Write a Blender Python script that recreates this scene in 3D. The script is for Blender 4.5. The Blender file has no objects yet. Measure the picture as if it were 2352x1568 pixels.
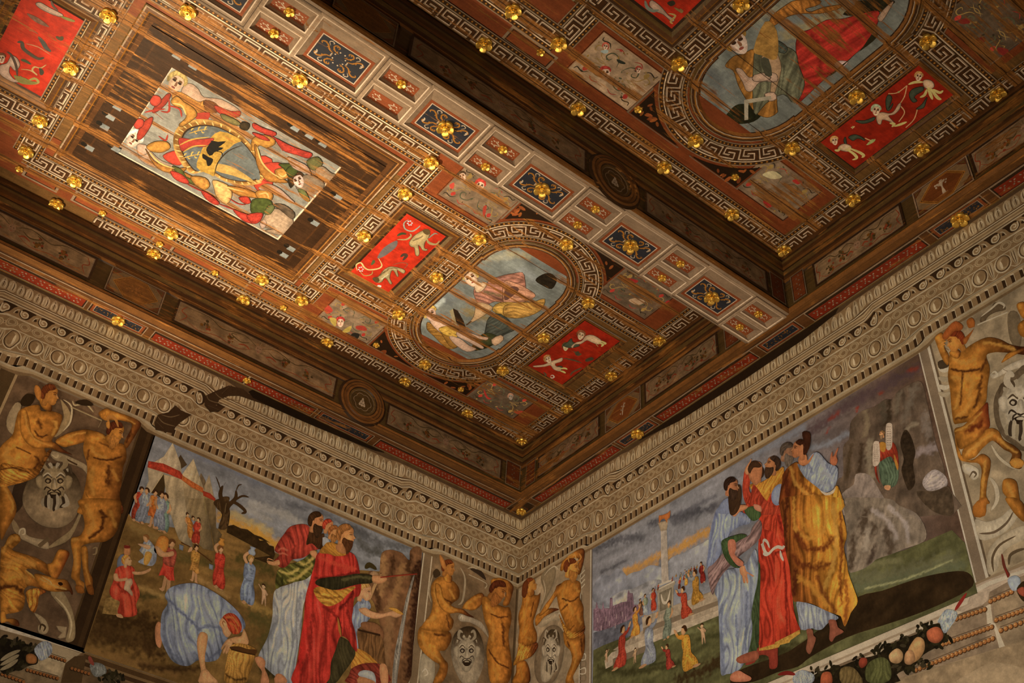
import bpy, bmesh, math, random
import numpy as np
from mathutils import Vector, Matrix
from mathutils.geometry import delaunay_2d_cdt

# ------------------------------------------------------------------ camera model (2352 x 1568 photograph)
RC = np.array([[-0.7897633481430919, 0.611163550508248, 0.05246873792998655],
               [-0.43872651205908353, -0.5030065676165607, -0.7446498778292232],
               [-0.42871074344630594, -0.6111166070929169, 0.6653898037909488]])
FPX = 2616.3133
CAM = np.array([5.8480434, 7.9450295, 1.6])
ZS, ZP = 8.0, 8.645            # soffit of the beams, level of the coffered panels
random.seed(3)
COL = bpy.context.scene.collection

# planes: axis, value, sign of the normal, the two in-plane axes
PL = {'L': (1, 0.0, 1, (0, 2)), 'R': (0, 0.0, 1, (1, 2)), 'C': (2, ZP, -1, (0, 1)), 'S': (2, ZS, -1, (0, 1)),
      'FL': (1, 0.285, 1, (0, 2)), 'FR': (0, 0.238, 1, (1, 2)), 'FB': (1, 3.805, 1, (0, 2))}

def px(plane, pts):
    """points of the photograph carried onto a plane of the room"""
    ax, val, sg, (a, b) = PL[plane]
    out = []
    for u, v in pts:
        r = RC.T @ np.array([u - 1176.0, v - 784.0, FPX])
        t = (val - CAM[ax]) / r[ax]
        p = CAM + t * r
        out.append((p[a], p[b]))
    return np.array(out)

OFF = [(0, 0), (580, 0), (1160, 0), (1732, 0), (0, 380), (580, 380), (1160, 380), (1732, 380),
       (0, 760), (580, 760), (1160, 760), (1732, 760), (0, 1148), (580, 1148), (1160, 1148), (1732, 1148)]
def P(tile, s):
    """'x,y x,y ...' measured in one enlarged tile of the photograph -> photograph pixels"""
    o = OFF[tile - 1] if tile else (0, 0)
    k = 3.734 if tile else 1.0
    out = []
    for w in s.split():
        x, y = w.split(',')
        out.append((o[0] + float(x) / k, o[1] + float(y) / k))
    return out

def lin(c):
    if isinstance(c, str):
        c = [int(c[i:i + 2], 16) for i in (0, 2, 4)]
        c = np.array(c) / 255.0
        return np.where(c <= 0.04045, c / 12.92, ((c + 0.055) / 1.055) ** 2.4)
    return np.array(c, float)
WALL_E = np.array([0.42, 0.35, 0.255])
def W(c):
    """pigment of the wall paintings whose tone in the photograph is c"""
    c = lin(c); m = c.mean()
    c = c * 0.88 + 0.12 * m * np.array((1.04, 0.95, 0.82))
    bl = np.clip((c[2] / (c[0] + 1e-4) - 0.75) / 0.6, 0, 1)          # the blues have greyed with age
    c = c * (1 - 0.5 * bl) + 0.5 * bl * m * np.array((1.06, 0.99, 0.93))
    c = c ** 1.14 * 1.12
    c = c / WALL_E; c = c / max(1.0, c.max() / 0.80)
    return np.clip(c, 0.004, 0.86)

def spline(pts, n=5, closed=True):
    p = np.array(pts, float); m = len(p)
    if m < 3: return p
    out = []
    rng = range(m if closed else m - 1)
    for i in rng:
        if closed: p0, p1, p2, p3 = p[i - 1], p[i], p[(i + 1) % m], p[(i + 2) % m]
        else: p0, p1, p2, p3 = p[max(i - 1, 0)], p[i], p[i + 1], p[min(i + 2, m - 1)]
        for k in range(n):
            t = k / n
            out.append(0.5 * ((2 * p1) + (-p0 + p2) * t + (2 * p0 - 5 * p1 + 4 * p2 - p3) * t * t + (-p0 + 3 * p1 - 3 * p2 + p3) * t ** 3))
    if not closed: out.append(p[-1])
    return np.array(out)

def hsh(ix, iy, s):
    h = (ix * 374761393 + iy * 668265263 + s * 974634541) & 0x7fffffff
    h = ((h ^ (h >> 13)) * 1274126177) & 0x7fffffff
    return ((h ^ (h >> 16)) & 0xffff) / 65535.0
def noise(x, y, s=0):
    ix = np.floor(x).astype(np.int64); iy = np.floor(y).astype(np.int64)
    fx = x - ix; fy = y - iy
    fx = fx * fx * (3 - 2 * fx); fy = fy * fy * (3 - 2 * fy)
    return (hsh(ix, iy, s) * (1 - fx) + hsh(ix + 1, iy, s) * fx) * (1 - fy) + (hsh(ix, iy + 1, s) * (1 - fx) + hsh(ix + 1, iy + 1, s) * fx) * fy

def seg_dist(q, poly, closed=True):
    a = poly; b = np.roll(poly, -1, 0) if closed else poly[1:]
    if not closed: a = poly[:-1]
    d = np.full(len(q), 1e9)
    for k in range(len(a)):
        ab = b[k] - a[k]; L = ab @ ab
        if L < 1e-14: continue
        t = np.clip(((q - a[k]) @ ab) / L, 0, 1)
        e = q - a[k] - t[:, None] * ab
        d = np.minimum(d, np.einsum('ij,ij->i', e, e))
    return np.sqrt(d)

# ------------------------------------------------------------------ objects
def link(o, parent=None):
    COL.objects.link(o)
    if parent is not None: o.parent = parent
    return o
def tag(o, label, cat=None, group=None, kind=None):
    o['label'] = label
    if cat: o['category'] = cat
    if group: o['group'] = group
    if kind: o['kind'] = kind
    return o
def empty(name, loc=(0, 0, 0), label=None, cat=None, group=None):
    o = bpy.data.objects.new(name, None); o.empty_display_size = 0.05
    o.location = loc; link(o)
    if label: tag(o, label, cat, group)
    return o
def mesh_obj(name, V, Fc, mat, parent=None, colors=None, smooth=False):
    """colors: one linear rgb per face corner (in face order) or per face"""
    me = bpy.data.meshes.new(name)
    me.from_pydata([tuple(map(float, v)) for v in V], [], [tuple(int(i) for i in f) for f in Fc])
    if colors is not None:
        at = me.color_attributes.new('Col', 'FLOAT_COLOR', 'CORNER')
        n = len(me.loops)
        c = np.ones((n, 4), np.float32)
        colors = np.asarray(colors, np.float32)
        if len(colors) == n: c[:, :3] = colors
        else: c[:, :3] = np.repeat(colors, [len(f) for f in Fc], 0)
        at.data.foreach_set('color', c.ravel())
    me.materials.append(mat)
    if smooth:
        me.polygons.foreach_set('use_smooth', [True] * len(me.polygons))
    me.update()
    o = bpy.data.objects.new(name, me)
    if parent is not None:
        link(o, parent); o.matrix_parent_inverse = Matrix.Translation(-Vector(parent.location))
    else: link(o)
    return o

# ------------------------------------------------------------------ flat painting: layered outlines -> one planar mesh
class Art:
    def __init__(self, plane, name, mat, parent=None, lvl=1, s=0.02, warp=None):
        self.plane, self.name, self.mat, self.parent, self.lvl, self.s, self.warp = plane, name, mat, parent, lvl, s, warp
        self.L = []
    def poly(self, pts, col, n=5, **k):
        pts = np.array(pts, float)
        if n: pts = spline(pts, n, True)
        self.L.append((pts, np.array(col, float), k)); return self
    def line(self, pts, w, col, n=4, taper=1, **k):
        pts = np.array(pts, float)
        if n and len(pts) > 2: pts = spline(pts, n, False)
        t = np.gradient(pts, axis=0); t /= np.linalg.norm(t, axis=1)[:, None] + 1e-9
        nr = np.stack([-t[:, 1], t[:, 0]], 1)
        u = np.linspace(0, 1, len(pts))
        ww = (w * 0.5 * (np.sin(np.pi * u) ** 0.6 * 0.85 + 0.15) if taper else np.full(len(pts), w * 0.5))[:, None]
        self.L.append((np.concatenate([pts + nr * ww, (pts - nr * ww)[::-1]]), np.array(col, float), k)); return self
    def rect(self, x0, y0, x1, y1, col, **k):
        return self.poly([(x0, y0), (x1, y0), (x1, y1), (x0, y1)], col, 0, **k)
    def disc(self, c, r, col, n=14, ry=None, ang=0, **k):
        a = np.linspace(0, 2 * np.pi, n, endpoint=False); ry = r if ry is None else ry
        x, y = r * np.cos(a), ry * np.sin(a)
        ca, sa = math.cos(ang), math.sin(ang)
        return self.poly(np.stack([c[0] + x * ca - y * sa, c[1] + x * sa + y * ca], 1), col, 0, **k)
    def build(self):
        vs, fs, lay = [], [], []
        for i, (p, c, k) in enumerate(self.L):
            if np.sum(p[:, 0] * np.roll(p[:, 1], -1) - np.roll(p[:, 0], -1) * p[:, 1]) < 0:
                p = p[::-1]; self.L[i] = (p, c, k)
            b = len(vs); vs.extend(map(tuple, p)); fs.append(list(range(b, b + len(p))))
        if self.s:
            need = [p for p, c, k in self.L if k]
            if need:
                lo = np.min([p.min(0) for p in need], 0); hi = np.max([p.max(0) for p in need], 0)
                s = self.s
                gx = np.arange(lo[0] + s / 2, hi[0], s); gy = np.arange(lo[1] + s / 2, hi[1], s * 0.87)
                G = np.array([(x + (s / 2 if j % 2 else 0), y) for j, y in enumerate(gy) for x in gx])
                if len(G):
                    keep = np.zeros(len(G), bool)
                    for p in need:
                        m = np.all((G > p.min(0)) & (G < p.max(0)), 1)
                        idx = np.nonzero(m)[0]
                        if len(idx): keep[idx] |= inside(G[idx], p)
                    vs.extend(map(tuple, G[keep]))
        r = delaunay_2d_cdt([Vector(v) for v in vs], [], fs, 1, 1e-6, True)
        V = np.array([(v.x, v.y) for v in r[0]])
        F = np.array([tuple(f) for f in r[2]], int); cen = V[F].mean(1); T = np.full(len(F), -1)
        order = np.argsort(cen[:, 0]); cx = cen[order, 0]
        for i, (p, c, k) in enumerate(self.L):
            lo, hi = p.min(0), p.max(0)
            j = order[np.searchsorted(cx, lo[0]):np.searchsorted(cx, hi[0])]
            j = j[(cen[j, 1] > lo[1]) & (cen[j, 1] < hi[1])]
            if len(j): T[j[inside(cen[j], p)]] = i
        bad = np.array([np.isnan(l[1][0]) for l in self.L])
        keep = (T >= 0) & ~bad[T]; F = F[keep]; T = T[keep]
        cc = np.zeros((len(F), 3, 3))
        for i in np.unique(T):
            p, c, k = self.L[i]
            m = np.nonzero(T == i)[0]
            if k:
                vid = np.unique(F[m]); col = shade(V[vid], p, c, k)
                lut = np.zeros((len(V), 3)); lut[vid] = col
                cc[m] = lut[F[m]]
            else: cc[m] = c
        ax, val, sg, (a, b) = PL[self.plane]
        Q = self.warp(V) if self.warp else V
        X = np.zeros((len(V), 3)); X[:, a] = Q[:, 0]; X[:, b] = Q[:, 1]; X[:, ax] = val + sg * self.lvl * 0.002
        # faces look into the room
        e1 = X[F[:, 1]] - X[F[:, 0]]; e2 = X[F[:, 2]] - X[F[:, 0]]
        flip = np.cross(e1, e2)[:, ax] * sg < 0
        F[flip] = F[flip][:, ::-1]; cc[flip] = cc[flip][:, ::-1]
        return mesh_obj(self.name, X, F, self.mat, self.parent, cc.reshape(-1, 3))

def inside(q, poly):
    """non-zero winding test"""
    x, y = q[:, 0], q[:, 1]; w = np.zeros(len(q), int)
    a = poly; b = np.roll(poly, -1, 0)
    for k in range(len(a)):
        y0, y1 = a[k, 1], b[k, 1]
        if y0 == y1: continue
        m = ((y0 > y) != (y1 > y)) & (x < (b[k, 0] - a[k, 0]) * (y - y0) / (y1 - y0) + a[k, 0])
        w[m] += 1 if y1 > y0 else -1
    return w != 0

def shade(q, poly, c, k):
    """brushwork inside one painted outline: modelled edges, a gradient, folds, mottling, and soft strokes"""
    v = np.zeros(len(q)); cen = poly.mean(0); R = np.sqrt(((poly - cen) ** 2).sum(1).mean()) + 1e-9
    if 'e' in k:
        w = k.get('w', R * 0.4); d = seg_dist(q, poly)
        v += k['e'] * (np.clip(d / w, 0, 1) ** 0.7 - 0.62)
    if 'g' in k:
        a = math.radians(k.get('ga', 200)); v += k['g'] * ((q - cen) @ np.array([math.cos(a), math.sin(a)])) / R
    if 'f' in k:
        a = math.radians(k.get('fa', 90)); dr = np.array([math.cos(a), math.sin(a)]); nr = np.array([-dr[1], dr[0]])
        fp = k.get('fp', R * 0.3) * 0.68; s = k.get('seed', 1)
        x = (q @ nr) / fp; y = (q @ dr) / fp
        wv = noise(x * 0.5 + 7.3, y * 0.22 + 1.7, s) * 2.2 + noise(x * 1.3, y * 0.35, s + 5) * 0.7
        def crease(t):
            d = np.abs(2 * (t - np.floor(t)) - 1)
            return 0.42 - 1.5 * d ** 4 + 0.55 * (1 - d) ** 3 - 0.25 * d
        v += k['f'] * (crease(x * 0.75 + wv) * 1.0 + crease(x * 1.7 + wv * 1.6 + 0.3) * 0.42 + crease(x * 3.9 + wv * 2.7) * 0.22 + (noise(x * 0.6, y * 0.4, s + 9) - 0.5) * 0.5)
    if 'm' in k:
        fp = k.get('mp', 0.08); s = k.get('seed', 1); st = k.get('ms', 1.0); a = math.radians(k.get('ma', 0))
        dr = np.array([math.cos(a), math.sin(a)]); nr = np.array([-dr[1], dr[0]])
        x = q @ dr / (fp * st); y = q @ nr / fp
        v += k['m'] * ((noise(x, y, s) - 0.5) * 1.3 + (noise(x * 2.3, y * 2.3, s + 3) - 0.5) * 0.8)
    x, y = q[:, 0] * 100, q[:, 1] * 100
    v += k.get('b', 0.16) * ((noise(x * 0.9, y * 0.25, 31) - 0.5) * 1.6 + (noise(x * 0.5 + y * 0.2, y * 0.5, 33) - 0.5) + (noise(x * 2.1, y * 0.6, 35) - 0.5) * 1.3)
    col = c[None, :] * np.exp(v)[:, None]
    if 'c2' in k:                                   # second pigment towards one end
        a = math.radians(k.get('c2a', 90)); t = ((q - cen) @ np.array([math.cos(a), math.sin(a)])) / R
        t = np.clip(t * k.get('c2k', 0.6) + 0.5 + k.get('c2o', 0), 0, 1)[:, None]; t = t * t * (3 - 2 * t)
        col = col * (1 - t) + np.array(k['c2'])[None, :] * np.exp(v)[:, None] * t
    for st in k.get('st', []):                      # soft brush strokes: (points, width, pigment, strength)
        pts = np.array(st[0], float); pts = spline(pts, 4, False) if len(pts) > 2 else pts
        wq = q + np.stack([noise(x * 0.5, y * 0.5, 41) - 0.5, noise(x * 0.5, y * 0.5, 43) - 0.5], 1) * st[1] * 0.6
        d = seg_dist(wq, pts, False); t = (np.clip(1.3 - d / (st[1] * 0.5), 0, 1) * (0.72 + 0.42 * noise(x * 1.6, y * 0.9, 47)))[:, None]; t = np.clip(t * st[3] * 1.15, 0, 0.95)
        col = col * (1 - t) + np.array(st[2])[None, :] * t
    return np.clip(col, 0.003, 0.88)

# ------------------------------------------------------------------ carved mouldings: a painted profile swept along a path
def sweep(name, plane, path, prof, mat, parent=None, closed=False):
    """prof: (offset to the left of the path, height off the plane, pigment of the strip up to the next point)"""
    p = np.array(path, float); n = len(p)
    ax, val, sg, (a, b) = PL[plane]
    nrm = []
    for i in range(n):
        if closed: d0, d1 = p[i] - p[i - 1], p[(i + 1) % n] - p[i]
        else: d0 = p[i] - p[max(i - 1, 0)]; d1 = p[min(i + 1, n - 1)] - p[i]
        if not closed and i == 0: d0 = d1
        if not closed and i == n - 1: d1 = d0
        d0 = d0 / (np.linalg.norm(d0) + 1e-12); d1 = d1 / (np.linalg.norm(d1) + 1e-12)
        n0 = np.array([-d0[1], d0[0]]); n1 = np.array([-d1[1], d1[0]])
        m = n0 + n1; m /= np.linalg.norm(m); nrm.append(m / max(m @ n0, 0.35))
    V = []
    for i in range(n):
        for o, h, c in prof:
            q = p[i] + nrm[i] * o; X = [0, 0, 0]; X[a] = q[0]; X[b] = q[1]; X[ax] = val + sg * h; V.append(X)
    m = len(prof); Fc, cols = [], []
    fl = sg * (1 if (a, b) != (0, 2) else -1)
    for i in range(n if closed else n - 1):
        j = (i + 1) % n
        for k in range(m - 1):
            f = [i * m + k, j * m + k, j * m + k + 1, i * m + k + 1]
            Fc.append(f if fl > 0 else f[::-1]); cols.append(prof[k][2])
    return mesh_obj(name, V, Fc, mat, parent, np.array(cols))
def rectpath(x0, y0, x1, y1): return [(x0, y0), (x1, y0), (x1, y1), (x0, y1)]   # left of the path = inside

# ------------------------------------------------------------------ materials
def mat_paint(name, rough=0.75, wear=0.0, axis='x', worn=((0.40, 0.175, 0.042), (0.10, 0.040, 0.012)), mott=0.35, spec=0.3, seams=False, gold=False):
    m = bpy.data.materials.new(name); m.use_nodes = True
    nt = m.node_tree; N = nt.nodes; K = nt.links.new
    bs = N['Principled BSDF']; bs.inputs['Roughness'].default_value = rough
    bs.inputs['Specular IOR Level'].default_value = spec
    at = N.new('ShaderNodeAttribute'); at.attribute_name = 'Col'
    gp = N.new('ShaderNodeNewGeometry')
    def nz(scale, detail=5, rgh=0.6, vec=None):
        t = N.new('ShaderNodeTexNoise'); t.inputs['Scale'].default_value = scale; t.inputs['Detail'].default_value = detail; t.inputs['Roughness'].default_value = rgh
        K(vec or gp.outputs['Position'], t.inputs['Vector']); return t.outputs['Fac']
    def mr(v, a, b, c, d):
        t = N.new('ShaderNodeMapRange'); t.inputs[1].default_value, t.inputs[2].default_value, t.inputs[3].default_value, t.inputs[4].default_value = a, b, c, d
        K(v, t.inputs[0]); return t.outputs[0]
    def mth(op, a, b=None, val=None):
        t = N.new('ShaderNodeMath'); t.operation = op; K(a, t.inputs[0])
        if b is not None: K(b, t.inputs[1])
        elif val is not None: t.inputs[1].default_value = val
        return t.outputs[0]
    def vmul(sc):
        t = N.new('ShaderNodeVectorMath'); t.operation = 'MULTIPLY'; K(gp.outputs['Position'], t.inputs[0]); t.inputs[1].default_value = sc; return t.outputs[0]
    def mix(f, a, b, mode='MIX'):
        t = N.new('ShaderNodeMix'); t.data_type = 'RGBA'; t.blend_type = mode
        if hasattr(f, 'name'): K(f, t.inputs[0])
        else: t.inputs[0].default_value = f
        for v, s in ((a, t.inputs[6]), (b, t.inputs[7])):
            if hasattr(v, 'name'): K(v, s)
            else: s.default_value = (*v, 1)
        return t.outputs[2]
    base = at.outputs['Color']
    st = {'x': (0.9, 16, 16), 'y': (16, 0.9, 16), 'n': (3, 3, 3)}[axis]
    sv = vmul(st)
    streak = nz(1.0, 8, 0.68, sv); fst = nz(1.0, 9, 0.74, vmul(tuple((2.4 if x < 2 else x * 2.6) for x in st)))
    if wear > 0:
        big = nz(1.7, 4, 0.6)
        w = mth('ADD', mth('ADD', mth('MULTIPLY', streak, val=0.34), mth('MULTIPLY', fst, val=0.34)), mth('MULTIPLY', big, val=0.32))
        if seams:   # board joints run along the room, the paint is gone beside them
            sx = N.new('ShaderNodeSeparateXYZ'); K(gp.outputs['Position'], sx.inputs[0])
            fr = mth('FRACT', mth('MULTIPLY', mth('ADD', sx.outputs[1], val=SEAM0), val=1 / SEAMP))
            tri = mth('ABSOLUTE', mth('SUBTRACT', fr, val=0.5))      # 0 at a joint
            w = mth('ADD', w, mr(tri, 0.0, 0.13, 0.11, 0.0))
        f = mr(w, 0.605 - 0.135 * wear, 0.635 - 0.135 * wear, 0.0, 1.0)
        wc = mix(mr(nz(1.3, 8, 0.78, vmul(tuple(3 * x for x in st))), 0.36, 0.62, 0, 1), worn[0], worn[1])
        base = mix(mth('MULTIPLY', f, val=0.92), base, wc)
        if seams:
            base = mix(mr(tri, 0.004, 0.011, 0.9, 0.0), base, (0.02, 0.008, 0.003))
    v = mr(nz(9, 9, 0.75), 0.25, 0.75, 1 - mott, 1 + mott)
    v2 = mr(streak if axis == 'n' else fst, 0.3, 0.7, 1 - mott * 0.9, 1 + mott * 0.9)
    fine = mr(nz(95, 3, 0.7), 0.3, 0.7, 1 - mott * 0.5, 1 + mott * 0.5)
    vv = mth('MULTIPLY', mth('MULTIPLY', v, v2), fine)
    cm = N.new('ShaderNodeVectorMath'); cm.operation = 'SCALE'; K(base, cm.inputs[0]); K(vv, cm.inputs[3])
    K(cm.outputs[0], bs.inputs['Base Color'])
    bp = N.new('ShaderNodeBump'); bp.inputs['Strength'].default_value = 0.25; bp.inputs['Distance'].default_value = 0.004
    K(nz(60, 4) if axis == 'n' else fst, bp.inputs['Height']); K(bp.outputs[0], bs.inputs['Normal'])
    return m
SEAMP, SEAM0 = 0.37, 0.015
M_WALL = mat_paint('fresco plaster', 0.8, 0.0, 'n', mott=0.22, spec=0.15)
M_PANEL = mat_paint('painted ceiling boards', 0.44, 0.55, 'x', seams=True, mott=0.35)
M_PANELW = mat_paint('badly worn painted boards', 0.42, 0.62, 'x', seams=True, mott=0.4)
M_PIC = mat_paint('ceiling picture on boards', 0.48, 0.5, 'x', seams=True, mott=0.28)
M_ARMS = mat_paint('worn picture of arms', 0.46, 0.60, 'x', seams=True, mott=0.32)
M_PICL = mat_paint('well kept ceiling picture', 0.5, 0.25, 'x', mott=0.25)
M_BEAM = mat_paint('painted beam along the room', 0.5, 0.5, 'x', mott=0.35)
M_BEAMY = mat_paint('painted beam across the room', 0.5, 0.5, 'y', mott=0.35)
M_SOFF = mat_paint('painted soffit', 0.55, 0.3, 'x', mott=0.25)
def mat_gold():
    m = bpy.data.materials.new('gilded wood'); m.use_nodes = True; N = m.node_tree.nodes; K = m.node_tree.links.new
    b = N['Principled BSDF']; b.inputs['Metallic'].default_value = 0.85; b.inputs['Roughness'].default_value = 0.42
    t = N.new('ShaderNodeTexNoise'); t.inputs['Scale'].default_value = 30; t.inputs['Detail'].default_value = 3
    g = N.new('ShaderNodeNewGeometry'); K(g.outputs['Position'], t.inputs['Vector'])
    r = N.new('ShaderNodeValToRGB'); r.color_ramp.elements[0].position = 0.2; r.color_ramp.elements[0].color = (0.62, 0.36, 0.05, 1)
    r.color_ramp.elements[1].position = 0.62; r.color_ramp.elements[1].color = (0.95, 0.66, 0.16, 1)
    K(t.outputs['Fac'], r.inputs[0]); K(r.outputs[0], b.inputs['Base Color']); return m
M_GOLD = mat_gold()
def mat_plain(name, c, rough=0.7):
    m = bpy.data.materials.new(name); m.use_nodes = True; N = m.node_tree.nodes; K = m.node_tree.links.new
    b = N['Principled BSDF']; b.inputs['Roughness'].default_value = rough
    t = N.new('ShaderNodeTexNoise'); t.inputs['Scale'].default_value = 6; t.inputs['Detail'].default_value = 8
    r = N.new('ShaderNodeValToRGB'); c = np.array(c)
    r.color_ramp.elements[0].color = (*(c * 0.7), 1); r.color_ramp.elements[1].color = (*np.clip(c * 1.25, 0, 1), 1)
    g = N.new('ShaderNodeNewGeometry'); K(g.outputs['Position'], t.inputs['Vector'])
    K(t.outputs['Fac'], r.inputs[0]); K(r.outputs[0], b.inputs['Base Color']); return m

# ceiling pigments (linear)
WOOD = np.array((0.22, 0.095, 0.027)); DARK = np.array((0.030, 0.014, 0.006)); BRN = np.array((0.10, 0.042, 0.014))
LIL = np.array((0.36, 0.27, 0.20)); WHT = np.array((0.72, 0.60, 0.50)); REDB = np.array((0.20, 0.052, 0.018))
RED = np.array((0.50, 0.030, 0.012)); NAVY = np.array((0.022, 0.026, 0.042)); OCH = np.array((0.45, 0.20, 0.035)); OLV = np.array((0.15, 0.092, 0.032))
GOLDP = np.array((0.55, 0.30, 0.05)); CRM = np.array((0.62, 0.52, 0.42)); FLESH = np.array((0.62, 0.40, 0.28))
# ================================================================== the room shell
def slab(name, lo, hi, mat, kind='structure', parent=None, label=None):
    x0, y0, z0 = lo; x1, y1, z1 = hi
    V = [(x0, y0, z0), (x1, y0, z0), (x1, y1, z0), (x0, y1, z0), (x0, y0, z1), (x1, y0, z1), (x1, y1, z1), (x0, y1, z1)]
    Fc = [(0, 3, 2, 1), (4, 5, 6, 7), (0, 1, 5, 4), (1, 2, 6, 5), (2, 3, 7, 6), (3, 0, 4, 7)]
    o = mesh_obj(name, V, Fc, mat, parent)
    if kind: o['kind'] = kind
    if label: o['label'] = label
    return o
RX, RY = 8.77, 10.95
M_PLASTER = mat_plain('bare plaster', (0.42, 0.34, 0.25), 0.85)
slab('floor', (-0.2, -0.2, -0.2), (RX, RY, 0), mat_plain('terracotta floor', (0.24, 0.12, 0.07), 0.5))
slab('wall_left', (-0.2, -0.2, 0), (RX, 0, ZP + .1), M_PLASTER)
slab('wall_right', (-0.2, 0, 0), (0, RY, ZP + .1), M_PLASTER)
slab('wall_back', (RX, -0.2, 0), (RX + 0.2, RY, ZP + .1), M_PLASTER)
slab('wall_front', (-0.2, RY, 0), (RX + 0.2, RY + 0.2, ZP + .1), M_PLASTER)
ceil = Art('C', 'ceiling', M_PANEL, None, 0, 0)
ceil.rect(0.1, 0.1, RX, RY, OLV * 0.55 + BRN * 0.7)
ceil.build()['kind'] = 'structure'
slab('ceiling_boards', (0, 0, ZP + 0.02), (RX, RY, ZP + 0.1), mat_plain('rough boards', (0.12, 0.06, 0.03)))

def vis(plane, s, t, m=12):
    ax, val, sg, (a, b) = PL[plane]
    X = np.zeros(3); X[a], X[b], X[ax] = s, t, val
    q = RC @ (X - CAM)
    u, v = 1176 + FPX * q[0] / q[2], 784 + FPX * q[1] / q[2]
    return q[2] > 0 and -m < u < 2352 + m and -m < v < 1568 + m

def world(plane, s, t, h=0.0):
    ax, val, sg, (a, b) = PL[plane]
    X = [0, 0, 0]; X[a], X[b], X[ax] = s, t, val + sg * h
    return tuple(X)

# ================================================================== gilded flower bosses
def rosette_template(npet=5, R=0.063):
    root = empty('gilded_rosette')
    def surf(a0, half, r0, r1, hfun, name, nu=9, nv=8):
        V, Fc = [], []
        for j in range(nv):
            v = j / (nv - 1)
            for i in range(nu):
                u = -1 + 2 * i / (nu - 1)
                rr = r0 + (r1 * (1 - 0.16 * abs(u) ** 3 - 0.03 * math.exp(-(u / 0.22) ** 2)) - r0) * v
                a = a0 + half * u * (0.80 + 0.18 * math.sin(math.pi * min(1, v * 0.75)))
                V.append((rr * math.cos(a), rr * math.sin(a), hfun(u, v)))
        for j in range(nv - 1):
            for i in range(nu - 1):
                Fc.append((j * nu + i, j * nu + i + 1, (j + 1) * nu + i + 1, (j + 1) * nu + i))
        rim = [j * nu for j in range(nv)][::-1] + list(range(1, 0)) + []
        ring = list(range(nu)) + [j * nu + nu - 1 for j in range(1, nv)] + [(nv - 1) * nu + i for i in range(nu - 2, -1, -1)] + [j * nu for j in range(nv - 2, 0, -1)]
        b = len(V)
        for k in ring: V.append((V[k][0] * 0.96, V[k][1] * 0.96, 0.0))
        n = len(ring)
        for k in range(n):
            Fc.append((ring[k], b + k, b + (k + 1) % n, ring[(k + 1) % n]))
        return mesh_obj(name, V, Fc, M_GOLD, root, None, True)
    hf = lambda u, v: R * (0.16 + 0.34 * v ** 1.3 * (1 - 0.30 * u * u) - 0.10 * max(0, v - 0.8) * 5 * 0.5 + 0.05 * (1 - u * u))
    for k in range(npet):
        surf(2 * math.pi * k / npet + 0.3, math.pi / npet * 0.97, R * 0.2, R, hf, 'petal')
    V, Fc = [], []
    prof = [(0.34, 0.30), (0.33, 0.62), (0.25, 0.66), (0.20, 0.55), (0.17, 0.60), (0.12, 0.78), (0.05, 0.86), (0.0, 0.88)]
    n = 14
    for r, h in prof[:-1]:
        for i in range(n): V.append((R * r * math.cos(2 * math.pi * i / n), R * r * math.sin(2 * math.pi * i / n), R * h))
    V.append((0, 0, R * 0.88))
    m = len(prof) - 1
    for j in range(m - 1):
        for i in range(n): Fc.append((j * n + i, j * n + (i + 1) % n, (j + 1) * n + (i + 1) % n, (j + 1) * n + i))
    for i in range(n): Fc.append(((m - 1) * n + i, (m - 1) * n + (i + 1) % n, m * n))
    mesh_obj('boss', V, Fc, M_GOLD, root, None, True)
    return root
ROS = rosette_template()
ros_used = [False]
def dup(root):
    r = root.copy(); COL.objects.link(r)
    for ch in list(root.children):
        c = ch.copy(); COL.objects.link(c); c.parent = r
    return r
def rosette(plane, s, t, label, group, scale=1.0, h=0.001):
    if not vis(plane, s, t): return
    if not ros_used[0]: r = ROS; ros_used[0] = True
    else: r = dup(ROS)
    ax, val, sg, ab = PL[plane]
    r.location = world(plane, s, t, h)
    k = (int(s * 977 + t * 631) % 12) * 0.105
    r.rotation_euler = {2: (math.pi, 0, k), 1: (-math.pi / 2, k, 0), 0: (0, math.pi / 2, 0)}[ax]
    r.scale = (scale,) * 3
    tag(r, label, 'rosette', group)
    return r

# ================================================================== Greek key borders
HW = 0.108
def key_layers(A, L, flip=1):
    n = max(2, round(L / 0.152)); U = L / n
    A.rect(0, -HW, L, HW, OLV * 0.72)
    for sg in (-1, 1):
        A.rect(0, sg * 0.100, L, sg * HW, LIL * 0.75)
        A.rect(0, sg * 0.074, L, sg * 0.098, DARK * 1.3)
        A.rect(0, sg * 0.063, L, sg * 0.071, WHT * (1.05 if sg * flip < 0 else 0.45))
        A.rect(0, sg * 0.053, L, sg * 0.059, DARK * 1.6)
        for i in range(int(L / 0.036)):
            A.disc(((i + 0.5) * 0.036, sg * 0.086), 0.0085, OCH * 0.8, 6)
    A.rect(0, -0.051, L, 0.051, BRN * 0.6)
    v = lambda y: (y - 0.5) * 0.094 * flip
    def stroke(pts, w, c): A.line([(x, y) for x, y in pts], w, c, 0, 0)
    for i in range(n):
        x = i * U
        S = [(0.60, .62), (0.26, .62), (0.26, .0), (1.0, .0), (1.0, 1.0), (1.80, 1.0), (1.80, .36), (1.50, .36)]
        S = [(min(max(x + (a - 0.4) * U, .003), L - .003), v(b)) for a, b in S]
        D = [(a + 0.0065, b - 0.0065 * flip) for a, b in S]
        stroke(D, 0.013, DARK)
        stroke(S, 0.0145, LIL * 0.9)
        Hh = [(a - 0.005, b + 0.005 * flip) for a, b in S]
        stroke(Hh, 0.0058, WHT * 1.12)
    return A
key_n = [0]
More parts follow.
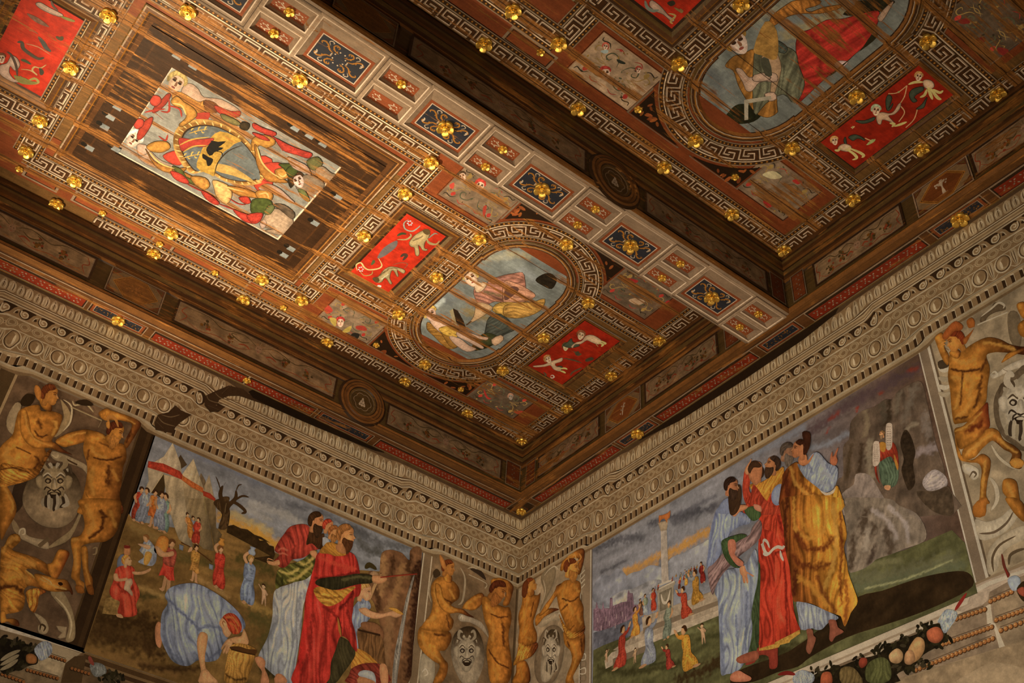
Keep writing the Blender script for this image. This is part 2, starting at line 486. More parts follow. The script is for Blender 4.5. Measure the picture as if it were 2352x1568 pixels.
def key_strip(parent, p0, p1, arc=None, mat=None, flip=1, cut=None):
    """straight strip from p0 to p1, or along an arc (centre, radius, angle0, angle1)"""
    key_n[0] += 1
    lv = 6 + key_n[0] * 0.31 % 6
    if arc:
        c, r, a0, a1 = arc; L = abs(a1 - a0) * r; sgn = 1 if a1 > a0 else -1
        def wp(q):
            a = a0 + sgn * q[:, 0] / r; rr = r - sgn * q[:, 1]
            return np.stack([c[0] + rr * np.cos(a), c[1] + rr * np.sin(a)], 1)
    else:
        p0 = np.array(p0, float); p1 = np.array(p1, float); L = np.linalg.norm(p1 - p0); d = (p1 - p0) / L; nr = np.array([-d[1], d[0]])
        def wp(q): return p0 + q[:, :1] * d + q[:, 1:] * nr
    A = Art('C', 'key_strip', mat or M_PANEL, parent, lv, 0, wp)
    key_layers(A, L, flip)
    if cut is not None:
        for p_i, (p, c_, k_) in enumerate(A.L):
            p = p.copy(); p[:, 1] = np.maximum(p[:, 1], cut); A.L[p_i] = (p, c_, k_)
        A.L = [l for l in A.L if np.ptp(l[0][:, 1]) > 1e-5]
    if arc:   # the curved strip needs short chords
        for p_i, (p, c_, k_) in enumerate(A.L):
            q = []
            for j in range(len(p)):
                a, b = p[j], p[(j + 1) % len(p)]; m = max(1, int(np.linalg.norm(b - a) / 0.06))
                q += [a + (b - a) * t / m for t in range(m)]
            A.L[p_i] = (np.array(q), c_, k_)
    return A.build()

BAY = {1: (1.735, 0.0, 'left bay'), 2: (5.29, 0.075, 'upper right bay')}
def X(bay, x): return x - (BAY[bay][1] if x > 0.45 else 0)
def bay_borders(bay):
    yc, dx, nm = BAY[bay]; x = lambda v: X(bay, v)
    side = 'left' if bay == 1 else 'upper right'
    def border(label, segs):
        k = segs[0]; e = empty('meander_border', (x(1.7), yc, ZP), label, 'greek key border')
        for s in segs: key_strip(e, *s[:2], **(s[2] if len(s) > 2 else {}))
    far = 4.95 if bay == 1 else 4.2
    border(f'long greek key border of the {side} bay, beside its outer edge', [((0.245, yc - 1.385), (far, yc - 1.385), dict(cut=-.055)), ((0.305, yc + 1.385), (0.305, yc - 1.44), dict(cut=-.06))] + ([((far, yc + 1.385), (0.245, yc + 1.385), dict(cut=-.055))] if bay == 2 else []))
    border('greek key border around the %s' % ('coat of arms panel' if bay == 1 else 'cut-off picture at the top of the upper right bay'),
           [((x(3.10), yc + 1.04), (x(3.10), yc - 1.04)), ((x(3.10), yc - 1.04), (x(5.67), yc - 1.04)), ((x(5.67), yc + 1.04), (x(3.10), yc + 1.04)), ((x(5.67), yc - 1.04), (x(5.67), yc + 1.04))] if bay == 1
           else [((x(3.10), yc + 1.04), (x(3.10), yc - 1.04)), ((x(3.10), yc - 1.04), (x(4.4), yc - 1.04))])
    a0 = math.atan2(-0.18, 0.6)
    border('greek key border around the %s' % ('oval picture of the seated woman' if bay == 1 else 'oval picture of the figure holding a square'),
           [((x(2.33), yc + 0.62), (x(2.33), yc - 0.62)), ((x(1.14), yc - 0.62), (x(1.14), yc + 0.62)),
            (None, None, dict(arc=((x(1.735), yc - 0.44), 0.60, -math.pi - a0 + 2 * math.pi - 2 * math.pi, a0))),
            (None, None, dict(arc=((x(1.735), yc + 0.44), 0.60, -a0, math.pi + a0)))])
    border('greek key edges beside the %s' % ('red panel of two painted animals' if bay == 1 else 'red panel at the top edge of the photo'),
           [((x(2.33), yc - 0.62), (x(3.10), yc - 0.62)), ((x(3.10), yc + 0.62), (x(2.33), yc + 0.62))])
    border('greek key edges beside the %s' % ('small red panel of winged figures near the room corner' if bay == 1 else 'bright red panel of three winged figures'),
           [((0.30, yc - 0.62), (x(1.14), yc - 0.62)), ((x(1.14), yc + 0.62), (0.30, yc + 0.62))])
    if bay == 1:
        border('greek key edges beside the red panel cut off at the left edge',
               [((5.67, yc - 0.62), (6.6, yc - 0.62)), ((6.6, yc + 0.62), (5.67, yc + 0.62))])
bay_borders(1); bay_borders(2)

def frame(parent, plane, x0, y0, x1, y1, prof, mat, name='frame'):
    return sweep(name, plane, rectpath(x0, y0, x1, y1), prof, mat, parent, True)
PF_RED = [(-0.125, 0.012, LIL * 0.6), (-0.105, 0.022, DARK * 2), (-0.085, 0.022, OCH * 0.5), (-0.075, 0.026, BRN), (-0.045, 0.020, OLV * 0.8), (-0.02, 0.006, DARK), (0.0, 0.003, DARK)]
PF_GRO = [(-0.075, 0.010, REDB), (-0.035, 0.010, REDB * 1.1), (-0.010, 0.009, DARK), (0.0, 0.004, DARK)]

# ground colours between the borders: red-brown fields, bars, triangles
def bay_fields(bay):
    yc, dx, nm = BAY[bay]; x = lambda v: X(bay, v)
    side = 'left' if bay == 1 else 'upper right'
    for sg, wh in ((-1, 'near the outer edge'), (1, 'near the far edge')):
        if bay == 2 and sg == 1: continue
        def rc(A, xa, ba, xb, bb, c): A.rect(min(xa, xb), yc + min(sg * ba, sg * bb), max(xa, xb), yc + max(sg * ba, sg * bb), c)
        A = Art('C', 'painted_field', M_PIC, None, 3 + (sg > 0) * .3, 0)
        rc(A, 0.42, 1.312, x(3.0) + 4.0 if bay == 1 else 4.2, 0.73, REDB)
        for xa, xb in ((3.02, 3.44), (3.56, 4.3), (4.46, 5.2), (5.32, 5.62)):
            if bay == 2 and xa > 3.5: continue
            rc(A, x(xa), 1.29, x(xb), 1.15, LIL * 0.8); rc(A, x(xa) + .02, 1.275, x(xb) - .02, 1.165, DARK * 1.5); rc(A, x(xa) + .03, 1.265, x(xb) - .03, 1.175, REDB * 1.25)
        o = A.build()
        tag(o, f'red-brown painted field of the {side} bay {wh}, with sunk bars', 'painted field')
        for s2, tw in ((1, 'beside the central pictures'), (-1, 'nearest the corner wall')):
            cx = x(1.735)
            f = lambda q: (cx + s2 * q[0], yc + sg * q[1])
            r = 0.735; pts = [(0.56, -(-1.175))]
            a_s = math.acos(0.56 / r); arc = [(r * math.cos(t), 0.44 + r * math.sin(t)) for t in np.linspace(a_s, 1.45, 10)]
            poly = [(0.56, 1.175)] + arc + [(0.10, 1.178)]
            T = Art('C', 'leaf_panel', M_PICL, None, 7 + sg, 0)
            q = [f(p) for p in poly]; cen = np.mean(q, 0)
            big = [tuple(cen + (np.array(p) - cen) * 1.14) for p in q]
            T.poly(big, LIL * 0.55, 0); T.poly([tuple(cen + (np.array(p) - cen) * 1.07) for p in q], REDB * 0.8, 0); T.poly(q, DARK * 0.6, 0)
            rng = random.Random(bay * 10 + sg * 3 + s2)
            for k in range(46):
                px_, py_ = rng.uniform(0.1, 0.55), rng.uniform(0.9, 1.17)
                if (px_ ** 2 + (py_ - 0.44) ** 2) < (r + 0.02) ** 2: continue
                a = rng.uniform(0, 6.28); l = rng.uniform(0.02, 0.04); c = f((px_, py_))
                T.disc(c, l, REDB * rng.uniform(0.7, 1.6) + OCH * rng.uniform(0, 0.25), 7, l * 0.45, a)
            if vis('C', cen[0], cen[1]):
                tag(T.build(), f'leaf triangle, {side} bay, {wh}, {tw}', 'leaf panel')
bay_fields(1); bay_fields(2)

# ================================================================== beams: soffits with coffers, painted side faces
def floral(A, x0, y0, x1, y1, rng, navy=True):
    cx, cy, w, h = (x0 + x1) / 2, (y0 + y1) / 2, (x1 - x0) / 2, (y1 - y0) / 2
    for sx in (-1, 1):
        for sy in (-1, 1):
            f = lambda a, b: (cx + sx * a * w, cy + sy * b * h)
            if navy:
                A.line([f(.12, .30), f(.30, .38), f(.42, .62), f(.34, .80), f(.20, .74), f(.24, .60)], .011, OCH * .75)
                A.line([f(.30, .15), f(.50, .25), f(.62, .50), f(.78, .62), f(.90, .50), f(.84, .38)], .012, OCH * .8)
                A.line([f(.55, .55), f(.66, .78), f(.56, .90), f(.47, .82), f(.52, .76)], .007, CRM * .8)
                for a, b, r in ((.36, .42, .10), (.52, .30, .11), (.70, .60, .10), (.30, .70, .09), (.62, .36, .09), (.20, .40, .09)):
                    A.disc(f(a, b), r * w * .42, OCH * rng.uniform(.55, .95), 6, r * w * .24, rng.uniform(0, 3))
                for a, b in ((.22, .18), (.34, .06), (.10, .48)):
                    A.disc(f(a, b), w * .035, CRM * .8, 5)
            else:
                A.line([f(.22, .0), f(.45, .22), f(.62, .45)], .008, CRM * .75)
                A.disc(f(.48, .55), w * .07, CRM * .85, 6, w * .04, .6); A.disc(f(.70, .34), w * .08, CRM * .8, 6, w * .04, .3)
                A.disc(f(.86, .62), w * .03, CRM * .7, 5)
        if navy:
            for d in (-.14, 0, .14): A.disc((cx + sx * w * .84, cy + (d + (.55 if sx < 0 else -.55)) * h * .8), w * .06, CRM * .85, 6, w * .03, d * 6)
        else:
            A.disc((cx + sx * w * .8, cy), w * .06, CRM * .85, 6, w * .035)

def bevel(parent, o, fl, depth, col):
    (ax, ay, bx, by), (cx, cy, dx, dy) = o, fl
    V = [(ax, ay, ZS), (bx, ay, ZS), (bx, by, ZS), (ax, by, ZS), (cx, cy, ZS + depth), (dx, cy, ZS + depth), (dx, dy, ZS + depth), (cx, dy, ZS + depth)]
    Fc = [(0, 4, 5, 1), (1, 5, 6, 2), (2, 6, 7, 3), (3, 7, 4, 0)]
    return mesh_obj('bevel', V, [f[::-1] for f in Fc], M_SOFF, parent, np.array([col] * 4))
def coffer(o, fl, depth, navy, label, group, rng):
    e = empty('coffer' if navy else 'small_coffer', ((o[0] + o[2]) / 2, (o[1] + o[3]) / 2, ZS), label, 'coffer', group)
    sweep('frame', 'S', rectpath(*o), [(-0.022, 0.002, LIL), (-0.014, 0.008, LIL * .9), (-0.004, 0.008, WHT), (0.004, 0.004, LIL), (0.004, -0.004, LIL)], M_SOFF, e, True)
    bevel(e, o, fl, depth, LIL * 0.8)
    lv = -depth / 0.002
    A = Art('S', 'floral_panel', M_SOFF, e, lv + 0.4, 0)
    b = 0.028 if navy else 0.0
    if navy:
        A.rect(*fl, REDB * 1.2); A.rect(fl[0] + b * .75, fl[1] + b * .75, fl[2] - b * .75, fl[3] - b * .75, WHT * .8)
        A.rect(fl[0] + b, fl[1] + b, fl[2] - b, fl[3] - b, NAVY)
    else:
        A.rect(*fl, REDB * 1.25)
    floral(A, fl[0] + b, fl[1] + b, fl[2] - b, fl[3] - b, rng, navy)
    A.build()
    return e
ORD = ['first', 'second', 'third', 'fourth', 'fifth', 'sixth', 'seventh', 'eighth']
openings = []
n_b = n_s = 0
for n in range(5, -2, -1):
    x0 = 4.9728 - n * 0.8724
    o = (x0, 3.376, x0 + 0.4733, 3.759); openings.append(o)
    fl = (x0 + 0.012, 3.388, x0 + 0.427, 3.652)
    if vis('S', x0 + .2, 3.55, 60):
        n_b += 1
        lab = f'navy coffer with gold scrolls on the beam, {ORD[n_b - 1]} from the right wall'
        coffer(o, fl, 0.03, True, lab, 'navy coffers along the beam', random.Random(n + 9))
        if n != 1: rosette('S', x0 + 0.215, 3.522, f'gilded flower in the {ORD[n_b - 1]} navy coffer from the right wall', 'gilded flowers in the navy coffers', 1.02, -0.0275)
for n in range(6, -2, -1):
    x0 = 4.9728 - n * 0.8724 + 0.4733 + 0.034
    if x0 > 6: continue
    n_s += vis('S', x0 + .15, 3.55, 60)
    for row, (y0, y1) in enumerate(((3.366, 3.530), (3.573, 3.747))):
        o = (x0, y0, x0 + 0.307, y1); openings.append(o)
        fl = (x0 + .028, y0 + .006, x0 + .275, y0 + .094)
        if not vis('S', x0 + .15, 3.55, 60): continue
        wh = 'left bay' if row == 0 else 'upper right bay'
        coffer(o, fl, 0.04, False, f'small red coffer, {wh} side, {ORD[n_s - 1]} pair from the right wall', 'small red coffers along the beam', random.Random(n * 3 + row))
        if not (n == 2 and row == 0):
            rosette('S', x0 + .150, (y0 + .050), f'small gilded flower in a red coffer, {wh} side, {ORD[n_s - 1]} pair from right wall', 'small gilded flowers in red coffers', 0.58, -0.0375)
        else:
            pass

def beam(name, label, lo, hi, mat):
    e = empty(name, ((lo[0] + hi[0]) / 2, (lo[1] + hi[1]) / 2, ZS), label, 'ceiling beam')
    return e
# beam between the bays
e = beam('ceiling_beam', 'broad painted ceiling beam with navy and red coffers between the two bays', (0.238, 3.33), (RX, 3.805), M_BEAM)
A = Art('S', 'soffit', M_SOFF, e, 0, 0)
A.rect(0.236, 3.33, RX, 3.805, LIL * 0.62)
A.rect(0.236, 3.775, RX, 3.781, DARK); A.rect(0.236, 3.345, RX, 3.350, DARK); A.rect(0.236, 3.782, RX, 3.805, LIL * .75)
for o in openings:
    A.rect(o[0] - .03, o[1] - .024, o[2] + .03, o[3] + .02, DARK * 1.5); A.rect(o[0] - .027, o[1] - .021, o[2] + .027, o[3] + .017, LIL * .72)
for o in openings:
    A.rect(*o, (np.nan,) * 3)
A.build()
def face_profile(rng, top=ZP):
    """painted side of a beam: (z, depth, pigment) strips from the soffit edge up to the panels"""
    return [(8.0, 0.0, WOOD * .75), (8.02, 0.012, WOOD * 1.1), (8.042, 0.014, WOOD * .8), (8.047, 0.006, DARK), (8.056, 0.0, OLV * .55), (8.325, 0.0, DARK), (8.335, 0.010, WOOD * .7),
            (8.36, 0.016, BRN), (8.39, 0.012, DARK * 1.5), (8.41, 0.016, OLV * .7), (8.45, 0.022, DARK), (8.465, 0.022, WOOD * .8), (8.50, 0.020, BRN * .7), (8.535, 0.026, OLV * .8), (8.56, 0.026, DARK), (8.58, 0.03, BRN), (8.62, 0.03, WOOD * .6), (ZP, 0.02, BRN)]
def side_face(parent, plane, s0, s1, mat, dark=1.0):
    pr = [(z - 8.0, d, c * dark) for z, d, c in face_profile(random)]
    return sweep('side_face', plane, [(s0, 8.0), (s1, 8.0)], pr, mat, parent)
side_face(e, 'FB', 0.238, RX, M_BEAM)
mesh_obj('back_face', [(0.238, 3.33, ZS), (RX, 3.33, ZS), (RX, 3.33, ZP), (0.238, 3.33, ZP)], [(0, 1, 2, 3)], M_BEAM, e, np.array([BRN]))
# border beam along the left wall and along the right wall
eL = beam('border_beam', 'dark painted border beam along the top of the left wall', (0, 0), (RX, .311), M_BEAM)
eR = beam('border_beam', 'painted border beam along the top of the right wall', (0, 0), (.238, 7.3), M_BEAMY)
side_face(eL, 'FL', 0.238, RX, M_BEAM)
side_face(eR, 'FR', 0.285, 3.33, M_BEAMY, 1.1); side_face(eR, 'FR', 3.805, 6.89, M_BEAMY, 1.1)
def vines(A, rng, s0, s1, t0, t1, sw):
    n = int((s1 - s0) / 0.075)
    for i in range(n):
        s = s0 + (i + .5) * (s1 - s0) / n; t = (t0 + t1) / 2
        f = (lambda a, b: (b, a)) if sw else (lambda a, b: (a, b))
        hh = (t1 - t0) * .28
        for ds, dt, a in ((-.018, hh, .8), (.018, -hh, .8), (.012, hh * .8, -.5), (-.014, -hh * .7, -.6)):
            A.disc(f(s + ds, t + dt), .0105, CRM * rng.uniform(.35, .6), 6, .006, a + (1.57 if sw else 0))
        A.disc(f(s, t), .006, CRM * .45, 5)
def soffit_border(parent, sw, L, wid, panels, mat, lv=0):
    """panels: (start, end, kind) along the wall; sw: the strip runs along y"""
    f = (lambda s0, t0, s1, t1: (t0, s0, t1, s1)) if sw else (lambda s0, t0, s1, t1: (s0, t0, s1, t1))
    A = Art('S', 'soffit', mat, parent, lv, 0); rng = random.Random(7)
    k = wid / 0.311
    A.rect(*f(0, 0, L, wid), BRN * 1.1)
    A.rect(*f(0, 0, L, .018), OLV * 1.1)
    A.rect(*f(0, .155 if not sw else .15, L, .162 if not sw else .155), DARK)
    A.rect(*f(.15, .20 * k, L, .212 * k), LIL * .8); A.rect(*f(.15, .215 * k, L, .225 * k), DARK)
    A.rect(*f(.15, .24 * k, L, wid), WOOD * .62)
    t0, t1 = (.030, .150) if not sw else (.028, .142)
    if sw:
        A.rect(.02, .02, .225, .27, LIL * .5); A.rect(.03, .03, .215, .26, DARK); A.rect(.045, .045, .15, .17, REDB * .5); A.rect(.055, .055, .14, .16, NAVY * .5)
    for s0, s1, kind in panels:
        A.rect(*f(s0 - .02, t0 - .012, s1 + .02, t1 + .012), LIL * .8)
        A.rect(*f(s0 - .012, t0 - .006, s1 + .012, t1 + .006), DARK)
        if kind == 'red':
            A.rect(*f(s0, t0, s1, t1 - .02), RED * .30 + REDB * .3); vines(A, rng, s0 + .02, s1 - .02, t0 + .005, t1 - .025, sw)
        else:
            A.rect(*f(s0, t0, s1, t1), REDB); A.rect(*f(s0 + .022, t0 + .016, s1 - .022, t1 - .016), CRM * .6)
            A.rect(*f(s0 + .026, t0 + .020, s1 - .026, t1 - .020), NAVY * .8)
            for j in range(34):
                q = f(rng.uniform(s0 + .04, s1 - .04), rng.uniform(t0 + .03, t1 - .03), 0, 0)[:2]
                A.disc(q, rng.uniform(.004, .011), OCH * rng.uniform(.25, .6), 6, rng.uniform(.003, .006), rng.uniform(0, 3))
    A.build()
soffit_border(eL, False, RX, .311, [(.22, 1.80, 'red'), (1.90, 2.45, 'navy'), (2.52, 3.18, 'red'), (3.22, 4.10, 'red'), (4.20, 4.66, 'navy'), (4.73, 6.4, 'red')], M_BEAM)
soffit_border(eR, True, 7.3, .238, [(.36, 1.53, 'red'), (1.60, 2.04, 'navy'), (2.12, 3.27, 'red'), (3.38, 3.76, 'navy'), (3.90, 4.98, 'red'), (5.09, 5.51, 'navy'), (5.62, 6.7, 'red')], M_BEAMY, 0.8)
e = beam('ceiling_beam', 'far ceiling beam beyond the upper right bay', (.238, 6.89), (RX, 7.36), M_BEAM)
for nm, q in (('soffit', [(0, 6.89, ZS), (0, 7.36, ZS), (RX, 7.36, ZS), (RX, 6.89, ZS)]), ('side_face', [(0.238, 6.89, ZS), (RX, 6.89, ZS), (RX, 6.89, ZP), (0.238, 6.89, ZP)]), ('side_face', [(0.238, 7.36, ZP), (RX, 7.36, ZP), (RX, 7.36, ZS), (0.238, 7.36, ZS)])):
    mesh_obj(nm, q, [(0, 1, 2, 3)], M_BEAM, e, np.array([BRN]))
rosette('S', 4.42, .085, 'gilded flower on the navy strip along the left wall below the six-sided shield', 'gilded flowers on the wall border', 0.95)
rosette('S', 3.20, .10, 'worn gilded flower on the red strip of the left wall border', 'gilded flowers on the wall border', 0.6)
rosette('S', .085, 1.83, 'gilded flower on the navy strip along the right wall below the small hexagonal shield', 'gilded flowers on the wall border', 1.0)
rosette('S', .075, 5.30, 'gilded flower on the navy strip along the right wall at the far right', 'gilded flowers on the wall border', 1.1)
rosette('S', .085, .10, 'dark gilded flower tucked in the corner where both walls meet', 'gilded flowers on the wall border', 0.85)

# ------------------------------------------------------------------ friezes, shields and rounds on the beam sides
def frieze(plane, s0, s1, label, seed, mat, tone=1.0, vase=True):
    if not any(vis(plane, s, 8.2, 30) for s in np.linspace(s0, s1, 9)): return
    rng = random.Random(seed); t0, t1 = 8.062, 8.318
    A = Art(plane, 'frieze_panel', mat, None, 9, 0.02)
    A.rect(s0, t0, s1, t1, DARK * 1.2); A.rect(s0 + .02, t0 + .02, s1 - .02, t1 - .016, LIL * .55 * tone)
    A.rect(s0 + .03, t0 + .028, s1 - .03, t1 - .022, (OLV * .55 + LIL * .38) * tone, m=.5, mp=.06, seed=seed)
    cx = (s0 + s1) / 2; w = (s1 - s0) / 2
    dk = np.array((.05, .035, .014)) * tone; rd = np.array((.22, .045, .02)) * tone
    for sx in (-1, 1):
        f = lambda a, b: (cx + sx * a * w, 8.19 + b * .12)
        A.line([f(.02, .2), f(.2, .75), f(.45, .35), f(.62, .8), f(.9, .7)], .008, dk)
        A.line([f(.06, -.1), f(.25, -.7), f(.5, -.5), f(.7, -.8), f(.88, -.3)], .007, rd)
        A.line([f(.88, .8), f(.93, .2), f(.86, -.1), f(.92, -.75)], .010, rd)
        for a in (.34, .62):
            c = f(a, rng.uniform(-.25, .1))
            for j in range(16):
                A.disc((c[0] + rng.gauss(0, .022), c[1] + rng.gauss(0, .026)), rng.uniform(.008, .017), (dk, rd, dk * 1.6, OCH * .35 * tone)[j % 4], 6)
        A.line([f(.12, .3), f(.22, .0), f(.34, .3), f(.28, .5)], .012, dk * 1.4)
        A.line([f(.1, -.3), f(.16, -.1), f(.24, -.3)], .016, rd * 1.2)
    if vase:
        A.disc((cx, 8.20), .032, FLESH * .45 * tone, 12, .042); A.disc((cx - .012, 8.21), .005, dk, 6); A.disc((cx + .012, 8.21), .005, dk, 6); A.line([(cx - .012, 8.178), (cx, 8.172), (cx + .012, 8.178)], .005, rd)
        for j in range(9):
            a = math.pi * j / 8; A.line([(cx + .03 * math.cos(a), 8.215 + .03 * math.sin(a)), (cx + .075 * math.cos(a), 8.215 + .075 * math.sin(a))], .014, (rd, dk, OCH * .3 * tone)[j % 3])
    tag(A.build(), label, 'painted frieze')
G = 'painted friezes on the beam sides'
frieze('FL', 4.79, 6.2, 'mottled frieze panel on the left wall beam, left of the six-sided shield', 1, M_BEAM)
frieze('FL', 2.43, 4.05, 'mottled frieze panel on the left wall beam between six-sided shield and round medallion', 2, M_BEAM)
frieze('FL', .50, 1.87, 'very dark frieze panel on the left wall beam between round medallion and room corner', 3, M_BEAM, .8)
frieze('FR', .57, 1.50, 'frieze panel on the right wall beam between room corner and small hexagonal shield', 4, M_BEAMY)
frieze('FR', 2.12, 3.04, 'frieze panel on the right wall beam between small hexagonal shield and cross beam', 5, M_BEAMY)
frieze('FR', 4.11, 4.98, 'frieze panel with mask and fruit on the right wall beam, right of the cross beam', 6, M_BEAMY, 1.25)
frieze('FR', 5.59, 6.45, 'frieze panel with red ribbon on the right wall beam at the far right edge', 7, M_BEAMY, 1.5)
frieze('FB', 2.40, 3.97, 'long dim frieze panel on the cross beam, upper left of its round medallion', 8, M_BEAM)
frieze('FB', .48, 1.82, 'long dim frieze panel on the cross beam between its round medallion and the right wall', 9, M_BEAM, .8)
def shield(plane, s0, s1, label, mat, fill, motif, tone=1.0):
    A = Art(plane, 'hexagon_cartouche', mat, None, 9, 0)
    t0, t1 = 8.05, 8.325; cx = (s0 + s1) / 2; w = (s1 - s0) / 2
    for d, c in ((0, LIL * .75 * tone), (.010, DARK * 1.6), (.016, LIL * .5 * tone)):
        A.rect(s0 + d, t0 + d, s1 - d, t1 - d, c)
    A.rect(s0 + .022, t0 + .02, s1 - .022, t1 - .02, (OLV * .75 + LIL * .25) * tone)
    hexa = lambda k: [(cx - w * .84 * k, 8.185), (cx - w * .30 * k, 8.185 + .122 * k), (cx + w * .30 * k, 8.185 + .122 * k), (cx + w * .84 * k, 8.185), (cx + w * .30 * k, 8.185 - .122 * k), (cx - w * .30 * k, 8.185 - .122 * k)]
    for k, c in ((1, OCH * .9 * tone), (.95, DARK * 2), (.91, OCH * .8 * tone), (.87, fill)): A.poly(hexa(k), c, 0)
    for sx in (-1, 1):
        for st in (-1, 1):
            q = lambda a, b: (cx + sx * a * w, 8.185 + st * b * .13)
            A.poly([q(.93, .92), q(.93, .45), q(.62, .92)], REDB * .6, 0); A.poly([q(.90, .86), q(.90, .58), q(.73, .86)], OLV * .7 * tone, 0)
    m = CRM * .8 * tone
    if motif == 'tree':
        A.poly([(cx - .010, 8.12), (cx - .006, 8.19), (cx - .02, 8.24), (cx + .012, 8.24), (cx + .006, 8.19), (cx + .018, 8.12)], m)
        for a, b, r in ((-.03, .045, .016), (-.045, .025, .012), (.02, .05, .018), (0, .065, .016), (.045, .045, .010), (-.05, .05, .012), (.035, .022, .010), (-.018, .03, .012)): A.disc((cx + a, 8.19 + b), r, m * .8, 7, r * .7, a * 30)
        A.line([(cx - .04, 8.118), (cx + .035, 8.122)], .01, m)
    elif motif == 'sprig':
        A.line([(cx - .004, 8.12), (cx, 8.18), (cx + .02, 8.26)], .016, m)
        for a, b in ((-.02, .01), (.022, .03), (-.012, .05), (.03, .06), (-.03, -.03)): A.disc((cx + a, 8.18 + b), .012, m * .8, 7, .007, a * 40)
    else:
        for j in range(40):
            a = random.uniform(0, 6.28); r = random.uniform(.01, .07); A.disc((cx + r * math.cos(a) * 1.3, 8.185 + r * math.sin(a) * .8), .012, fill * random.uniform(.6, 1.5), 7, .006, a)
    tag(A.build(), label, 'painted shield')
shield('FL', 4.17, 4.66, 'brown six-sided shield on the left wall beam', M_BEAM, WOOD * .75, 'worn', .8)
shield('FR', 1.58, 2.07, 'small dark red hexagonal shield with a pale sprig, right of the room corner', M_BEAMY, np.array((.20, .065, .018)), 'sprig')
shield('FR', 5.09, 5.57, 'red-brown hexagonal shield with a pale tree at the far right', M_BEAMY, np.array((.20, .065, .018)), 'tree', 1.35)
shield('FB', 4.08, 4.56, 'dim hexagonal shield on the cross beam at the top of the photo', M_BEAM, WOOD * .7, 'worn', .7)
def medallion(plane, cx, label, mat):
    e = empty('round_medallion', world(plane, cx, 8.19), label, 'painted medallion')
    a = np.linspace(0, 2 * np.pi, 48, endpoint=False)
    pth = [(cx + .235 * math.cos(t), 8.19 + .235 * math.sin(t)) for t in a]
    sweep('rings', plane, pth, [(-.022, .012, DARK), (0, .026, WOOD * .8), (.022, .03, DARK * 1.4), (.03, .026, WOOD * .7), (.05, .022, BRN), (.06, .03, WOOD * .9), (.08, .03, DARK), (.09, .02, OLV * .8), (.108, .018, LIL * .5), (.112, .016, DARK), (.122, .014, BRN)], mat, e, True)
    A = Art(plane, 'centre', mat, e, 8, 0)
    A.disc((cx, 8.19), .125, OLV * .45, 40)
    pts = []
    for i in range(60):
        t = 2 * math.pi * i / 60; r = .082 + .016 * abs(math.cos(3 * t)); pts.append((cx + r * math.cos(t), 8.19 + r * math.sin(t)))
    A.poly(pts, LIL * .8, 0); A.poly([(cx + (p[0] - cx) * .94, 8.19 + (p[1] - 8.19) * .94) for p in pts], OLV * .5, 0)
    for dx, dz in ((-.024, -.03), (0, -.034), (.024, -.03), (-.012, .0), (.012, .0), (0, .03)):      # heap of six little mounts
        A.poly([(cx + dx - .010, 8.19 + dz - .016), (cx + dx - .009, 8.19 + dz + .006), (cx + dx, 8.19 + dz + .018), (cx + dx + .009, 8.19 + dz + .006), (cx + dx + .010, 8.19 + dz - .016)], CRM * .75, 2)
    A.build()
medallion('FL', 2.14, 'round medallion with six little mounds on the left wall beam', M_BEAM)
medallion('FB', 2.12, 'round medallion with six little mounds on the cross beam', M_BEAM)
def endpanel(plane, s0, s1, label, mat, tone=1.0):
    A = Art(plane, 'end_panel', mat, None, 9, 0)
    for d, c in ((0, LIL * .6), (.008, DARK), (.014, REDB * .8 * tone)): A.rect(s0 + d, 8.06 + d, s1 - d, 8.35 - d, c)
    cx = (s0 + s1) / 2
    for j in range(9): A.disc((cx + .012 * (-1) ** j, 8.09 + j * .028), .010, CRM * .3 * tone, 6, .005, j)
    tag(A.build(), label, 'painted panel')
endpanel('FL', .27, .45, 'narrow dark red upright panel on the left wall beam at the room corner', M_BEAM, .7)
endpanel('FR', .38, .53, 'narrow red upright panel on the right wall beam at the room corner', M_BEAMY)
endpanel('FR', 3.12, 3.28, 'narrow red upright panel on the right wall beam, left of the cross beam', M_BEAMY)
endpanel('FR', 3.88, 4.02, 'narrow red upright panel on the right wall beam, right of the cross beam', M_BEAMY, 1.2)
endpanel('FB', .28, .44, 'narrow dark upright panel at the wall end of the cross beam', M_BEAM, .6)

